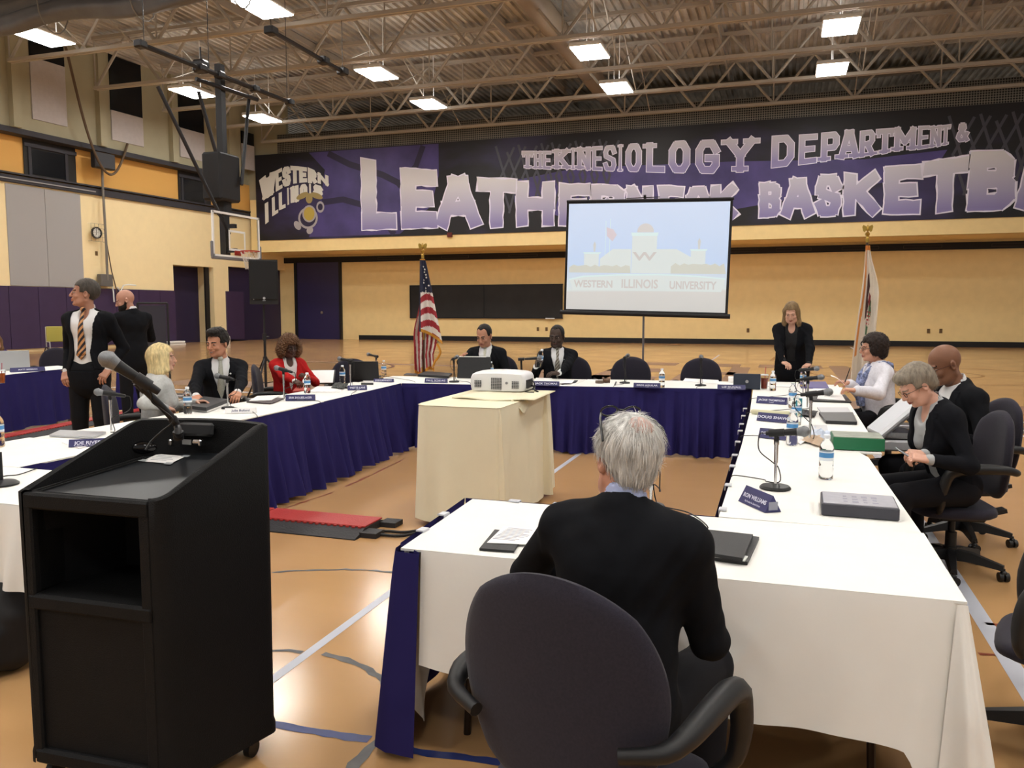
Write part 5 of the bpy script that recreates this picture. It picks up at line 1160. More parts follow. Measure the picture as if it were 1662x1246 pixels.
# ================================================================ people: smooth-union distance fields meshed with surface nets
class Field:
    def __init__(s, lo, hi, h):
        s.h = h; s.lo = np.array(lo, dtype=np.float64); s.n = np.maximum(4, np.ceil((np.array(hi) - s.lo) / h).astype(int) + 1)
        s.D = np.full(s.n, 1.0, dtype=np.float32)
    def sub(s, lo, hi):
        a = np.clip(np.floor((np.array(lo) - s.lo) / s.h).astype(int), 0, s.n - 1); b = np.clip(np.ceil((np.array(hi) - s.lo) / s.h).astype(int) + 1, 1, s.n)
        if np.any(b <= a): return None
        g = np.meshgrid(*[(s.lo[i] + s.h * np.arange(a[i], b[i])).astype(np.float32) for i in range(3)], indexing='ij', sparse=True)
        return tuple(slice(a[i], b[i]) for i in range(3)), g
    def comb(s, sl, d, k, op):
        D = s.D[sl]
        if op == 'u':
            if k <= 0: s.D[sl] = np.minimum(D, d)
            else:
                h = np.maximum(k - np.abs(D - d), 0) / k; s.D[sl] = np.minimum(D, d) - h * h * k * .25
        elif op == 's':
            e = -d; h = np.maximum(k - np.abs(D - e), 0) / k if k > 0 else 0; s.D[sl] = np.maximum(D, e) + h * h * k * .25
    def cone(s, a, b, ra, rb, k=.02, nrm=None, sq=1.0, op='u'):
        """tapered capsule; squeezed by sq along nrm"""
        a = np.array(a, float); b = np.array(b, float); R = max(ra, rb) + k + 2 * s.h; r = s.sub(np.minimum(a, b) - R, np.maximum(a, b) + R)
        if r is None: return
        sl, (X, Y, Z) = r
        if nrm is not None:
            nn = np.array(nrm, float); nn /= np.linalg.norm(nn); f = sq - 1
            q = (X - a[0]) * nn[0] + (Y - a[1]) * nn[1] + (Z - a[2]) * nn[2]; X = X + f * q * nn[0]; Y = Y + f * q * nn[1]; Z = Z + f * q * nn[2]
            qb = (b - a) @ nn; b = b + f * qb * nn
        ab = b - a; L2 = max(ab @ ab, 1e-9)
        t = np.clip(((X - a[0]) * ab[0] + (Y - a[1]) * ab[1] + (Z - a[2]) * ab[2]) / L2, 0, 1)
        d = np.sqrt((X - a[0] - t * ab[0]) ** 2 + (Y - a[1] - t * ab[1]) ** 2 + (Z - a[2] - t * ab[2]) ** 2) - (ra + (rb - ra) * t)
        if nrm is not None and sq > 1: d = d / (1 + .35 * (sq - 1))
        s.comb(sl, d.astype(np.float32), k, op)
    def ell(s, c, r, k=.02, M=None, op='u', pad=0):
        c = np.array(c, float); r = np.array(r, float); R = max(r) + k + 2 * s.h + pad; q = s.sub(c - R, c + R)
        if q is None: return
        sl, (X, Y, Z) = q; X = X - c[0]; Y = Y - c[1]; Z = Z - c[2]
        if M is not None:
            M = np.array(M); X, Y, Z = M[0, 0] * X + M[1, 0] * Y + M[2, 0] * Z, M[0, 1] * X + M[1, 1] * Y + M[2, 1] * Z, M[0, 2] * X + M[1, 2] * Y + M[2, 2] * Z
        l1 = np.sqrt((X / r[0]) ** 2 + (Y / r[1]) ** 2 + (Z / r[2]) ** 2) + 1e-6; l2 = np.sqrt((X / r[0] ** 2) ** 2 + (Y / r[1] ** 2) ** 2 + (Z / r[2] ** 2) ** 2) + 1e-6
        d = l1 * (l1 - 1) / l2; s.comb(sl, d.astype(np.float32), k, op)
    def box(s, c, hs, k=.01, M=None, rd=.01, op='u'):
        c = np.array(c, float); hs = np.array(hs, float); R = np.linalg.norm(hs) + k + 2 * s.h; q = s.sub(c - R, c + R)
        if q is None: return
        sl, (X, Y, Z) = q; X = X - c[0]; Y = Y - c[1]; Z = Z - c[2]
        if M is not None:
            M = np.array(M); X, Y, Z = M[0, 0] * X + M[1, 0] * Y + M[2, 0] * Z, M[0, 1] * X + M[1, 1] * Y + M[2, 1] * Z, M[0, 2] * X + M[1, 2] * Y + M[2, 2] * Z
        ax = np.abs(X) - hs[0] + rd; ay = np.abs(Y) - hs[1] + rd; az = np.abs(Z) - hs[2] + rd
        d = np.sqrt(np.maximum(ax, 0) ** 2 + np.maximum(ay, 0) ** 2 + np.maximum(az, 0) ** 2) + np.minimum(np.maximum(ax, np.maximum(ay, az)), 0) - rd
        s.comb(sl, d.astype(np.float32), k, op)
    def coords(s): return np.meshgrid(*[(s.lo[i] + s.h * np.arange(s.n[i])).astype(np.float32) for i in range(3)], indexing='ij', sparse=True)
    def mesh(s):
        D = s.D; I = D < 0; c = np.zeros(tuple(np.array(D.shape) - 1), dtype=np.uint8); offs = [(i, j, k) for i in (0, 1) for j in (0, 1) for k in (0, 1)]
        nx, ny, nz = D.shape
        for (i, j, k) in offs: c += I[i:nx - 1 + i, j:ny - 1 + j, k:nz - 1 + k]
        act = np.argwhere((c > 0) & (c < 8)); N = len(act)
        if N == 0: return np.zeros((0, 3)), np.zeros((0, 4), int)
        idx = np.full(c.shape, -1, dtype=np.int32); idx[act[:, 0], act[:, 1], act[:, 2]] = np.arange(N)
        V = {o: D[act[:, 0] + o[0], act[:, 1] + o[1], act[:, 2] + o[2]].astype(np.float64) for o in offs}
        acc = np.zeros((N, 3)); cnt = np.zeros(N)
        for o in offs:
            for ax in range(3):
                if o[ax]: continue
                p = list(o); p[ax] = 1; p = tuple(p); a, b = V[o], V[p]; m = (a < 0) != (b < 0); t = np.where(m, a / np.where(m, a - b, 1), 0)
                q = np.array(o, float)[None, :].repeat(N, 0); q[:, ax] = t; acc += q * m[:, None]; cnt += m
        verts = s.lo + s.h * (act + acc / cnt[:, None]); F = []
        for ax in range(3):
            o1, o2 = [(1, 2), (2, 0), (0, 1)][ax]
            sl0 = [slice(None)] * 3; sl1 = [slice(None)] * 3; sl0[ax] = slice(0, -1); sl1[ax] = slice(1, None); A = I[tuple(sl0)]; B = I[tuple(sl1)]
            e = np.argwhere(A != B); e = e[(e[:, o1] > 0) & (e[:, o2] > 0) & (e[:, o1] < D.shape[o1] - 1) & (e[:, o2] < D.shape[o2] - 1)]
            if not len(e): continue
            def g(d1, d2): q = e.copy(); q[:, o1] -= d1; q[:, o2] -= d2; return idx[q[:, 0], q[:, 1], q[:, 2]]
            f = np.stack([g(1, 1), g(0, 1), g(0, 0), g(1, 0)], 1); fl = ~A[e[:, 0], e[:, 1], e[:, 2]]; f[fl] = f[fl][:, ::-1]; F.append(f)
        F = np.concatenate(F); F = F[(F >= 0).all(1)]; return verts, F
def np_mesh(name, V, F, mats, parent, mi=None, smooth=True):
    me = bpy.data.meshes.new(name); me.vertices.add(len(V)); me.vertices.foreach_set('co', V.astype(np.float32).ravel())
    me.loops.add(len(F) * 4); me.loops.foreach_set('vertex_index', F.astype(np.int32).ravel()); me.polygons.add(len(F)); me.polygons.foreach_set('loop_start', np.arange(0, len(F) * 4, 4, dtype=np.int32))
    try: me.polygons.foreach_set('loop_total', np.full(len(F), 4, dtype=np.int32))
    except Exception: pass
    me.update(calc_edges=True); me.validate()
    for m in (mats if isinstance(mats, (list, tuple)) else [mats]): me.materials.append(m)
    if mi is not None: me.polygons.foreach_set('material_index', mi.astype(np.int32))
    if smooth: me.polygons.foreach_set('use_smooth', np.ones(len(F), dtype=bool))
    me.update(); o = bpy.data.objects.new(name, me); link(o, parent); return o
def Rx(a): c, s = math.cos(a), math.sin(a); return np.array([[1, 0, 0], [0, c, -s], [0, s, c]])
def Ry(a): c, s = math.cos(a), math.sin(a); return np.array([[c, 0, s], [0, 1, 0], [-s, 0, c]])
def Rz(a): c, s = math.cos(a), math.sin(a); return np.array([[c, -s, 0], [s, c, 0], [0, 0, 1]])
def nrmz(v): v = np.array(v, float); return v / (np.linalg.norm(v) + 1e-9)
M_eye = mat('eye_white', '#8d8680', .4); M_iris = mat('dark_iris', '#20160f', .25)
_skins = {}
def skin(name, col): return mat(name, col, .5, noise=.04, nscale=30, spec=.4)

def ik(a, c, l1, l2, pole):
    a = np.array(a, float); c = np.array(c, float); d = c - a; L_ = np.linalg.norm(d); m = (l1 + l2) * .995
    if L_ > m: c = a + d / L_ * m; d = c - a; L_ = m
    x = (l1 * l1 - l2 * l2 + L_ * L_) / (2 * L_); h = math.sqrt(max(l1 * l1 - x * x, 0)); u = d / L_; p = np.array(pole, float); p = p - u * (p @ u); p = nrmz(p)
    return a + u * x + p * h, c
def person(label, loc, face, cfg):
    """face: rotation about z, 0 = looking along -Y. local frame: x = person's left (viewer's right when facing us), -y = forward."""
    g = dict(sit=True, s=1.0, lean=.08, twist=0.0, side=0.0, hy=0.0, hp=0.0, hr=0.0, female=False, bulk=1.0, skin=('fair_skin', '#b98a70'), h=.005, hair=None, brow='#3a2a20', lip='#8c4a42',
             outfit='suit', jacket=('black_suit_cloth', '#15161b'), shirt=('white_shirt', '#d6d6da'), tie=None, pants=None, la=None, ra=None, seat=.47, glasses=None, vw=1.0, hk=1.03, nk=.045, beard=None, mouth=0, scarf=None, fingers=.5, hz=None)
    g.update(cfg); S = g['s']; t = empty('person', (loc[0], loc[1], 0), face, label, 'person'); fem = g['female']
    V_ = lambda *a: np.array(a, float) * S
    lean, bulk = g['lean'], g['bulk']
    if g['sit']: P0 = np.array([0, 0, g['seat'] + .095]); 
    else: P0 = np.array([0, 0, .93 * S])
    T = Ry(g['side']) @ Rx(lean) @ Rz(g['twist'])            # torso frame: +y back, -y front ; lean>0 tips forward
    up = lambda v: P0 + T @ (np.array(v, float) * S)
    pel, waist, chest, neck0 = up((0, 0, 0)), up((0, .0, .17)), up((0, .01, .36)), up((0, .015, .515))
    sw = (.150 if fem else .178) * bulk ** .5
    shL, shR = up((sw, .015, .435)), up((-sw, .015, .435))
    HT = Rz(g['hy']) @ Rx(g['hp']) @ Ry(g['hr'])
    headc = neck0 + T @ (np.array([0, -.015, g['nk']]) * S) + HT @ (np.array([0, -.025, .110]) * S)
    fr = T @ np.array([0, -1, 0])
    # arms
    def armt(side, tgt, sh):
        if tgt is None: tgt = ((side * .23, -.05, .02), None) if not g['sit'] else ((side * .16, -.36, .12), None)
        wp, pole = tgt[0], tgt[1] if len(tgt) > 1 and tgt[1] is not None else (side * .7, .5, -.6)
        wr = np.array(wp, float) if len(tgt) > 2 and tgt[2] == 'abs' else P0 + np.array(wp, float) * S
        el, wr = ik(sh, wr, .285 * S, .255 * S, pole); return el, wr
    elL, wrL = armt(1, g['la'], shL); elR, wrR = armt(-1, g['ra'], shR)
    # legs
    hipL, hipR = P0 + V_(.09, 0, -.02), P0 + V_(-.09, 0, -.02)
    if g['sit']:
        knL, knR = np.array([.13 * S, -.43 * S, g['seat'] + .06]), np.array([-.13 * S, -.43 * S, g['seat'] + .06]); anL, anR = np.array([.13 * S, -.40 * S, .085]), np.array([-.13 * S, -.40 * S, .085])
    else:
        knL, knR = V_(.10, -.01, .50), V_(-.10, -.01, .50); anL, anR = V_(.11, .02, .085), V_(-.11, .02, .085)
    allp = np.array([pel, waist, chest, neck0, headc, elL, elR, wrL, wrR, knL, knR, anL, anR, shL, shR]); lo = allp.min(0) - .25; hi = allp.max(0) + .25; lo[2] = -.01
    # ---------------- body: one continuous surface
    F = Field(lo, hi, g['h'])
    nb = T @ np.array([0, 1, 0]); wr_ = .135 if fem else .15
    F.cone(pel, waist, wr_ * S * bulk * .95, wr_ * S * .86 * bulk, .05, nb, 1.45); F.cone(waist, chest, .125 * S * bulk, .145 * S * bulk ** .5, .05, nb, 1.5)
    F.cone(shL, shR, .055 * S, .055 * S, .05); F.cone(chest, neck0, .11 * S, .055 * S, .04, nb, 1.2)
    F.cone(neck0 - T @ V_(0, 0, .03), headc + HT @ V_(0, .012, -.05), (.050 if fem else .058) * S, (.046 if fem else .054) * S, .03)
    for sh, el, wr in ((shL, elL, wrL), (shR, elR, wrR)): F.cone(sh, el, .047 * S, .037 * S, .03); F.cone(el, wr, .038 * S, .025 * S, .02)
    for hp_, kn, an in ((hipL, knL, anL), (hipR, knR, anR)):
        F.cone(hp_, kn, .078 * S, .053 * S, .03); F.cone(kn, an, .052 * S, .034 * S, .02); F.cone(an, an + V_(0, -.16, -.045), .033 * S, .024 * S, .02)
    # head
    hs = S * (.96 if fem else 1.0) * g['hk']
    H = lambda x, y, z: headc + HT @ (np.array([x, y, z]) * hs)
    F.ell(H(0, .012, .028), np.array([.075, .096, .092]) * hs, .02, HT)           # cranium
    F.ell(H(0, -.028, -.035), np.array([.060, .062, .072]) * hs, .03, HT)         # face
    F.cone(H(-.032, -.035, -.085), H(.032, -.035, -.085), .026 * hs, .026 * hs, .03); F.ell(H(0, -.072, -.098), np.array([.024, .018, .016]) * hs, .02, HT)   # jaw, chin
    F.cone(H(.048, .005, -.055), H(.03, -.04, -.088), .022 * hs, .018 * hs, .03); F.cone(H(-.048, .005, -.055), H(-.03, -.04, -.088), .022 * hs, .018 * hs, .03)
    for sx in (-1, 1):
        F.ell(H(sx * .031, -.096, .003), np.array([.019, .014, .013]) * hs, .012, HT, op='s')      # sockets
        F.ell(H(sx * .031, -.080, .002), np.array([.0125, .0125, .0125]) * hs, .003, HT)              # eyeballs
        F.cone(H(sx * .012, -.089, .021), H(sx * .046, -.080, .022), .008 * hs, .006 * hs, .012)       # brow ridge
        F.ell(H(sx * .040, -.068, -.032), np.array([.018, .016, .016]) * hs, .02, HT)                 # cheek
        F.ell(H(sx * .079, .012, -.008), np.array([.009, .020, .032]) * hs, .006, HT @ Rz(sx * .35)); F.ell(H(sx * .086, .008, -.006), np.array([.005, .010, .018]) * hs, .004, HT, op='s')
        F.cone(H(sx * .045, .012, -.075) if False else H(sx * .02, -.088, -.052), H(sx * .008, -.093, -.052), .006 * hs, .007 * hs, .01)
    F.cone(H(0, -.092, .008), H(0, -.109, -.030), .0085 * hs, .0125 * hs, .010); F.ell(H(.012, -.100, -.034), np.array([.008, .009, .007]) * hs, .008, HT); F.ell(H(-.012, -.100, -.034), np.array([.008, .009, .007]) * hs, .008, HT)
    mo = g['mouth']
    F.cone(H(-.020, -.086, -.060 + mo * .004), H(0, -.096, -.0585), .0052 * hs, .006 * hs, .006); F.cone(H(.020, -.086, -.060 + mo * .004), H(0, -.096, -.0585), .0052 * hs, .006 * hs, .006)
    F.cone(H(-.016, -.086, -.070 + mo * .002), H(0, -.094, -.0715), .0055 * hs, .0068 * hs, .006); F.cone(H(.016, -.086, -.070 + mo * .002), H(0, -.094, -.0715), .0055 * hs, .0068 * hs, .006)
    # hands
    def hand(el, wr, side, curl, tgt):
        d = nrmz(wr - el)
        hd = tgt[3] if tgt is not None and len(tgt) > 3 and tgt[3] is not None else None
        if hd is not None: d = nrmz(np.array(hd, float))
        pn = np.array(tgt[4], float) if tgt is not None and len(tgt) > 4 and tgt[4] is not None else np.array([side * -.25, .2, -1.0])
        pn = nrmz(pn - d * (pn @ d)); sd = np.cross(pn, d) * side; k = S * (.9 if fem else 1)
        # sd points to the thumb side
        if sd @ np.array([-side, 0, 0]) < 0 and (tgt is None or len(tgt) < 5): sd = -sd
        pc = wr + d * .045 * k; F.cone(wr, wr + d * .03 * k, .024 * k, .028 * k, .015, pn, 1.4)
        F.box(pc + d * .006 * k, np.array([.040, .046, .0135]) * k, .012, np.stack([sd, d, pn], 1), .011)
        for q, (o, L_) in enumerate(((.031, .072), (.011, .080), (-.010, .075), (-.029, .060))):
            b0 = wr + d * (.085 - abs(o - .005) * .12) * k + sd * o * k; a1 = curl * .55 + .07 * q; a2 = a1 + curl * .9; a3 = a2 + curl * .6; p = b0
            for a, f, r0, r1 in ((a1, .45, .0092, .0085), (a2, .32, .0085, .0078), (a3, .23, .0078, .0066)):
                n2 = p + (d * math.cos(a) + pn * math.sin(a) + sd * o * .8) * L_ * f * k; F.cone(p, n2, r0 * k, r1 * k, .003); p = n2
        b0 = wr + d * .022 * k + sd * .030 * k; td = nrmz(d * .62 + sd * .75 + pn * (.25 + .5 * curl)); p1 = b0 + td * .038 * k; td2 = nrmz(d * .85 + sd * .25 + pn * (.3 + .6 * curl)); F.cone(b0, p1, .0125 * k, .0105 * k, .008); F.cone(p1, p1 + td2 * .034 * k, .0105 * k, .008 * k, .003)
        return pc + pn * .03 * k, d, pn, sd
    hL = hand(elL, wrL, 1, g['fingers'] if not isinstance(g['fingers'], tuple) else g['fingers'][0], g['la']); hR = hand(elR, wrR, -1, g['fingers'] if not isinstance(g['fingers'], tuple) else g['fingers'][1], g['ra'])
    V, Q = F.mesh(); c = V[Q].mean(1); lc = ((c - headc) @ HT) / hs     # head-local face centres
    mi = np.zeros(len(Q), int); x, y, z = lc[:, 0], lc[:, 1], lc[:, 2]; ax = np.abs(x)
    near = (np.abs(x) < .1) & (y < -.05) & (np.abs(z) < .11)
    br = near & (ax > .012) & (ax < .050) & (np.abs(z - (.0215 - (ax - .03) ** 2 * 6)) < (.0035 if fem else .0048)) & (y < -.068)
    eye = near & (((ax - .031) / .0135) ** 2 + ((z - .0015) / .0046) ** 2 < 1); ir = near & (((ax - .031) / .0058) ** 2 + ((z - .0015) / .0056) ** 2 < 1)
    lips = near & (ax < .025) & (np.abs(z + .0655 - mo * ax * .25) < (.009 if fem else .0075) * (1 - (ax / .027) ** 2)) & (y < -.083)
    mi[br] = 1; mi[eye] = 2; mi[ir] = 3; mi[lips] = 4
    if mo: mi[near & (ax < .017) & (np.abs(z + .0655 - mo * ax * .25) < .0032) & (y < -.083)] = 2
    hair = g['hair']; hcol = mat('hair_' + (hair[1] if hair else 'none'), hair[2], .55, noise=.35, nscale=55, bump=.5, bscale=90, stretch=(1, 1, .25), spec=.3) if hair else None
    if hair is None or hair[0] in ('bald',):
        pass
    if g['beard'] == 'stubble':
        st = (z < -.04) & (y < .03) & (z > -.13) & ~lips & (mi == 0) & (y > -.12) & (ax < .09); mi[st] = 5
    msk = [skin(*g['skin']), mat('brow_' + g['brow'], g['brow'], .7), M_eye, M_iris, mat('lip_' + g['lip'], g['lip'], .45), mat('stub_' + g['skin'][0], tuple(.72 * q for q in lin(g['skin'][1])), .6)]
    np_mesh('body', V, Q, msk, t, mi)
    t['headc'] = 0; del t['headc']
    # ---------------- hair
    if hair and hair[0] != 'bald':
        st = hair[0]; G = Field(headc - .30 * S - np.array([0, 0, .12 * S]), headc + .26 * S, min(.005, g['h'])); e = .012
        def up_only(op_y=-.045, zc=.045, full=False): pass
        if st in ('short', 'receding', 'thick', 'white'):
            th = {'short': .008, 'receding': .005, 'thick': .014, 'white': .012}[st]
            G.ell(H(0, .018, .034), (np.array([.075, .096, .092]) + th) * hs, .0, HT)
            if st == 'thick': G.ell(H(0, -.045, .105), np.array([.058, .045, .032]) * hs, .02, HT); G.ell(H(.0, .0, .115), np.array([.066, .075, .025]) * hs, .02, HT)
            if st == 'white': G.ell(H(0, .062, -.025), np.array([.060, .045, .055]) * hs, .03, HT); G.ell(H(.0, .02, .055), np.array([.088, .10, .065]) * hs, .03, HT)
            # cut away face, ears and nape
            zf = {'short': .058, 'receding': .085, 'thick': .070, 'white': .070}[st]
            G.box(H(0, -.125, -.05), np.array([.12, .085, .05 + zf]) * hs, .012, HT, .02, op='s')
            for sx in (-1, 1): G.box(H(sx * .095, -.045, -.062), np.array([.045, .086, .066]) * hs, .01, HT, .02, op='s')
            if st == 'white':
                for sx in (-1, 1): G.box(H(sx * .105, .03, -.085), np.array([.045, .10, .055]) * hs, .02, HT, .02, op='s')
            G.box(H(0, .03, -.135), np.array([.12, .14, .07 if st != 'white' else .055]) * hs, .012, HT, .02, op='s')
            if st == 'receding':
                for sx in (-1, 1): G.ell(H(sx * .045, -.085, .085), np.array([.035, .05, .04]) * hs, .01, HT, op='s')
        elif st == 'bob':      # shoulder-length, smooth
            G.ell(H(0, .018, .030), np.array([.094, .114, .108]) * hs, .02, HT)
            for sx in (-1, 1):
                G.cone(H(sx * .066, .025, .02), H(sx * .075, .03, -.12), .042 * hs, .040 * hs, .03); G.cone(H(sx * .075, .03, -.12), H(sx * .07, .015, -.175), .040 * hs, .026 * hs, .03)
                G.cone(H(sx * .074, -.03, .03), H(sx * .084, -.035, -.10), .022 * hs, .024 * hs, .03)
            G.cone(H(0, .08, .0), H(0, .085, -.15), .07 * hs, .055 * hs, .04, HT @ np.array([0, 1, 0]), 1.5)
            G.box(H(0, -.13, -.085), np.array([.060, .085, .14]) * hs, .02, HT, .02, op='s')
        elif st == 'long':
            G.ell(H(0, .014, .028), np.array([.086, .108, .104]) * hs, .02, HT)
            for sx in (-1, 1):
                G.cone(H(sx * .068, .0, .02), H(sx * .080, -.015, -.12), .030 * hs, .027 * hs, .03); G.cone(H(sx * .080, -.015, -.12), H(sx * .085, -.04, -.23), .027 * hs, .014 * hs, .03)
            G.cone(H(0, .07, .0), H(0, .075, -.16), .065 * hs, .05 * hs, .04, HT @ np.array([0, 1, 0]), 1.6)
            G.box(H(0, -.13, -.09), np.array([.052, .085, .15]) * hs, .02, HT, .02, op='s')
        elif st == 'curly':
            G.ell(H(0, .02, .038), np.array([.118, .13, .12]) * hs, .03, HT)
            for sx in (-1, 1): G.ell(H(sx * .095, .01, -.045), np.array([.062, .08, .095]) * hs, .04, HT)
            G.ell(H(0, .075, -.05), np.array([.09, .06, .085]) * hs, .04, HT); G.box(H(0, -.125, -.07), np.array([.058, .085, .115]) * hs, .03, HT, .02, op='s')
        elif st == 'cap':      # short full woman's cut, covers the ears
            G.ell(H(0, .026, .036), np.array([.104, .120, .114]) * hs, .03, HT); G.ell(H(0, .072, -.045), np.array([.080, .056, .065]) * hs, .03, HT)
            for sx in (-1, 1): G.ell(H(sx * .07, .01, -.02), np.array([.03, .055, .05]) * hs, .03, HT)
            G.box(H(0, -.135, -.055), np.array([.13, .085, .11]) * hs, .02, HT, .02, op='s')
        elif st == 'swept':    # grey woman: swept back over the ear
            G.ell(H(0, .020, .034), np.array([.088, .112, .104]) * hs, .03, HT); G.ell(H(0, .075, -.03), np.array([.06, .045, .05]) * hs, .03, HT); G.ell(H(.0, -.055, .095), np.array([.062, .045, .03]) * hs, .03, HT)
            G.box(H(0, -.125, -.055), np.array([.13, .085, .105]) * hs, .02, HT, .02, op='s')
            for sx in (-1, 1): G.box(H(sx * .095, -.03, -.068), np.array([.045, .065, .058]) * hs, .01, HT, .02, op='s')
        X, Y, Z = G.coords(); am = {'curly': .009, 'thick': .005, 'white': .002, 'cap': .006}.get(st, .0025); fq = {'curly': 150, 'thick': 110, 'cap': 130}.get(st, 90)
        nz = np.sin(X * fq + 2 * np.sin(Z * fq * .4)) * np.sin(Y * fq * .9 + 1.7 * np.sin(X * fq * .5)) * (np.sin(Z * fq * (.9 if st in ('curly', 'cap', 'thick') else .12) + X * fq * .3))
        G.D += (am * nz).astype(np.float32); V, Q = G.mesh(); ho = np_mesh('hair', V, Q, hcol, t)
        if st in ('white', 'bob', 'swept', 'long', 'thick', 'cap', 'curly', 'short'): strands(ho, V, Q, headc, HT, hs, hcol, st, fem)
    # ---------------- beard
    if g['beard'] == 'full':
        B = Field(headc - .16 * S, headc + .12 * S, .004); B.ell(H(0, -.045, -.075), np.array([.068, .062, .062]) * hs, .0, HT); B.ell(H(0, -.07, -.12), np.array([.045, .04, .05]) * hs, .03, HT)
        for sx in (-1, 1): B.cone(H(sx * .070, -.005, -.02), H(sx * .055, -.03, -.07), .012 * hs, .02 * hs, .02)
        B.box(H(0, -.06, .01), np.array([.058, .08, .052]) * hs, .01, HT, .01, op='s'); B.ell(H(0, -.11, -.062), np.array([.024, .03, .008]) * hs, .004, HT, op='s')
        V, Q = B.mesh(); np_mesh('beard', V, Q, mat('dark_beard', '#1d1814', .8, noise=.4, nscale=80), t)
    # ---------------- clothes
    jm = mat(g['jacket'][0], g['jacket'][1], .9, noise=.08, nscale=60, spec=.15); sm = mat(g['shirt'][0], g['shirt'][1], .75); pm = mat(*(g['pants'] or ('black_trousers', '#121217')), .85)
    cuff = .03; lj = lo - .02; hj = hi + .02
    def torso(W, inf, top=True):
        W.cone(up((0, 0, .0 if g['sit'] else -.02)), waist, (wr_ + inf) * S * bulk, (wr_ * .88 + inf) * S * bulk, .05, nb, 1.38)
        W.cone(waist, chest, (.128 + inf) * S * bulk, (.150 + inf) * S * bulk ** .5, .05, nb, 1.42); W.cone(up((-.06 * bulk, 0, .38)), up((.06 * bulk, 0, .38)), (.105 + inf) * S, (.105 + inf) * S, .05, nb, 1.05)
        if fem:
            for sx in (-1, 1): W.ell(up((sx * .07, -.085, .30)), np.array([.062, .055, .06]) * S + inf, .04, T)
        W.cone(up((-sw * .82, .012, .447)), up((sw * .82, .012, .447)), (.050 + inf) * S, (.050 + inf) * S, .06); W.cone(chest, up((0, .015, .49)), (.10 + inf) * S, (.058 + inf) * S, .05)
    # shirt
    if g['outfit'] in ('suit', 'open', 'cardigan'):
        W = Field(lj, hj, .006); torso(W, .004)
        # keep only upper body; collar
        W.cone(up((0, .014, .50)), up((0, .012, .550)) , .064 * S * (.86 if fem else 1), .059 * S * (.86 if fem else 1), .015)
        W.cone(up((0, .008, .555)) , up((0, .0, .62)), .075 * S, .09 * S, .004, op='s') if False else None
        W.cone(up((0, .012, .50)), up((0, -.01, .62)), .052 * S * (.86 if fem else 1), .062 * S * (.86 if fem else 1), .004, op='s')
        if g['outfit'] in ('open', 'cardigan') or fem: W.ell(up((0, -.075, .50)), np.array([.042, .06, .075]) * S, .02, T, op='s')
        for el, wr in ((elL, wrL), (elR, wrR)):
            d = nrmz(wr - el); W.cone(wr - d * .06 * S, wr - d * .004 * S, .032 * S, .032 * S, .0)
        V, Q = W.mesh(); np_mesh('shirt', V, Q, sm, t)
    if g['tie']:
        b = MB(); n = 14; wv = []
        for i in range(n + 1):
            f = i / n; zt = .525 - f * .40; w_ = (.016 if f < .04 else .013 + .030 * f) * S; yy = front_y(zt, fem, bulk, wr_) - .014
            for sx in (-1, 1): wv.append(tuple(up((sx * w_ / S, yy / 1, zt))))
            wv.append(tuple(up((0, yy - .008, zt))))
        fs = []
        for i in range(n): a = i * 3; fs += [(a, a + 2, a + 5, a + 3), (a + 2, a + 1, a + 4, a + 5)]
        b.add(wv, fs)
        # pointed tip
        zt = .10; yy = front_y(zt, fem, bulk, wr_) - .016; b.add([tuple(up((-.043, yy, .125))), tuple(up((.043, yy, .125))), tuple(up((0, yy - .004, .085)))], [(0, 1, 2)])
        b.ell(up((0, front_y(.525, fem, bulk, wr_) - .016, .527)), (.021 * S, .014 * S, .020 * S), 12, 8, M=Matrix([list(r) for r in T]))
        tm = g['tie']; ti = b.build('tie', tm, t, smooth=60); solid(ti, .004, 1)
    # jacket
    if g['outfit'] in ('suit', 'open', 'closed', 'cardigan', 'blouse'):
        inf = .016 if g['outfit'] != 'cardigan' else .018; W = Field(lj, hj, .0055 if g['h'] >= .005 else .0045); torso(W, inf)
        for sh, el, wr in ((shL, elL, wrL), (shR, elR, wrR)):
            d = nrmz(wr - el); r0 = .057 if not fem else .050; k2 = 1.25 if g['outfit'] in ('blouse',) else 1
            W.cone(sh + T @ V_(0, 0, .004), el, r0 * S, .050 * S * k2, .045); W.cone(el, wr - d * cuff * S, .050 * S * k2, .036 * S * k2 ** 1.4, .02); W.ell(sh + T @ V_(0, 0, .004), np.array([.052, .052, .045]) * S, .03, T)
        if not g['sit']:   # skirt of the jacket
            W.cone(P0 + V_(0, 0, .02), P0 + V_(0, .0, -.09), (wr_ + .022) * S * bulk, (wr_ + .028) * S * bulk, .04, np.array([0, 1, 0]), 1.30)
        else: W.cone(P0 + V_(-.07, .01, .0), P0 + V_(.07, .01, .0), .11 * S * bulk, .11 * S * bulk, .04)
        if g['outfit'] == 'suit': W.cone(up((0, .030, .485)), up((0, .032, .510)), .070 * S, .066 * S, .02)
        # neck opening and front V
        W.cone(up((0, .018, .505)), up((0, -.02, .66)), .057 * S, .082 * S, .006, op='s')
        vz = {'suit': .14, 'open': .0, 'closed': .42, 'cardigan': -.02, 'blouse': .40}[g['outfit']]
        X, Y, Z = W.coords(); Tm = T; dx, dy, dz = X - P0[0], Y - P0[1], Z - P0[2]
        lx = (dx * Tm[0, 0] + dy * Tm[1, 0] + dz * Tm[2, 0]) / S; ly = (dx * Tm[0, 1] + dy * Tm[1, 1] + dz * Tm[2, 1]) / S; lz = (dx * Tm[0, 2] + dy * Tm[1, 2] + dz * Tm[2, 2]) / S
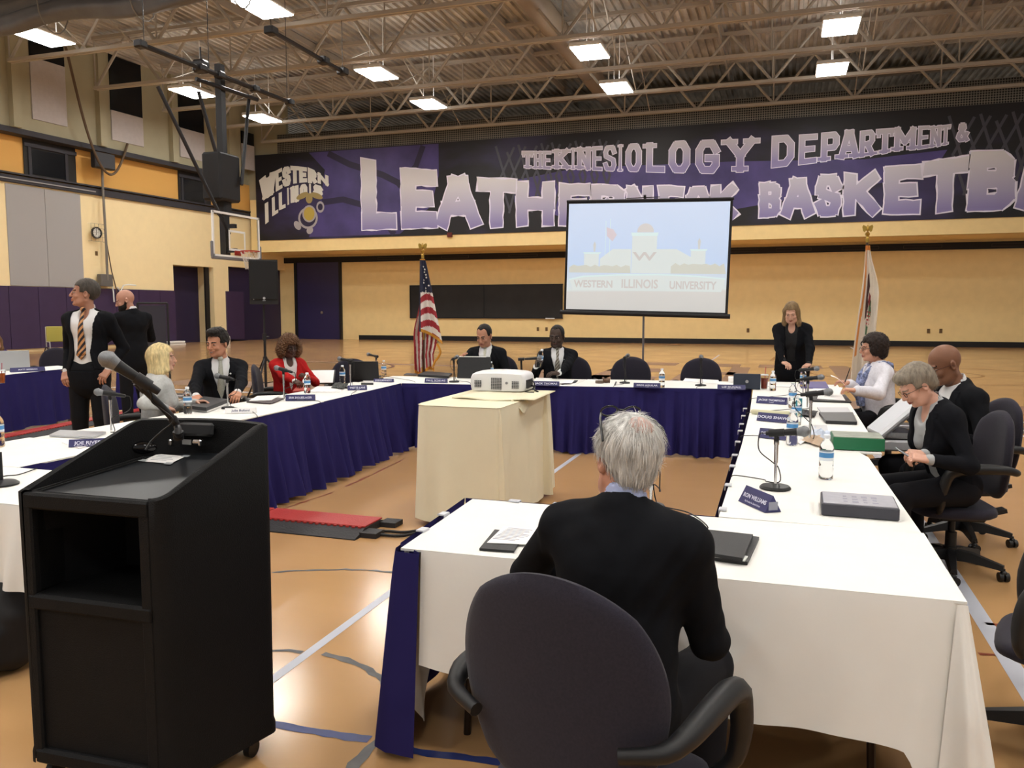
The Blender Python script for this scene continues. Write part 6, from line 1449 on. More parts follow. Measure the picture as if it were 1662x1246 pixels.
        if g['outfit'] in ('open', 'cardigan'): hw = np.clip(.03 + (lz - vz) * .09, .0, .085) * (lz > -.2) + np.clip(-(lz - .15), 0, .3) * .25
        else: hw = np.clip((lz - vz) * .26, -.05, .078)
        hw = hw * g['vw']
        vcut = np.maximum(np.abs(lx) - hw, ly + .0)           # inside the V when both negative (front side only)
        vcut = np.maximum(vcut, vz - .02 - lz); lap = (np.abs(np.abs(lx) - hw - .030) < .028) & (ly < 0) & (lz > vz) & (lz < .50)
        W.D -= (.005 * S * lap).astype(np.float32)
        W.D[...] = np.maximum(W.D, -(vcut * .8).astype(np.float32))
        # cloth folds
        fold = .0016 * np.sin(lz * 48 + 19 * lx + 5 * np.sin(ly * 22 + lx * 9)) * np.sin(lx * 38 + lz * 13) + .0010 * np.sin((lz * .6 + ly) * 80 + lx * 70); W.D += fold.astype(np.float32)
        V, Q = W.mesh(); np_mesh('jacket' if g['outfit'] in ('suit', 'open', 'closed') else 'cardigan' if g['outfit'] == 'cardigan' else 'blouse', V, Q, jm, t)
        if g['outfit'] == 'suit' and not fem:
            bb = MB(); yb = front_y(.13, fem, bulk, wr_) - .022
            for zb in (.11, .03): bb.ell(up((.0, yb, zb)), (.009, .004, .009), 10, 6, M=Matrix([list(r) for r in T]))
            bb.build('button', M_black, t)
    # trousers
    W = Field(np.minimum(lo, lo), np.array([hi[0], hi[1], P0[2] + .16]), .007); W.cone(P0 + V_(-.05, 0, .0), P0 + V_(.05, 0, .0), .115 * S * bulk, .115 * S * bulk, .03); W.cone(P0, P0 + T @ V_(0, 0, .10), .125 * S * bulk, .118 * S * bulk, .03, nb, 1.3)
    for hp_, kn, an in ((hipL, knL, anL), (hipR, knR, anR)): W.cone(hp_, kn, .098 * S, .072 * S, .03); W.cone(kn, an + V_(0, 0, .01), .070 * S, .056 * S, .02)
    V, Q = W.mesh(); np_mesh('trousers', V, Q, pm, t)
    # shoes
    for an in (anL, anR):
        W = Field(an - .3, an + .15, .007); c0 = an.copy(); c0[2] = .035; W.ell(c0 + V_(0, -.0, .012), V_(.042, .06, .045), .02); W.ell(c0 + V_(0, -.11, .0), V_(.046, .10, .036), .03); W.box(c0 + V_(0, -.08, -.028), V_(.042, .14, .010), .01)
        V, Q = W.mesh(); V[:, 2] = np.maximum(V[:, 2], .003); np_mesh('shoe', V, Q, mat('black_shoe', '#0e0e10', .3), t)
    # glasses
    if g['glasses']:
        gm = mat('glasses_' + g['glasses'], g['glasses'], .3); b = MB()
        if g['glasses_up'] if 'glasses_up' in g else False: off = (0, .045, .085)
        else: off = (0, 0, 0)
        def HH(x, y, z): return Vector(H(x + off[0], y + off[1], z + off[2]))
        for sx in (-1, 1):
            b.tube([HH(sx * .033 + .0215 * math.cos(a), -.103 + .004 * abs(math.cos(a)), .0 + .016 * math.sin(a)) for a in [2 * PI * i / 16 for i in range(16)]], .0018 * S, n=5, closed=True)
            b.tube([HH(sx * .054, -.100, .004), HH(sx * .078, -.06, .005), HH(sx * .084, .0, .002), HH(sx * .084, .018, -.012)], .0018 * S, n=5)
        b.tube([HH(-.012, -.104, .004), HH(0, -.106, .007), HH(.012, -.104, .004)], .0018 * S, n=5); b.build('glasses', gm, t)
    if g.get('pin'): p = up((.085, front_y(.40, fem, bulk, wr_) - .03, .395)); MB().ell(p, (.009, .005, .009), 10, 6).build('lapel_pin', M_white, t)
    info = dict(t=t, up=up, headc=headc, HT=HT, H=H, hL=hL, hR=hR, wrL=wrL, wrR=wrR, T=T, S=S, elL=elL, elR=elR, P0=P0)
    return info
def front_y(z, fem, bulk, wr_):
    """approximate front surface of the torso in the torso frame"""
    if z < .17: r = wr_ * bulk / 1.42
    elif z < .38: f = (z - .17) / .21; r = (.128 + .022 * f) * bulk ** .8 / 1.46 + .005
    else: f = (z - .38) / .15; r = .105 - .050 * min(1, f) ** 1.2
    return -r + .004
def strands(parent, V, Q, headc, HT, hs, m, st, fem, n_=0):
    """fine locks lying on the hair surface"""
    r = np.random.RandomState(5); n = {'white': 2600, 'bob': 900, 'long': 600, 'swept': 700, 'curly': 900}.get(st, 500)
    n = n_ or n
    A, B_, C_ = V[Q[:, 0]], V[Q[:, 1]], V[Q[:, 2]]; N = np.cross(B_ - A, C_ - A); L_ = np.linalg.norm(N, axis=1) + 1e-12; N /= L_[:, None]
    lc = (A - headc) @ HT / hs; ok = np.where((lc[:, 2] > -.16) & ((lc[:, 1] > -.06) | (lc[:, 2] > .06)) & ((lc[:, 0] ** 2 + lc[:, 1] ** 2) > .03 ** 2 * (lc[:, 2] < 0)))[0]
    if not len(ok): return
    pick = r.choice(ok, n); b = MB(); crown = headc + HT @ (np.array([0, .055, .115]) * hs)
    for f in pick:
        p, nn = A[f], N[f]
        if nn @ (p - headc) < 0: nn = -nn
        if st == 'curly':
            d = np.cross(nn, r.normal(size=3)); ln = .02
        else:
            d = p - crown; d = d - nn * (d @ nn); g_ = HT @ np.array([0, 0, -1.0]); d = nrmz(d) * .8 + nrmz(g_ - nn * (g_ @ nn)) * .6 + r.normal(size=3) * .12; ln = .045 if st in ('bob', 'long') else .030
        d = nrmz(d); w_ = np.cross(nn, d); q = []; lift = .001 + r.rand() * (.003 if st != 'white' else .0035); L2 = ln * hs * (.6 + .8 * r.rand()); wd = (.0011 if st != 'curly' else .002)
        for k in range(4):
            tt = k / 3; c = p + d * L2 * tt + nn * (lift * (1 + tt * (1.2 if st != 'curly' else 4)) - tt * tt * L2 * L2 * 4.5 * (0 if st == 'curly' else 1)) + w_ * (.003 * math.sin(tt * 5 + f) if st == 'curly' else 0); ww = wd * (1 - .75 * tt)
            q += [tuple(c - w_ * ww), tuple(c + w_ * ww)]
        b.add(q, [(0, 1, 3, 2), (2, 3, 5, 4), (4, 5, 7, 6)])
    o = b.build('strands', m, parent, smooth=0); tag(o, kind='stuff')
# ================================================================ the people in the photo
def wl(loc, face, p):
    d = Vector(p) - Vector((loc[0], loc[1], 0)); return tuple(Matrix.Rotation(-face, 3, 'Z') @ d)
def wd(face, d): return tuple(Matrix.Rotation(-face, 3, 'Z') @ Vector(d))
def tie_mat(name, c1, c2, scale=55, ang=.9):
    m = mat(name, c1, .5); N, L, b = nodes_of(m); tc = N.new('ShaderNodeTexCoord'); mp = N.new('ShaderNodeMapping'); mp.inputs['Rotation'].default_value = (0, ang, 0)
    L.new(tc.outputs['Object'], mp.inputs[0]); wv = N.new('ShaderNodeTexWave'); wv.inputs['Scale'].default_value = scale / 6.28; wv.bands_direction = 'Z'; wv.wave_profile = 'SIN'; wv.inputs['Distortion'].default_value = 0
    L.new(mp.outputs[0], wv.inputs['Vector']); cr = N.new('ShaderNodeValToRGB'); cr.color_ramp.interpolation = 'CONSTANT'; cr.color_ramp.elements[0].color = (*lin(c1), 1); cr.color_ramp.elements[1].color = (*lin(c2), 1); cr.color_ramp.elements[1].position = .5
    L.new(wv.outputs['Fac'], cr.inputs[0]); L.new(cr.outputs[0], b.inputs['Base Color']); return m
T_orange = tie_mat('orange_striped_tie', '#1d1820', '#c08a58', 46)
T_silver = mat('silver_tie', '#a6a69a', .35, noise=.12, nscale=80)
T_pale = mat('pale_tie', '#c4c2b0', .4, noise=.1, nscale=80)
T_stripe = tie_mat('brown_striped_tie', '#8f8b80', '#5a5248', 70)
SUIT = ('black_suit_cloth', '#131418')

def P_fg():
    loc, f = (-.40, 2.05), R_(168)
    p = person('person with white hair in a black suit, seated at the near table with back turned', loc, f,
        dict(s=1.0, lean=.17, hy=.80, hp=.02, hr=-.06, hk=.93, h=.0042, bulk=1.04, nk=.015, skin=('ruddy_skin', '#c08a72'), hair=('white', 'white', '#cdccc8'), glasses=None, shirt=('pale_blue_shirt', '#aab4d8'),
             la=((.16, -.34, .25), (.9, .3, -.35)), ra=((-.10, -.36, .25), (-.35, .4, -.7)), jacket=SUIT))
    # pink crown and the glasses pushed up on the head
    H, HT, S = p['H'], p['HT'], p['S']
    F = Field(p['headc'] - .2, p['headc'] + .2, .004); F.ell(H(0, .030, .052), np.array([.088, .098, .078]) * 1.02 * S, .0, HT); F.ell(H(0, .052, .128), np.array([.035, .042, .028]) * S, .0, HT, op='u')
    K = Field(p['headc'] - .2, p['headc'] + .2, .004); K.ell(H(0, .070, .096), np.array([.041, .046, .034]) * S, .01, HT)
    V, Q = K.mesh(); bc = np_mesh('bald_crown', V, Q, mat('pink_scalp', '#d0aca0', .5, noise=.1, nscale=60), p['t']); strands(bc, V, Q, p['headc'], HT, 1.0, MATS['hair_white'], 'white', False, 420)
    gm = mat('black_frames', '#141416', .35); b = MB()
    for sx in (-1, 1): b.tube([Vector(H(sx * .064, -.055, .128)), Vector(H(sx * .084, -.01, .118)), Vector(H(sx * .096, .030, .095)), Vector(H(sx * .099, .055, .060))], .0035, n=6)
    for sx in (-1, 1): b.tube([Vector(H(sx * .036 + .026 * math.cos(a), -.062 + .014 * math.sin(a), .135 + .016 * math.sin(a))) for a in [2 * PI * i / 14 for i in range(14)]], .003, n=5, closed=True)
    b.tube([Vector(H(-.012, -.062, .14)), Vector(H(.012, -.062, .14))], .003, n=5); b.build('glasses', gm, p['t'])
    return p
P_fg()

def seated_back():
    loc, f = (-3.67, 10.02), R_(8)
    hand = (-3.80, 9.46, .95)
    person('person in a dark suit and pale tie, looking down at a black tablet', loc, f, dict(s=1.07, lean=.02, hy=-.25, hp=.34, skin=('tan_skin', '#b07f66'), hair=('receding', 'black', '#14110f'), brow='#15100d', shirt=('white_shirt', '#d9d9da'),
           tie=T_pale, jacket=SUIT, ra=(wl(loc, f, hand), (-.8, .2, -.6), 'abs', wd(f, (.25, -.35, .9)), wd(f, (.9, -.3, -.1))), la=(wl(loc, f, (-3.28, 9.72, .80)), (.2, .3, -.9), 'abs'), hk=1.1, fingers=(.6, .7), bulk=1.1))
    t = empty('tablet', (-3.60, 9.36, .756), R_(9), 'black tablet held upright by the man in the pale tie', 'tablet')
    MB().box((0, 0, .135), (.42, .014, .27), bev=.006, M=Matrix.Rotation(-.22, 3, 'X')).build('tablet_case', M_bk, t).location = (0, 0.03, 0)
    MB().box((-.02, .052, .268), (.34, .006, .010)).build('pale_edge', M_paper, t, smooth=0)
    loc, f = (-2.71, 10.04), R_(14)
    hb = (-2.83, 9.62, .98)
    person('person in a black suit and striped tie, lifting a clear bottle at the back row', loc, f, dict(s=1.05, lean=.02, hy=-.28, hp=.12, skin=('dark_brown_skin', '#3a2a22'), hair=('receding', 'black', '#0e0c0b'), brow='#0c0908', lip='#4a2a26', shirt=('white_shirt', '#d9d9da'),
           tie=T_stripe, jacket=SUIT, pin=True, ra=(wl(loc, f, (-2.90, 9.70, .90)), (-.3, .1, -.9), 'abs', wd(f, (.35, -.25, .8)), wd(f, (.8, .45, -.2))), la=(wl(loc, f, (-2.57, 9.46, .80)), (.9, .3, -.3), 'abs', wd(f, (-.8, -.5, 0))), hk=1.09, fingers=(.5, 1.1), bulk=1.08))
    o = bottle((-2.835, 9.60, .90), 'clear water bottle held up by the man in the striped tie', 0, 1.15); o.rotation_euler = (R_(8), R_(14), 0)
seated_back()

def standing_woman():
    loc, f = (.13, 10.42), R_(-6)
    person('person with long dark blonde hair in black, standing and leaning over the corner table', loc, f, dict(sit=False, female=True, s=1.01, bulk=1.24, lean=.30, hp=.42, hy=-.05, skin=('fair_skin', '#c79a84'), hair=('long', 'dark_blonde', '#7d6648'), brow='#5a4632',
           jacket=('black_knit', '#0f1014'), shirt=('black_top', '#08080c'), outfit='open', la=(wl(loc, f, (.31, 9.78, .86)), (.7, .5, -.2), 'abs', wd(f, (-.5, -.8, -.3)), wd(f, (0, 0, -1))), ra=(wl(loc, f, (.06, 9.80, .87)), (-.8, .5, -.2), 'abs', wd(f, (.5, -.8, -.2)), wd(f, (0, 0, -1))), fingers=.7))
standing_woman()

def right_row():
    loc, f = (.92, 8.62), R_(-72)
    p = person('person with short dark hair, white jacket and scarf, holding a pen and page', loc, f, dict(female=True, s=1.0, hk=1.1, lean=.08, hp=.08, hy=-.10, skin=('fair_rosy_skin', '#c39078'), hair=('cap', 'dark_brown', '#231813'), brow='#2c1e16',
           glasses='#22252c', jacket=('white_linen_jacket', '#d5d4dc'), shirt=('white_top', '#d5d4dc'), outfit='blouse', bulk=1.34,
           la=(wl(loc, f, (.66, 8.10, .86)), (.3, .6, -.8), 'abs', wd(f, (-.95, .1, .1)), wd(f, (0, .1, -1))), ra=(wl(loc, f, (.62, 8.42, .90)), (-.4, .5, -.8), 'abs', wd(f, (-.95, -.2, .2)), wd(f, (0, .2, -1))), fingers=.7))
    up, S = p['up'], p['S']; sm = mat('patterned_scarf', '#7d86a8', .8, noise=.75, nscale=45); b = MB()
    ring = [up((.085 * math.cos(a), .02 + .075 * math.sin(a), .505 + .012 * math.cos(2 * a))) for a in [2 * PI * i / 20 for i in range(20)]]
    b.tube([Vector(q) for q in ring], .030, n=10, closed=True)
    for sx in (-1, 1): b.tube([Vector(up((sx * .06, -.06, .49))), Vector(up((sx * .055, -.125, .42))), Vector(up((sx * .03, -.165, .33))), Vector(up((sx * .025, -.175, .22))), Vector(up((sx * .02, -.165, .12)))], [.03, .033, .036, .036, .03], n=10)
    b.tube([Vector(up((.02, .09, .51))), Vector(up((.03, .13, .49))), Vector(up((.02, .15, .46)))], [.03, .03, .012], n=8)
    b.build('scarf', sm, p['t'])
    t = empty('pen', (.585, 8.38, .90), 0, 'black pen in the hand of the woman in white', 'pen'); MB().cyl((0, 0, 0), (.05, .05, .15), .005, .004, n=8).build('barrel', M_cable, t)
    o = MB().grid(lambda u, v: (-.14 * u + .02, -.09 + .18 * v, .10 * u + .02 * math.sin(u * 3)), 6, 6).build('paper', M_paper, smooth=80); o.location = (.575, 8.30, .875); solid(o, .001); tag(o, 'white page held up in the hand of the woman in white', 'paper')
    # grey haired woman
    loc, f = (1.00, 5.38), R_(-66)
    p = person('person with grey hair and glasses in a black jacket, head bowed over a phone', loc, f, dict(female=True, s=.98, lean=.32, hp=.62, hy=-.12, skin=('pale_rosy_skin', '#cf9f8a'), hair=('swept', 'grey', '#8a8072'), brow='#7d7468', glasses='#3b2a20',
           jacket=('black_jacket_cloth', '#121318'), shirt=('grey_top', '#a8aaac'), outfit='open', la=(wl(loc, f, (.80, 4.98, .77)), (.3, .6, -.7), 'abs', wd(f, (-.95, .1, .1)), wd(f, (0, .3, -.9))), ra=(wl(loc, f, (.80, 5.16, .77)), (-.4, .6, -.6), 'abs', wd(f, (-.9, -.3, .1)), wd(f, (0, .3, -.9))), fingers=1.0))
    t = empty('phone', (.70, 5.07, .775), R_(0), 'phone held in both hands by the grey haired woman', 'phone'); MB().box((0, 0, 0), (.14, .07, .009), bev=.003, M=Matrix.Rotation(.55, 3, 'Y')).build('phone_body', mat('silver_phone', '#8f959c', .25, metal=.5), t)
    # bald man
    loc, f = (1.21, 6.14), R_(-68)
    person('bald person with glasses in a black suit, head bowed, behind the grey haired woman', loc, f, dict(s=1.05, lean=.19, hp=.42, hy=-.05, skin=('brown_skin', '#7d5641'), hair=None, brow='#1c120d', glasses='#3a1512', lip='#6b3c34', shirt=('white_shirt', '#d9d9da'), jacket=SUIT, bulk=1.1,
           la=(wl(loc, f, (1.0, 5.72, .80)), (.3, .6, -.7), 'abs'), ra=(wl(loc, f, (.98, 6.3, .82)), (-.4, .6, -.6), 'abs'), fingers=.8))
right_row()

def left_row():
    loc, f = (-5.26, 6.72), R_(36)
    person('person with dark hair, black suit and silver tie, smiling aside at the left row', loc, f, dict(s=1.07, lean=.04, hy=-.62, hp=.14, skin=('fair_tan_skin', '#bb8468'), hair=('thick', 'dark_brown_hair', '#1f1a17'), brow='#1d1612', mouth=1, shirt=('white_shirt', '#d9d9da'), tie=T_silver, jacket=SUIT, pin=True,
           la=(wl(loc, f, (-4.80, 6.35, .82)), (.7, .3, -.6), 'abs'), ra=(wl(loc, f, (-5.0, 6.0, .72)), (-.8, .2, -.6), 'abs'), fingers=.8))
    loc, f = (-4.99, 5.50), R_(140)
    person('person with blonde bobbed hair in pale grey knit, seen from behind', loc, f, dict(female=True, s=.95, lean=.10, hy=-.15, hp=.0, bulk=1.12, skin=('fair_skin', '#c79a84'), hair=('bob', 'blonde', '#d6c392'), jacket=('pale_grey_knit', '#b4b5b3'), shirt=('pale_grey_top', '#a5a6a5'), outfit='cardigan',
           la=(wl(loc, f, (-4.80, 5.80, .80)), (.7, .5, -.5), 'abs'), ra=(wl(loc, f, (-4.80, 5.42, .80)), (-.7, .5, -.5), 'abs')))
    loc, f = (-5.30, 7.92), R_(52)
    p = person('person with curly brown hair in a red jacket, reading at the left row', loc, f, dict(female=True, s=.95, lean=.06, hp=.22, hy=.10, bulk=1.14, skin=('deep_brown_skin', '#4a3026'), hair=('curly', 'brown_curls', '#5c3f28'), brow='#140d0a', lip='#3f201d', glasses='#161616',
           jacket=('red_jacket_cloth', '#a81e1e'), shirt=('white_blouse', '#d8d2cf'), outfit='suit', la=(wl(loc, f, (-4.98, 7.80, .87)), (.7, .3, -.6), 'abs'), ra=(wl(loc, f, (-4.88, 7.50, .81)), (-.7, .3, -.6), 'abs'), fingers=.9))
    loc, f = (-11.05, 9.02), R_(70)
    person('person in purple with light brown hair, cut by the left edge of the photo', loc, f, dict(female=True, s=.86, lean=.1, hy=-.3, hp=.1, h=.008, skin=('fair_skin', '#c79a84'), hair=('long', 'light_brown', '#7b5b3d'), jacket=('purple_cloth', '#4b3568'), shirt=('purple_top', '#4b3568'), outfit='closed', la=((.1, -.40, .25), (.8, .4, -.3)), ra=((-.1, -.40, .25), (-.8, .4, -.3))))
left_row()

def standing_men():
    loc, f = (-6.47, 6.28), R_(16)
    person('standing person in a black suit with orange striped tie, looking left', loc, f, dict(sit=False, s=1.10, lean=-.03, hy=-1.12, hp=-.10, hr=0, skin=('fair_ruddy_skin', '#b07f68'), hair=('short', 'grey_brown', '#48423c'), brow='#3a332d', shirt=('white_shirt', '#d9d9da'), tie=T_orange, jacket=SUIT, outfit='open', vw=1.6, bulk=1.03,
           la=((.19, -.03, .0), (.4, .9, 0)), ra=((-.19, -.03, -.02), (-.4, .9, 0)), fingers=.6, pants=('black_suit_trousers', '#121317')))
    loc, f = (-8.12, 8.62), R_(-108)
    person('bald person with a full dark beard in a black suit, standing with head bowed', loc, f, dict(sit=False, s=1.09, lean=.03, hy=1.1, hp=.34, skin=('fair_pink_skin', '#b58672'), beard='full', hair=None, brow='#2c2019', jacket=SUIT, bulk=1.08, la=((.08, -.27, .22), (.8, .3, -.5)), ra=((-.10, -.27, .18), (-.8, .3, -.5)), fingers=.9, pants=('black_suit_trousers', '#121317')))
standing_men()
# ================================================================ lectern, flags, screen, loudspeaker, hoop
def lectern():
    m = mat('black_textured_lectern', '#0e0e0f', .65, spec=.22, bump=.35, bscale=260, noise=.1, nscale=12); md = mat('dark_desk_surface', '#1b1d20', .38, noise=.15, nscale=9)
    FL, FR, RR, RL = (-2.385, 1.985), (-1.805, 2.005), (-1.70, 2.43), (-2.26, 2.39)
    t = empty('lectern', (-2.04, 2.20, 0), 0, 'black moulded lectern standing in the foreground at left', 'lectern'); ox, oy = 2.04, -2.20
    def cr(p, q, r, ra, n=6):     # rounded corner at q between p and r
        q = Vector(q); a = (Vector(p) - q).normalized(); b = (Vector(r) - q).normalized(); s = q + a * ra; e = q + b * ra
        return [tuple((s * (1 - k) ** 2 + q * 2 * k * (1 - k) + e * k * k)) for k in [i / n for i in range(n + 1)]]
    # outline counter-clockwise seen from above, starting at the front left corner
    back = []
    for i in range(1, 12):
        k = i / 12; x = RR[0] + (RL[0] - RR[0]) * k; y = RR[1] + (RL[1] - RR[1]) * k + .075 * math.sin(PI * k); back.append((x, y))
    out = cr(RL, FL, FR, .03) + cr(FL, FR, RR, .05) + cr(FR, RR, back[0], .035) + back + cr(back[-1], RL, FL, .035)
    out = [(x + ox, y + oy) for x, y in out]
    def topz(y): return 1.005 + smoothstep(-.215, .26, y) * 0 + (1.195 - 1.005) * min(1, max(0, (y + .20) / .40))
    nf = 14  # first points belong to the front corners
    zb = .075; n = len(out)
    def inset(p, d):
        c = Vector((0, 0)); v = Vector(p) - c; return tuple(Vector(p) - v.normalized() * d)
    def scale_base(p, z):      # slight taper to the floor and a flared foot
        k = 1 - .015 * (1.0 - z) if z > .12 else 1.0; return (p[0] * k, p[1] * k)
    # side and back shell: all edges except the front one (between point 6 and 7)
    b = MB(); lv = [zb, .11, .13, .5, .9]; ring_idx = list(range(7, n)) + list(range(0, 7)); vs = []
    for z in lv: vs += [(*scale_base(out[i], z), z) for i in ring_idx]
    vs += [(*out[i], topz(out[i][1])) for i in ring_idx]
    vs += [(*inset(out[i], .012), topz(out[i][1]) + .008) for i in ring_idx]; vs += [(*inset(out[i], .032), topz(out[i][1]) + .004) for i in ring_idx]; vs += [(*inset(out[i], .036), topz(out[i][1]) - .03) for i in ring_idx]; vs += [(*inset(out[i], .036), .86) for i in ring_idx]
    R_n = 10; N = len(ring_idx)
    b.add(vs, [(r * N + i, r * N + i + 1, (r + 1) * N + i + 1, (r + 1) * N + i) for r in range(R_n - 1) for i in range(N - 1)])
    b.build('shell', m, t, smooth=50)
    # front frame with the open shelf and the recessed lower panel
    fl, fr = Vector((*out[6], 0)), Vector((*out[7], 0)); d = (fr - fl).normalized(); nn = Vector((-d.y, d.x, 0)); L_ = (fr - fl).length; M = Matrix((d, nn, Vector((0, 0, 1)))).transposed()
    def zpx(v): return aty(140, v, 2.0).z
    zc1, zc0, zp1 = .95, .665, .61
    def fb(u0, u1, z0, z1, d0, d1, mb, bev=0): c = fl + d * ((u0 + u1) / 2) + nn * ((d0 + d1) / 2) + Vector((0, 0, (z0 + z1) / 2)); mb.box(c, (u1 - u0, d1 - d0, z1 - z0), M=M, bev=bev)
    b = MB(); fb(-.0, .035, zb, 1.0, 0, .03, b, .006); fb(L_ - .045, L_, zb, 1.0, 0, .03, b, .006); fb(.0, L_, zc1, 1.005, -.002, .03, b, .008); fb(.0, L_, zp1, zc0, -.004, .03, b, .010); fb(0, L_, zb, .13, -.006, .03, b, .01)
    b.build('front_frame', m, t)
    b = MB(); fb(.03, L_ - .04, .12, zp1 + .01, .014, .026, b); b.build('lower_panel', m, t, smooth=0)
    b = MB(); fb(.02, L_ - .03, zc0 - .03, zc0 - .005, .02, .36, b); fb(.02, L_ - .03, zc0, zc1 + .02, .35, .36, b); fb(.012, .02, zc0, zc1, .02, .36, b); fb(L_ - .03, L_ - .022, zc0, zc1, .02, .36, b); fb(.02, L_ - .03, zc1, zc1 + .01, .03, .36, b)
    b.build('shelf', m, t, smooth=0)
    # sloping desk
    b = MB(); P = [inset(p, .034) for p in out]; b.add([(x, y, .995 + .26 * max(0, (y + .19)) * .72) for x, y in P], [tuple(range(len(P)))]); b.build('desk_surface', md, t, smooth=0)
    def dz(y): return .995 + .26 * max(0, (y + .19)) * .72
    b = MB(); b.tube([(-.30, -.18, dz(-.18) + .004), (-.155, .16, dz(.16) + .004)], .006, n=6); b.tube([(-.285, -.18, dz(-.18) + .003), (-.14, .16, dz(.16) + .003)], .004, n=6); b.tube([(-.30, -.182, dz(-.18) + .004), (.20, -.175, dz(-.18) + .004)], .006, n=6); b.build('desk_lip', m, t)
    # raised cushion and fittings on the inner back wall
    q = aty(303, 696, 2.43); b = MB(); b.box((q.x + ox, 2.432 + oy, q.z), (.225, .020, .050), bev=.009, M=Matrix.Rotation(.06, 3, 'Z') @ Matrix.Rotation(-.15, 3, 'X')); b.build('raised_pad', mat('matte_black_pad', '#1a1a1c', .5), t)
    for (u_, v_) in ((274, 716), (322, 717)):
        q = aty(u_, v_, 2.425); x, zz = q.x + ox, q.z; MB().box((x, .222, zz), (.044, .018, .018), bev=.006).box((x + .020, .214, zz), (.014, .022, .024), bev=.004).build('chrome_latch', M_chrome, t)
    q = aty(304, 717, 2.425); MB().box((q.x + ox, .222, q.z), (.038, .004, .018)).build('serial_label', mat('grey_label', '#8a8a88', .5), t, smooth=0)
    MB().cyl((.25, .10, .12), (.256, .10, .12), .022, n=14).build('cord_hole', M_black, t)
    for (x, y) in ((-.29, -.16), (.19, -.15), (.27, .16), (-.19, .13)):
        MB().cyl((x - .012, y, .032), (x + .012, y, .032), .032, n=16).box((x, y, .068), (.04, .04, .03)).build('caster', M_caster, t)
    # paper taped on the desk
    def dpt(u_, v_):
        z_ = 1.03
        for _ in range(30): q_ = at(u_, v_, z_); z_ = .5 * z_ + .5 * dz(q_.y - 2.2)
        return q_
    z = dz(.02); Mx = Matrix.Rotation(math.atan(.26 * .72), 3, 'X')
    o = MB().box((0, 0, 0), (.13, .075, .0012), M=Matrix.Rotation(-.05, 3, 'Z') @ Mx).build('paper', M_paper, smooth=0); q = dpt(266, 746); o.location = (q.x, q.y, dz(q.y - 2.2) + .004); tag(o, 'white page taped to the desk of the lectern', 'paper')
    bb = MB()
    for i in range(4): bb.box((-.006 * (i % 2), .022 - i * .014, .0012 + .0022 * (2 - i) * 1.0), (.09 - .02 * (i % 2), .0018, .0004), M=Mx)
    bb.build('print', M_ink, o, smooth=0)
    for x, y in ((-.068, -.028), (.066, .035), (.055, -.04)): MB().box((x, y, .001 + y * .19), (.03, .018, .0008), M=Mx).build('tape', mat('clear_tape', '#9fa3a6', .3), o, smooth=0)
    # small lamp head with its switch
    q = dpt(232, 740); u = empty('reading_lamp', (q.x, q.y, dz(q.y - 2.2) + .02), R_(25), 'glossy black reading lamp folded down on the lectern desk', 'lamp')
    MB().ell((0, 0, .014), (.058, .028, .026), 18, 10).box((-.02, 0, -.008), (.05, .02, .012), bev=.004).build('lamp_head', mat('glossy_black', '#0c0c0e', .12), u)
    MB().ell((.03, 0, .012), (.012, .012, .008), 12, 8).build('switch', M_chrome, u)
    # gooseneck microphone
    base = at(293, 722, 1.07); ball = Vector(_ray(175, 583)) * 2.50 + Vector((0, 0, EYE))
    g = empty('lectern_microphone', (base.x, base.y, dz(base.y - 2.2) + .012), 0, 'grey headed microphone on a black boom rising from the lectern', 'microphone'); B0 = Vector(g.location)
    D = lambda u_, v_, dep: Vector(_ray(u_, v_)) * dep + Vector((0, 0, EYE)) - B0
    pts = [Vector((0, 0, -.01)), D(290, 706, 2.68), D(287, 690, 2.67), D(276, 674, 2.65), D(255, 652, 2.62), D(228, 626, 2.59)]
    MB().tube(bez(pts), [.0125] * 7 + [.0115] * 24, n=12).cyl(D(290, 712, 2.69), D(289, 700, 2.68), .017, n=14).cyl(D(283, 684, 2.66), D(279, 678, 2.655), .015, n=14).build('boom', M_mic, g)
    d = (D(236, 622, 2.55) - D(175, 583, 2.5)).normalized(); b_, g_ = MB(), MB(); mic_shape(b_, g_, D(175, 583, 2.5), d, 1.03); b_.build('microphone_body', M_mic, g, smooth=40); g_.build('grille', M_grille, g, smooth=60)
    c0 = D(175, 583, 2.5) + d * .095; MB().cyl(c0, c0 + d * .05, .0195, n=14).cyl(c0 + d * .025, D(231, 629, 2.59), .011, n=10).cyl(D(222, 620, 2.58), D(236, 634, 2.6), .014, n=12).build('clip', M_mic, g)
    MB().tube(bez([D(175, 583, 2.5) + d * .175, D(240, 625, 2.56), D(246, 640, 2.57), D(247, 652, 2.6), D(262, 664, 2.62), D(281, 682, 2.64), D(262, 700, 2.63), D(245, 716, 2.62), D(236, 730, 2.60)]), .003, n=6).build('cable', M_cable, g)
lectern()

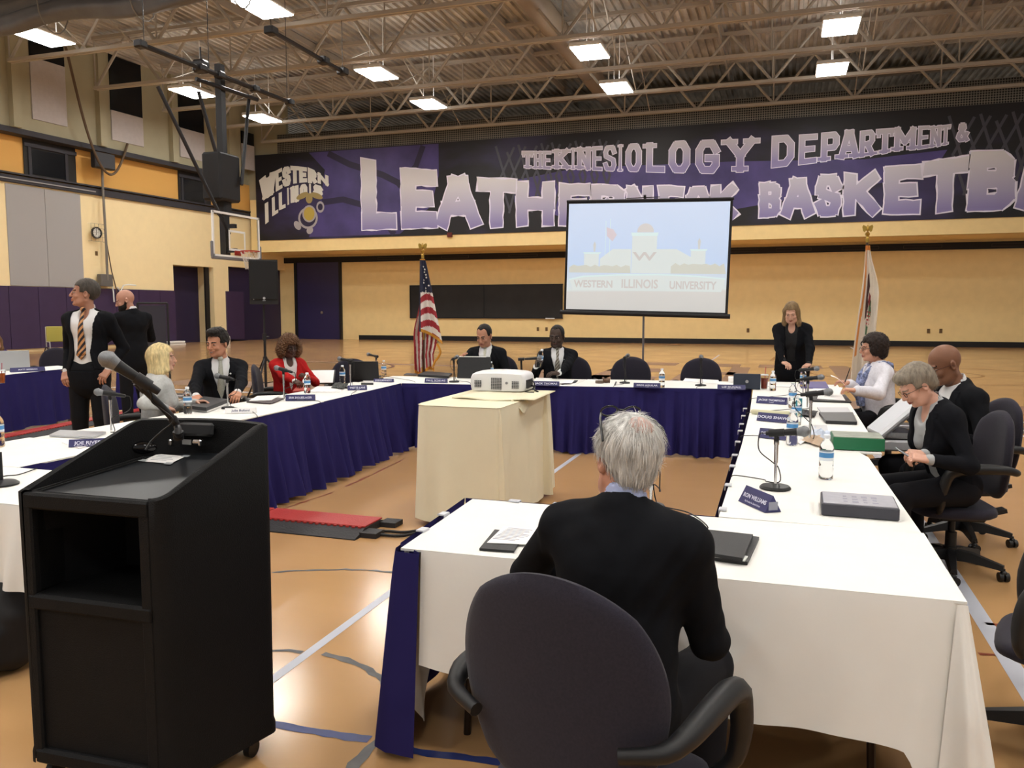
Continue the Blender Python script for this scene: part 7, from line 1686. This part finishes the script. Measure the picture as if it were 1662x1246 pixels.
# ---- flags --------------------------------------------------------------------------
M_brass = mat('brass', '#b9974a', .3, metal=1); M_pole = mat('brown_flag_pole', '#4a3222', .35); M_fr = mat('gold_fringe', '#c78a2c', .7, bump=.5, bscale=200)
M_fr2 = mat('white_flag_cloth', '#d8cfc6', .75); M_rd2 = mat('red_flag_cloth', '#9a2b33', .75); M_bl2 = mat('blue_flag_cloth', '#1f2238', .75)
def pole(t, z1, eagle=1.0):
    MB().lathe([(0, 0), (.13, 0), (.13, .015), (.10, .04), (.03, .06), (.018, .08)], 24).build('base', M_brass, t)
    MB().cyl((0, 0, .05), (0, 0, z1), .0145, n=12).build('pole', M_pole, t); MB().cyl((0, 0, 1.18), (0, 0, 1.42), .0165, n=12).cyl((0, 0, z1 - .04), (0, 0, z1 + .01), .02, n=12).build('ferrule', M_brass, t)
    b = MB(); b.lathe([(0, z1), (.022, z1 + .01), (.010, z1 + .03), (.026, z1 + .05), (.028, z1 + .07), (.010, z1 + .09)], 16)
    b.ell((0, 0, z1 + .125), (.018, .016, .035), 12, 8); b.ell((0, -.012, z1 + .165), (.011, .014, .012), 10, 6); b.cyl((0, -.022, z1 + .165), (0, -.036, z1 + .158), .005, .001, n=6)
    for sx in (-1, 1): b.add([(sx * .008, 0, z1 + .15), (sx * .05, .004, z1 + .175), (sx * .062, .006, z1 + .15), (sx * .050, .006, z1 + .10), (sx * .035, .004, z1 + .085), (sx * .012, 0, z1 + .11), (sx * .012, .012, z1 + .13)], [(0, 1, 6), (1, 2, 6), (2, 3, 6), (3, 4, 6), (4, 5, 6), (5, 0, 6), (0, 5, 4, 3, 2, 1)])
    b.build('eagle_finial', M_brass, t)
def flag_us():
    q = aty(688, 610, 10.55); t = empty('american_flag', (q.x, 10.55, 0), R_(24), 'red, white and blue striped flag draped on a tall pole with a gold eagle', 'flag'); pole(t, 2.36)
    zt, zb = 2.31, .66; k_ = .0082      # metres per photo pixel at this distance
    # the draped cloth: cross sections widen downward. x to the right, folds in depth
    def sheet(name, x0f, x1f, z0f, z1f, foldn, fa, matf, nu=40, nv=70, y0=0.0, ph=0.0):
        b = MB(); vs = []
        for j in range(nv + 1):
            v = j / nv
            for i in range(nu + 1):
                u = i / nu; x = x0f(v) + (x1f(v) - x0f(v)) * u; z = z0f(u) + (z1f(u) - z0f(u)) * v; y = y0 - fa * (.3 + v) * (.5 + .5 * math.sin(2 * PI * foldn * u + ph + .6 * v)); vs.append((x, y, z))
        fs = [(j * (nu + 1) + i, (j + 1) * (nu + 1) + i, (j + 1) * (nu + 1) + i + 1, j * (nu + 1) + i + 1) for j in range(nv) for i in range(nu)]
        mi = [matf((i + .5) / nu, (j + .5) / nv) for j in range(nv) for i in range(nu)]
        b.add(vs, fs); b.m = mi; return b.build(name, [M_rd2, M_fr2, M_bl2, M_fr], t, smooth=180)
    # upper layer: canton then curved bars, ending in a gold fringe that slants to the right
    def up_m(u, v):
        if u < .07 and v > .05: return 3 if False else 2
        if v < .015: return 3
        if v < .46 - .06 * u: return 2
        q_ = (v - (.46 - .06 * u) + .07 * math.sin(u * 2.6)) / .085; 
        if v > .955: return 3
        return int(q_) % 2 if True else 0
    a = sheet('upper_folds', lambda v: -.04 - .02 * v, lambda v: .03 + .20 * v ** .8 + .04 * v * v, lambda u: zt, lambda u: 1.30 - .18 * u ** 1.5, 1.3, .07, lambda u, v: {0: 1, 1: 0}.get(up_m(u, v), up_m(u, v)), y0=-.045)
    # lower layer: long vertical bars
    def lo_m(u, v):
        if v > .955 and (u < .35 or u > .5): return 3
        if v > .90 and .35 < u < .5: return 3
        return int(u * 11 + .4 * math.sin(v * 5)) % 2
    sheet('lower_folds', lambda v: -.05 - .10 * smoothstep(0, .5, v) + .02 * v, lambda v: .10 + .10 * math.sin(PI * min(1, v * 1.3)) * .9 + .05 * v, lambda u: 1.75, lambda u: .72 - .04 * math.sin(u * 6), 3.2, .06, lo_m, nu=60, y0=.02, ph=1)
    def fr(pts, w=.022, name='gold_fringe', yy=0):
        MB().tube(bez([Vector(p) for p in pts]), w, n=7).build(name, M_fr, t)
    fr([(.19, -.12, 1.13), (.235, -.13, 1.02), (.20, -.12, .93), (.16, -.10, .88), (.13, -.09, .80)], .016)
    r = random.Random(3)
    for i in range(11):
        u = r.uniform(.35, .95); v = .10 + .035 * i; x = -.05 + (.07 + .20 * v) * u + .012; z = zt + (1.24 - zt) * v; yv = -.045 - .07 * (.3 + v) * (.5 + .5 * math.sin(2 * PI * 1.3 * u + .6 * v)) - .006
        pts = [(x + (.018 if k % 2 == 0 else .007) * math.sin(k * PI / 5), yv, z + (.018 if k % 2 == 0 else .007) * math.cos(k * PI / 5)) for k in range(10)]; MB().add(pts, [tuple(range(10))]).build('star', M_fr2, t, smooth=0)
    MB().tube([(-.03, -.03, 2.30), (-.02, -.04, 2.2)], .006).build('cord', M_fr, t)
flag_us()
def flag_state():
    q = aty(1399, 612, 10.9); t = empty('state_flag', (q.x, 10.9, 0), R_(-2), 'white state flag with gold edge draped on a tall pole behind the woman in white', 'flag'); pole(t, 2.46)
    b = MB(); nu, nv = 36, 60; vs = []; mi = []
    def X(u, v): return -.02 - .115 * smoothstep(.0, 1, v) * 1.0 + (.05 + .12 * smoothstep(0, .35, v) + .09 * v) * u
    def fold(u, v): return -.05 - .05 * (.4 + v) * (.5 + .5 * math.sin(2 * PI * 2.2 * u + 1 + .5 * v))
    for j in range(nv + 1):
        for i in range(nu + 1):
            u, v = i / nu, j / nv; vs.append((X(u, v), fold(u, v), 2.38 - v * (1.72 - .06 * math.sin(5 * u))))
    for j in range(nv):
        for i in range(nu):
            u, v = (i + .5) / nu, (j + .5) / nv; mi.append(1 if (u > .12 - .05 * v and u < .26 - .10 * v and v < .8) or v < .03 or (u > .60 and v > .80 + (1 - u) * .3 and v < .9 + (1 - u) * .3) else 0)
    b.add(vs, [(j * (nu + 1) + i, (j + 1) * (nu + 1) + i, (j + 1) * (nu + 1) + i + 1, j * (nu + 1) + i + 1) for j in range(nv) for i in range(nu)]); b.m = mi
    b.build('flag_cloth', [mat('ivory_flag_cloth', '#cfc5b6', .75), mat('orange_gold_fringe', '#c8803c', .7)], t, smooth=180)
    def patch(u0, v0, pts, m, nm, k=1.0):
        mb = MB(); P = []
        for (a, c) in pts: u, v = u0 + a, v0 + c; P.append((X(u, v), fold(u, v) - .006 * k, 2.38 - v * 1.70))
        mb.add(P, [tuple(range(len(P)))]); mb.build(nm, m, t, smooth=0)
    mb_, mg, mr = mat('dark_brown_print', '#3a1f1c', .7), mat('green_print', '#3c5a3c', .7), mat('maroon_print', '#6b2326', .7)
    patch(.36, .31, [(.0, -.10), (.10, -.12), (.12, -.02), (.05, .06), (.12, .12), (.08, .20), (.02, .22), (-.03, .12), (-.05, .02)], mb_, 'eagle_print'); patch(.46, .36, [(0, -.03), (.10, .0), (.12, .06), (.05, .07), (-.02, .04)], mr, 'eagle_print', 1.2)
    patch(.50, .44, [(0, -.03), (.14, .0), (.18, .05), (.10, .10), (.02, .06)], mg, 'leaf_print', 1.1); patch(.46, .58, [(0, -.05), (.12, .0), (.10, .05), (.02, .06)], mg, 'leaf_print', 1.1); patch(.50, .44, [(.06, -.06), (.12, -.04), (.12, .02), (.06, 0)], mg, 'leaf_print', 1.3)
    patch(.44, .50, [(.0, -.04), (.20, -.02), (.20, .05), (.10, .08), (.0, .05)], mat('shield_white', '#c9b6ac', .7), 'shield_print', 1.5)
    for i in range(4): patch(.44, .48 + .028 * i, [(.02, -.015), (.19, -.008), (.19, .002), (.02, -.003)], M_rd2, 'shield_bar', 2)
    dk = mat('dark_text_print', '#1e2430', .7)
    for k, ch in enumerate('OIS'):
        u, v = .50 + .09 * k, .70 - .035 * k; M = Matrix.Translation((X(u, v), fold(u, v) - .012, 2.38 - v * 1.70)) @ Matrix.Rotation(PI / 2, 4, 'X') @ Matrix.Rotation(1.0, 4, 'Z'); text_mesh(ch, .11, M, dk, 'flag_letter', t, bold=.002)
flag_state()

# ---- projection screen ------------------------------------------------------------------
def screen():
    Y = 12.3; TL, TR, BR, BL = aty(920, 326, Y), aty(1187, 321, Y), aty(1184, 512, Y), aty(915, 506, Y)
    t = empty('projection_screen', ((TL.x + TR.x) / 2, Y, 0), 0, 'tall tripod projection screen showing a faded building and sign', 'screen'); x0 = t.location.x
    c = (TL + TR + BR + BL) / 4; W = ((TR - TL).length + (BR - BL).length) / 2; H_ = ((TL - BL).length + (TR - BR).length) / 2; roll = R_(-1.4)
    RM = Matrix.Rotation(-roll, 3, 'Y'); cx, cz = c.x - x0, c.z
    def em(name, col, e=.75):
        m = mat(name, col, .6); n_ = m.node_tree.nodes['Principled BSDF']; n_.inputs['Emission Color'].default_value = (*lin(col), 1); n_.inputs['Emission Strength'].default_value = e; n_.inputs['Base Color'].default_value = (.35, .35, .35, 1); return m
    fr = MB()
    def L(x, z, y=0): return Vector((cx, 0, cz)) + RM @ Vector((x * W, y, z * H_))
    def rect(mb, xa, xb, za, zb, y, mi=0): mb.add([L(xa, za, y), L(xb, za, y), L(xb, zb, y), L(xa, zb, y)], [(0, 1, 2, 3)], mi)
    MB().box((cx, .005, cz), (W, .006, H_), M=RM).build('border', M_black, t, smooth=0)
    # the projected sky is a vertical gradient
    ms = mat('projected_sky', '#b9d2f2', .6); N, Lk, b = nodes_of(ms); tc = N.new('ShaderNodeTexCoord'); sp = N.new('ShaderNodeSeparateXYZ'); Lk.new(tc.outputs['Generated'], sp.inputs[0]); cr = N.new('ShaderNodeValToRGB'); e = cr.color_ramp.elements
    e[0].position = .0; e[0].color = (*lin('#bdbdba'), 1); e[1].position = 1; e[1].color = (*lin('#bcd0ee'), 1); k = e.new(.19); k.color = (*lin('#c4c3c0'), 1); k = e.new(.21); k.color = (*lin('#cbd6d6'), 1); k = e.new(.45); k.color = (*lin('#acc8ec'), 1)
    Lk.new(sp.outputs[2], cr.inputs[0]); Lk.new(cr.outputs[0], b.inputs['Emission Color']); b.inputs['Emission Strength'].default_value = .8; b.inputs['Base Color'].default_value = (.3, .3, .3, 1)
    q = MB(); rect(q, -.485, .485, -.475, .472, -.004); q.build('picture', ms, t, smooth=0)
    pic = t
    def shape(pts, m, y, nm): mb = MB(); mb.add([L(a / 1400 - .5 + .014, .472 - b_ / 985 * .947, y) for a, b_ in pts], [tuple(range(len(pts)))][0:1]); mb.f = [tuple(range(len(pts)))]; mb.m = [0]; mb.build(nm, m, pic, smooth=0)
    w1, w2, w3, w4, w5 = em('proj_wall', '#c9d6d6'), em('proj_trim', '#c6e2e4'), em('proj_grey', '#b9bdbc'), em('proj_brick', '#b4afad'), em('proj_tree', '#b9beb2')
    shape([(150, 460), (280, 460), (280, 640), (150, 640)], w1, -.006, 'gate_pillar'); shape([(1060, 430), (1180, 430), (1180, 640), (1060, 640)], w1, -.006, 'gate_pillar')
    shape([(290, 640), (290, 510), (400, 420), (560, 420), (560, 640)], w1, -.0062, 'building_wing'); shape([(770, 640), (770, 420), (940, 420), (1060, 490), (1060, 640)], w1, -.0062, 'building_wing')
    shape([(565, 290), (775, 290), (775, 640), (565, 640)], w1, -.0066, 'tower'); shape([(555, 270), (785, 270), (780, 300), (560, 300)], w2, -.007, 'tower_cornice'); shape([(140, 450), (300, 450), (290, 465), (150, 465)], w2, -.007, 'pillar_cap'); shape([(1050, 420), (1195, 420), (1185, 436), (1060, 436)], w2, -.007, 'pillar_cap')
    shape([(675 + 70 * math.cos(a), 262 + 75 * math.sin(-a)) if math.sin(a) >= -.05 else (675 + 70 * math.cos(a), 268) for a in [2 * PI * i / 24 for i in range(24)]], em('proj_dome', '#bfbcbc'), -.0064, 'dome')
    shape([(20, 640)] + [(20 + i * 38, 590 - 25 * abs(math.sin(i * 1.3))) for i in range(15)] + [(560, 640)], w5, -.0068, 'hedge'); shape([(900, 640)] + [(900 + i * 36, 575 - 30 * abs(math.sin(i * 1.7))) for i in range(13)] + [(1350, 640)], w5, -.0068, 'hedge')
    shape([(20, 700), (150, 668), (450, 652), (800, 645), (1100, 655), (1350, 678), (1320, 800), (60, 805)], w1, -.0072, 'sign_wall'); shape([(20, 700), (150, 668), (450, 652), (800, 645), (1100, 655), (1350, 678), (1350, 690), (1100, 668), (800, 658), (450, 665), (150, 682), (20, 712)], w2, -.0076, 'sign_cap')
    shape([(332, 160), (336, 160), (336, 480), (332, 480)], w2, -.0076, 'flag_pole'); shape([(370, 140), (374, 140), (374, 480), (370, 480)], w2, -.0076, 'flag_pole'); shape([(340, 220), (400, 240), (430, 290), (395, 350), (345, 300)], em('proj_flag', '#c3b4c0'), -.008, 'projected_flag')
    shape([(228, 380), (240, 350), (252, 380), (246, 445), (234, 445)], w3, -.0076, 'lantern'); shape([(1113, 350), (1125, 320), (1137, 350), (1131, 420), (1119, 420)], w3, -.0076, 'lantern')
    for txt, (a, b_, wd_), sz in (('WESTERN', (240, 748, 320), .15), ('ILLINOIS', (640, 742, 400), .18), ('UNIVERSITY', (1085, 748, 430), .16), ('W', (675, 490, 110), .17)):
        p = L(a / 1400 - .5 + .014, .472 - b_ / 985 * .947, -.009); M = Matrix.Translation(p) @ RM.to_4x4() @ Matrix.Rotation(PI / 2, 4, 'X'); text_mesh(txt, sz, M, w4, 'projected_text', pic, bold=.004, sx=wd_ / 1400 * W / (len(txt) * sz * .60))
    MB().cyl(L(-.52, -.505, -.01), L(.515, -.505, -.01), .035, n=14).build('roller_case', M_black, t); MB().cyl(L(-.5, .495, 0), L(.505, .495, 0), .018, n=10).cyl(L(-.495, -.49, .0), L(-.495, .49, 0), .006, n=6).build('top_bar', M_black, t)
    MB().cyl((cx - .02, .05, .25), (cx - .02, .05, cz + H_ / 2 + .03), .016, n=12).build('post', mat('grey_screen_post', '#6a6a70', .35, metal=.4), t); MB().cyl((cx - .02, .05, cz + H_ / 2), (cx - .02, -.0, cz + H_ / 2 + .06), .02, n=10).box((cx - .05, .02, cz + H_ / 2 + .03), (.5, .012, .012)).build('top_hook', M_black, t)
    for a in (.5, 2.6, 4.7): MB().tube([(cx - .02, .05, .62), (cx - .02 + .25 * math.cos(a), .05 + .25 * math.sin(a), .42), (cx - .02 + .5 * math.cos(a), .05 + .5 * math.sin(a), .012)], .012, n=8).build('leg', MATS['grey_screen_post'], t)
screen()

# ---- loudspeaker on a tripod ---------------------------------------------------------------
def pa():
    q = aty(428, 495, 12.0); t = empty('loudspeaker', (q.x, 12.0, 1.70), R_(38), 'black loudspeaker on a tripod stand in front of the doors', 'loudspeaker')
    b = MB(); W, D, H_ = .47, .36, .75; b.prism([(-W / 2, -D / 2), (W / 2, -D / 2), (W * .36, D / 2), (-W * .36, D / 2)], 0, H_); b.build('cabinet', mat('black_cabinet', '#141416', .6, bump=.2, bscale=150), t, smooth=0)
    MB().box((0, -D / 2 - .012, H_ * .54), (W - .03, .02, H_ * .88), bev=.008).build('front_grille', mat('black_grille_cloth', '#0d0d0f', .7), t)
    MB().cyl((-.0, -D / 2 - .024, .10), (0, -D / 2 - .028, .10), .022, n=18).box((0, -D / 2 - .025, .06), (.05, .003, .012)).build('badge', M_silver, t); MB().box((-.17, -D / 2 - .024, .08), (.012, .004, .012)).build('indicator', M_silver, t)
    MB().tube(bez([(.18, .15, .62), (.26, .2, .5), (.27, .2, .3), (.21, .16, .18)]), .006, n=6).build('cable', M_cable, t)
    s = empty('speaker_stand', (q.x, 12.0, 0), R_(20), 'black tripod stand holding the loudspeaker', 'stand')
    MB().cyl((0, 0, .25), (0, 0, 1.15), .024, n=12).cyl((0, 0, 1.1), (0, 0, 1.69), .0175, n=12).build('pole', M_blackmetal, s); MB().cyl((0, 0, 1.08), (0, 0, 1.20), .036, n=12).cyl((0, 0, .72), (0, 0, .80), .04, n=12).cyl((0, 0, 1.14), (.08, 0, 1.14), .012, n=8).build('collar', M_blackmetal, s)
    for k in range(3):
        a = .4 + k * 2.094; MB().box((0, 0, 0), (.01, .01, .01)).cyl((0.03 * math.cos(a), .03 * math.sin(a), .76), (.55 * math.cos(a), .55 * math.sin(a), .015), .016, n=8).cyl((0, 0, .34), (.3 * math.cos(a), .3 * math.sin(a), .38), .009, n=6).build('leg', M_blackmetal, s)
pa()

# ---- basketball hoop hung from a ceiling track ------------------------------------------------
def hoop():
    t = empty('basketball_hoop', (-12.95, 17.3, 3.43), 0, 'glass basketball backboard with red rim on a black ceiling mounted mast', 'basketball hoop'); mm = M_blackmetal
    W, H_ = 1.83, 1.07
    gl = mat('clear_backboard_glass', (.95, .97, .96), .03, trans=1, ior=1.1); MB().box((0, 0, 0), (.015, W - .04, H_ - .04)).build('glass', gl, t, smooth=0)
    f = MB()
    for s in (-1, 1): f.box((0, s * (W / 2 - .02), 0), (.04, .05, H_)); f.box((0, 0, s * (H_ / 2 - .02)), (.04, W, .05))
    f.build('white_frame', M_white, t, smooth=0)
    f = MB()
    for s in (-1, 1): f.box((.012, s * .30, -.12), (.004, .05, .45)); f.box((.012, 0, -.12 + s * .225), (.004, .65, .05))
    f.build('target_square', M_white, t, smooth=0)
    f = MB(); f.box((0, 0, -H_ / 2 - .035), (.07, W + .1, .08), bev=.02)
    for s in (-1, 1): f.box((0, s * (W / 2 + .03), -H_ / 2 + .16), (.07, .06, .38), bev=.02)
    f.build('grey_padding', mat('grey_foam_padding', '#6f6f74', .7), t)
    rm = mat('red_rim_paint', '#a52f22', .4); MB().tube([(.38 + .229 * math.cos(a), .229 * math.sin(a), -.38) for a in [2 * PI * i / 32 for i in range(32)]], .012, n=8, closed=True).box((.09, 0, -.41), (.16, .16, .06)).box((.02, 0, -.42), (.03, .22, .12)).build('rim', rm, t)
    n = MB()
    for i in range(12):
        a = 2 * PI * i / 12
        for sgn in (-1, 1):
            n.tube([(.38 + r * math.cos(a + sgn * o), r * math.sin(a + sgn * o), -.40 - z) for r, o, z in ((.225, 0, 0), (.19, .26, .12), (.15, .52, .24), (.12, .78, .36), (.125, 1.0, .42))], .005, n=4)
    n.build('net', mat('white_net_cord', '#cfc9c0', .8), t)
    # mast and frame behind the board
    zt = 7.25 - 3.43
    MB().box((-.35, 0, zt / 2 - .1), (.17, .17, zt + .9)).build('mast', mm, t, smooth=0)
    MB().box((-.2, 0, .25), (.35, .10, .10)).box((-.2, 0, -.35), (.35, .10, .10)).build('board_bracket', mm, t, smooth=0)
    MB().box((-.32, -.10, 1.42), (.55, .80, 1.15), bev=.05).box((-.35, 0, .75), (.3, .3, .5), bev=.05).build('winch_cover', mat('black_vinyl_cover', '#17171a', .7), t)
    P = lambda u, v, y: aty(u, v, y) - Vector(t.location)
    for (u0, v0, y0, u1, v1, y1) in ((256, 140, 15.4, 372, 380, 17.1), (322, 148, 16.4, 366, 302, 17.2), (404, 160, 18.2, 392, 300, 17.5)): MB().cyl(P(u0, v0, y0), P(u1, v1, y1), .045, n=10).build('brace', mm, t)
    MB().cyl(P(318, 128, 16.5), P(418, 162, 18.3), .05, n=10).build('cross_tube', mm, t)
    for x_ in (0,):
        b = MB(); a, c = P(228, 72, 14.55), P(470, 166, 19.7); b.tube([a, c], .06, n=8); b.build('ceiling_track', mm, t)
        for k in (.0, .35, .47, .72, 1.0): p = a.lerp(c, k); MB().box(p, (.22, .22, .16), bev=.03).build('track_clamp', mm, t)
        for k in (.02, .40, .98): p = a.lerp(c, k); MB().cyl(p, (p.x, p.y, 10.1 - 3.43), .009, n=6).build('hanger_rod', mm, t)
    p = P(326, 108, 16.7); MB().box(p, (.35, .3, .3), bev=.06).cyl(p, p + Vector((0, 0, .45)), .02).build('winch', mm, t)
hoop()
# second dark track at upper centre
t = empty('ceiling_track', (0, 0, 0), 0, 'dark steel track under the joists left of the upper centre light', 'track'); a, c = at(440, 50, 8.6), at(556, 116, 8.6)
MB().tube([a, c], .06, n=8).build('rail', M_blackmetal, t); [MB().box(a.lerp(c, k), (.28, .28, .2), bev=.03).build('clamp', M_blackmetal, t) for k in (0, .7, 1)]; MB().cyl(a, (a.x, a.y, 10.05), .009, n=6).cyl(c, (c.x, c.y, 10.05), .009, n=6).build('hanger_rod', M_blackmetal, t)

# ---- small far things ---------------------------------------------------------------------------
def yellow_chair():
    q = at(97, 598, 0); q = aty(97, 598, 17.0); t = empty('wheeled_chair', (q.x, 17.0, 0), R_(60), 'small yellow backed wheeled chair by the purple pads, beside the standing man', 'chair')
    y = mat('yellow_vinyl', '#a8a04a', .6); z0 = 0; s = 1.0
    MB().box((0, .2, .95), (.5, .05, .42), bev=.02).build('backrest', y, t); MB().box((0, 0, .55), (.46, .44, .05), bev=.02).build('seat', M_bk, t)
    for sx in (-1, 1):
        MB().tube([(sx * .27, .1 + .3 * math.cos(a), .3 + .3 * math.sin(a)) for a in [2 * PI * i / 24 for i in range(24)]], .015, n=6, closed=True).build('wheel', M_black, t); MB().cyl((sx * .25, .2, 1.15), (sx * .25, .2, .3), .014, n=8).cyl((sx * .25, .2, .75), (sx * .25, -.2, .75), .014, n=8).cyl((sx * .25, -.2, .75), (sx * .25, -.3, .12), .014, n=8).build('frame', M_silver, t)
yellow_chair()
q = at(268, 558, 0); o = MB().box((0, 0, .12), (1.1, .4, .1), bev=.02).box((0, 0, .03), (1.2, .35, .06)).build('bench_box', M_white); o.location = (q.x + 1.0, q.y - .6, 0.0); o.rotation_euler = (0, 0, Lrz); tag(o, 'low white box on the floor by the purple pads', 'box')
q = at(371, 556, 0); o = MB().box((0, 0, .17), (.32, .3, .34), bev=.03).build('carton', M_white); o.location = (q.x, q.y - .2, 0); tag(o, 'small white carton at the foot of the cream pillar', 'box')
def easel():
    q = aty(250, 560, 14.5); t = empty('board_stand', (q.x, 14.5, 0), R_(40), 'black framed stand standing behind the bearded man', 'stand')
    f = MB()
    for sx in (-1, 1): f.cyl((sx * .3, 0, 0), (sx * .3, 0, 1.75), .025, n=8)
    f.cyl((-.3, 0, 1.75), (.3, 0, 1.75), .025, n=8).cyl((-.3, 0, .3), (.3, 0, .3), .025, n=8); f.build('frame', M_blackmetal, t); MB().box((0, 0, 1.2), (.52, .02, 1.0)).build('panel', mat('dark_panel', '#2c2a35', .5), t, smooth=0)
    for sx in (-1, 1): MB().box((sx * .3, 0, .02), (.05, .5, .04)).build('foot', M_blackmetal, t)
easel()

def bag():
    F = Field((-.28, -.26, -.01), (.28, .26, .50), .009); F.box((0, 0, .17), (.20, .15, .165), .02, None, .09); F.ell((0, 0, .32), (.17, .13, .10), .06); F.box((.0, -.14, .14), (.14, .05, .10), .03, None, .05)
    V, Q = F.mesh(); V[:, 2] = np.maximum(V[:, 2], .002); q = at(-8, 1100, 0); t = empty('backpack', (q.x - .12, q.y + .1, 0), R_(20), 'black bag on the floor cut by the left edge of the photo', 'bag')
    np_mesh('bag_body', V, Q, mat('black_nylon', '#131214', .7, noise=.1, nscale=20), t)
    MB().tube([(.05 * math.cos(a), 0, .41 + .06 * math.sin(a)) for a in [PI * i / 10 for i in range(11)]], .012, n=8).build('handle', M_black, t)
bag()
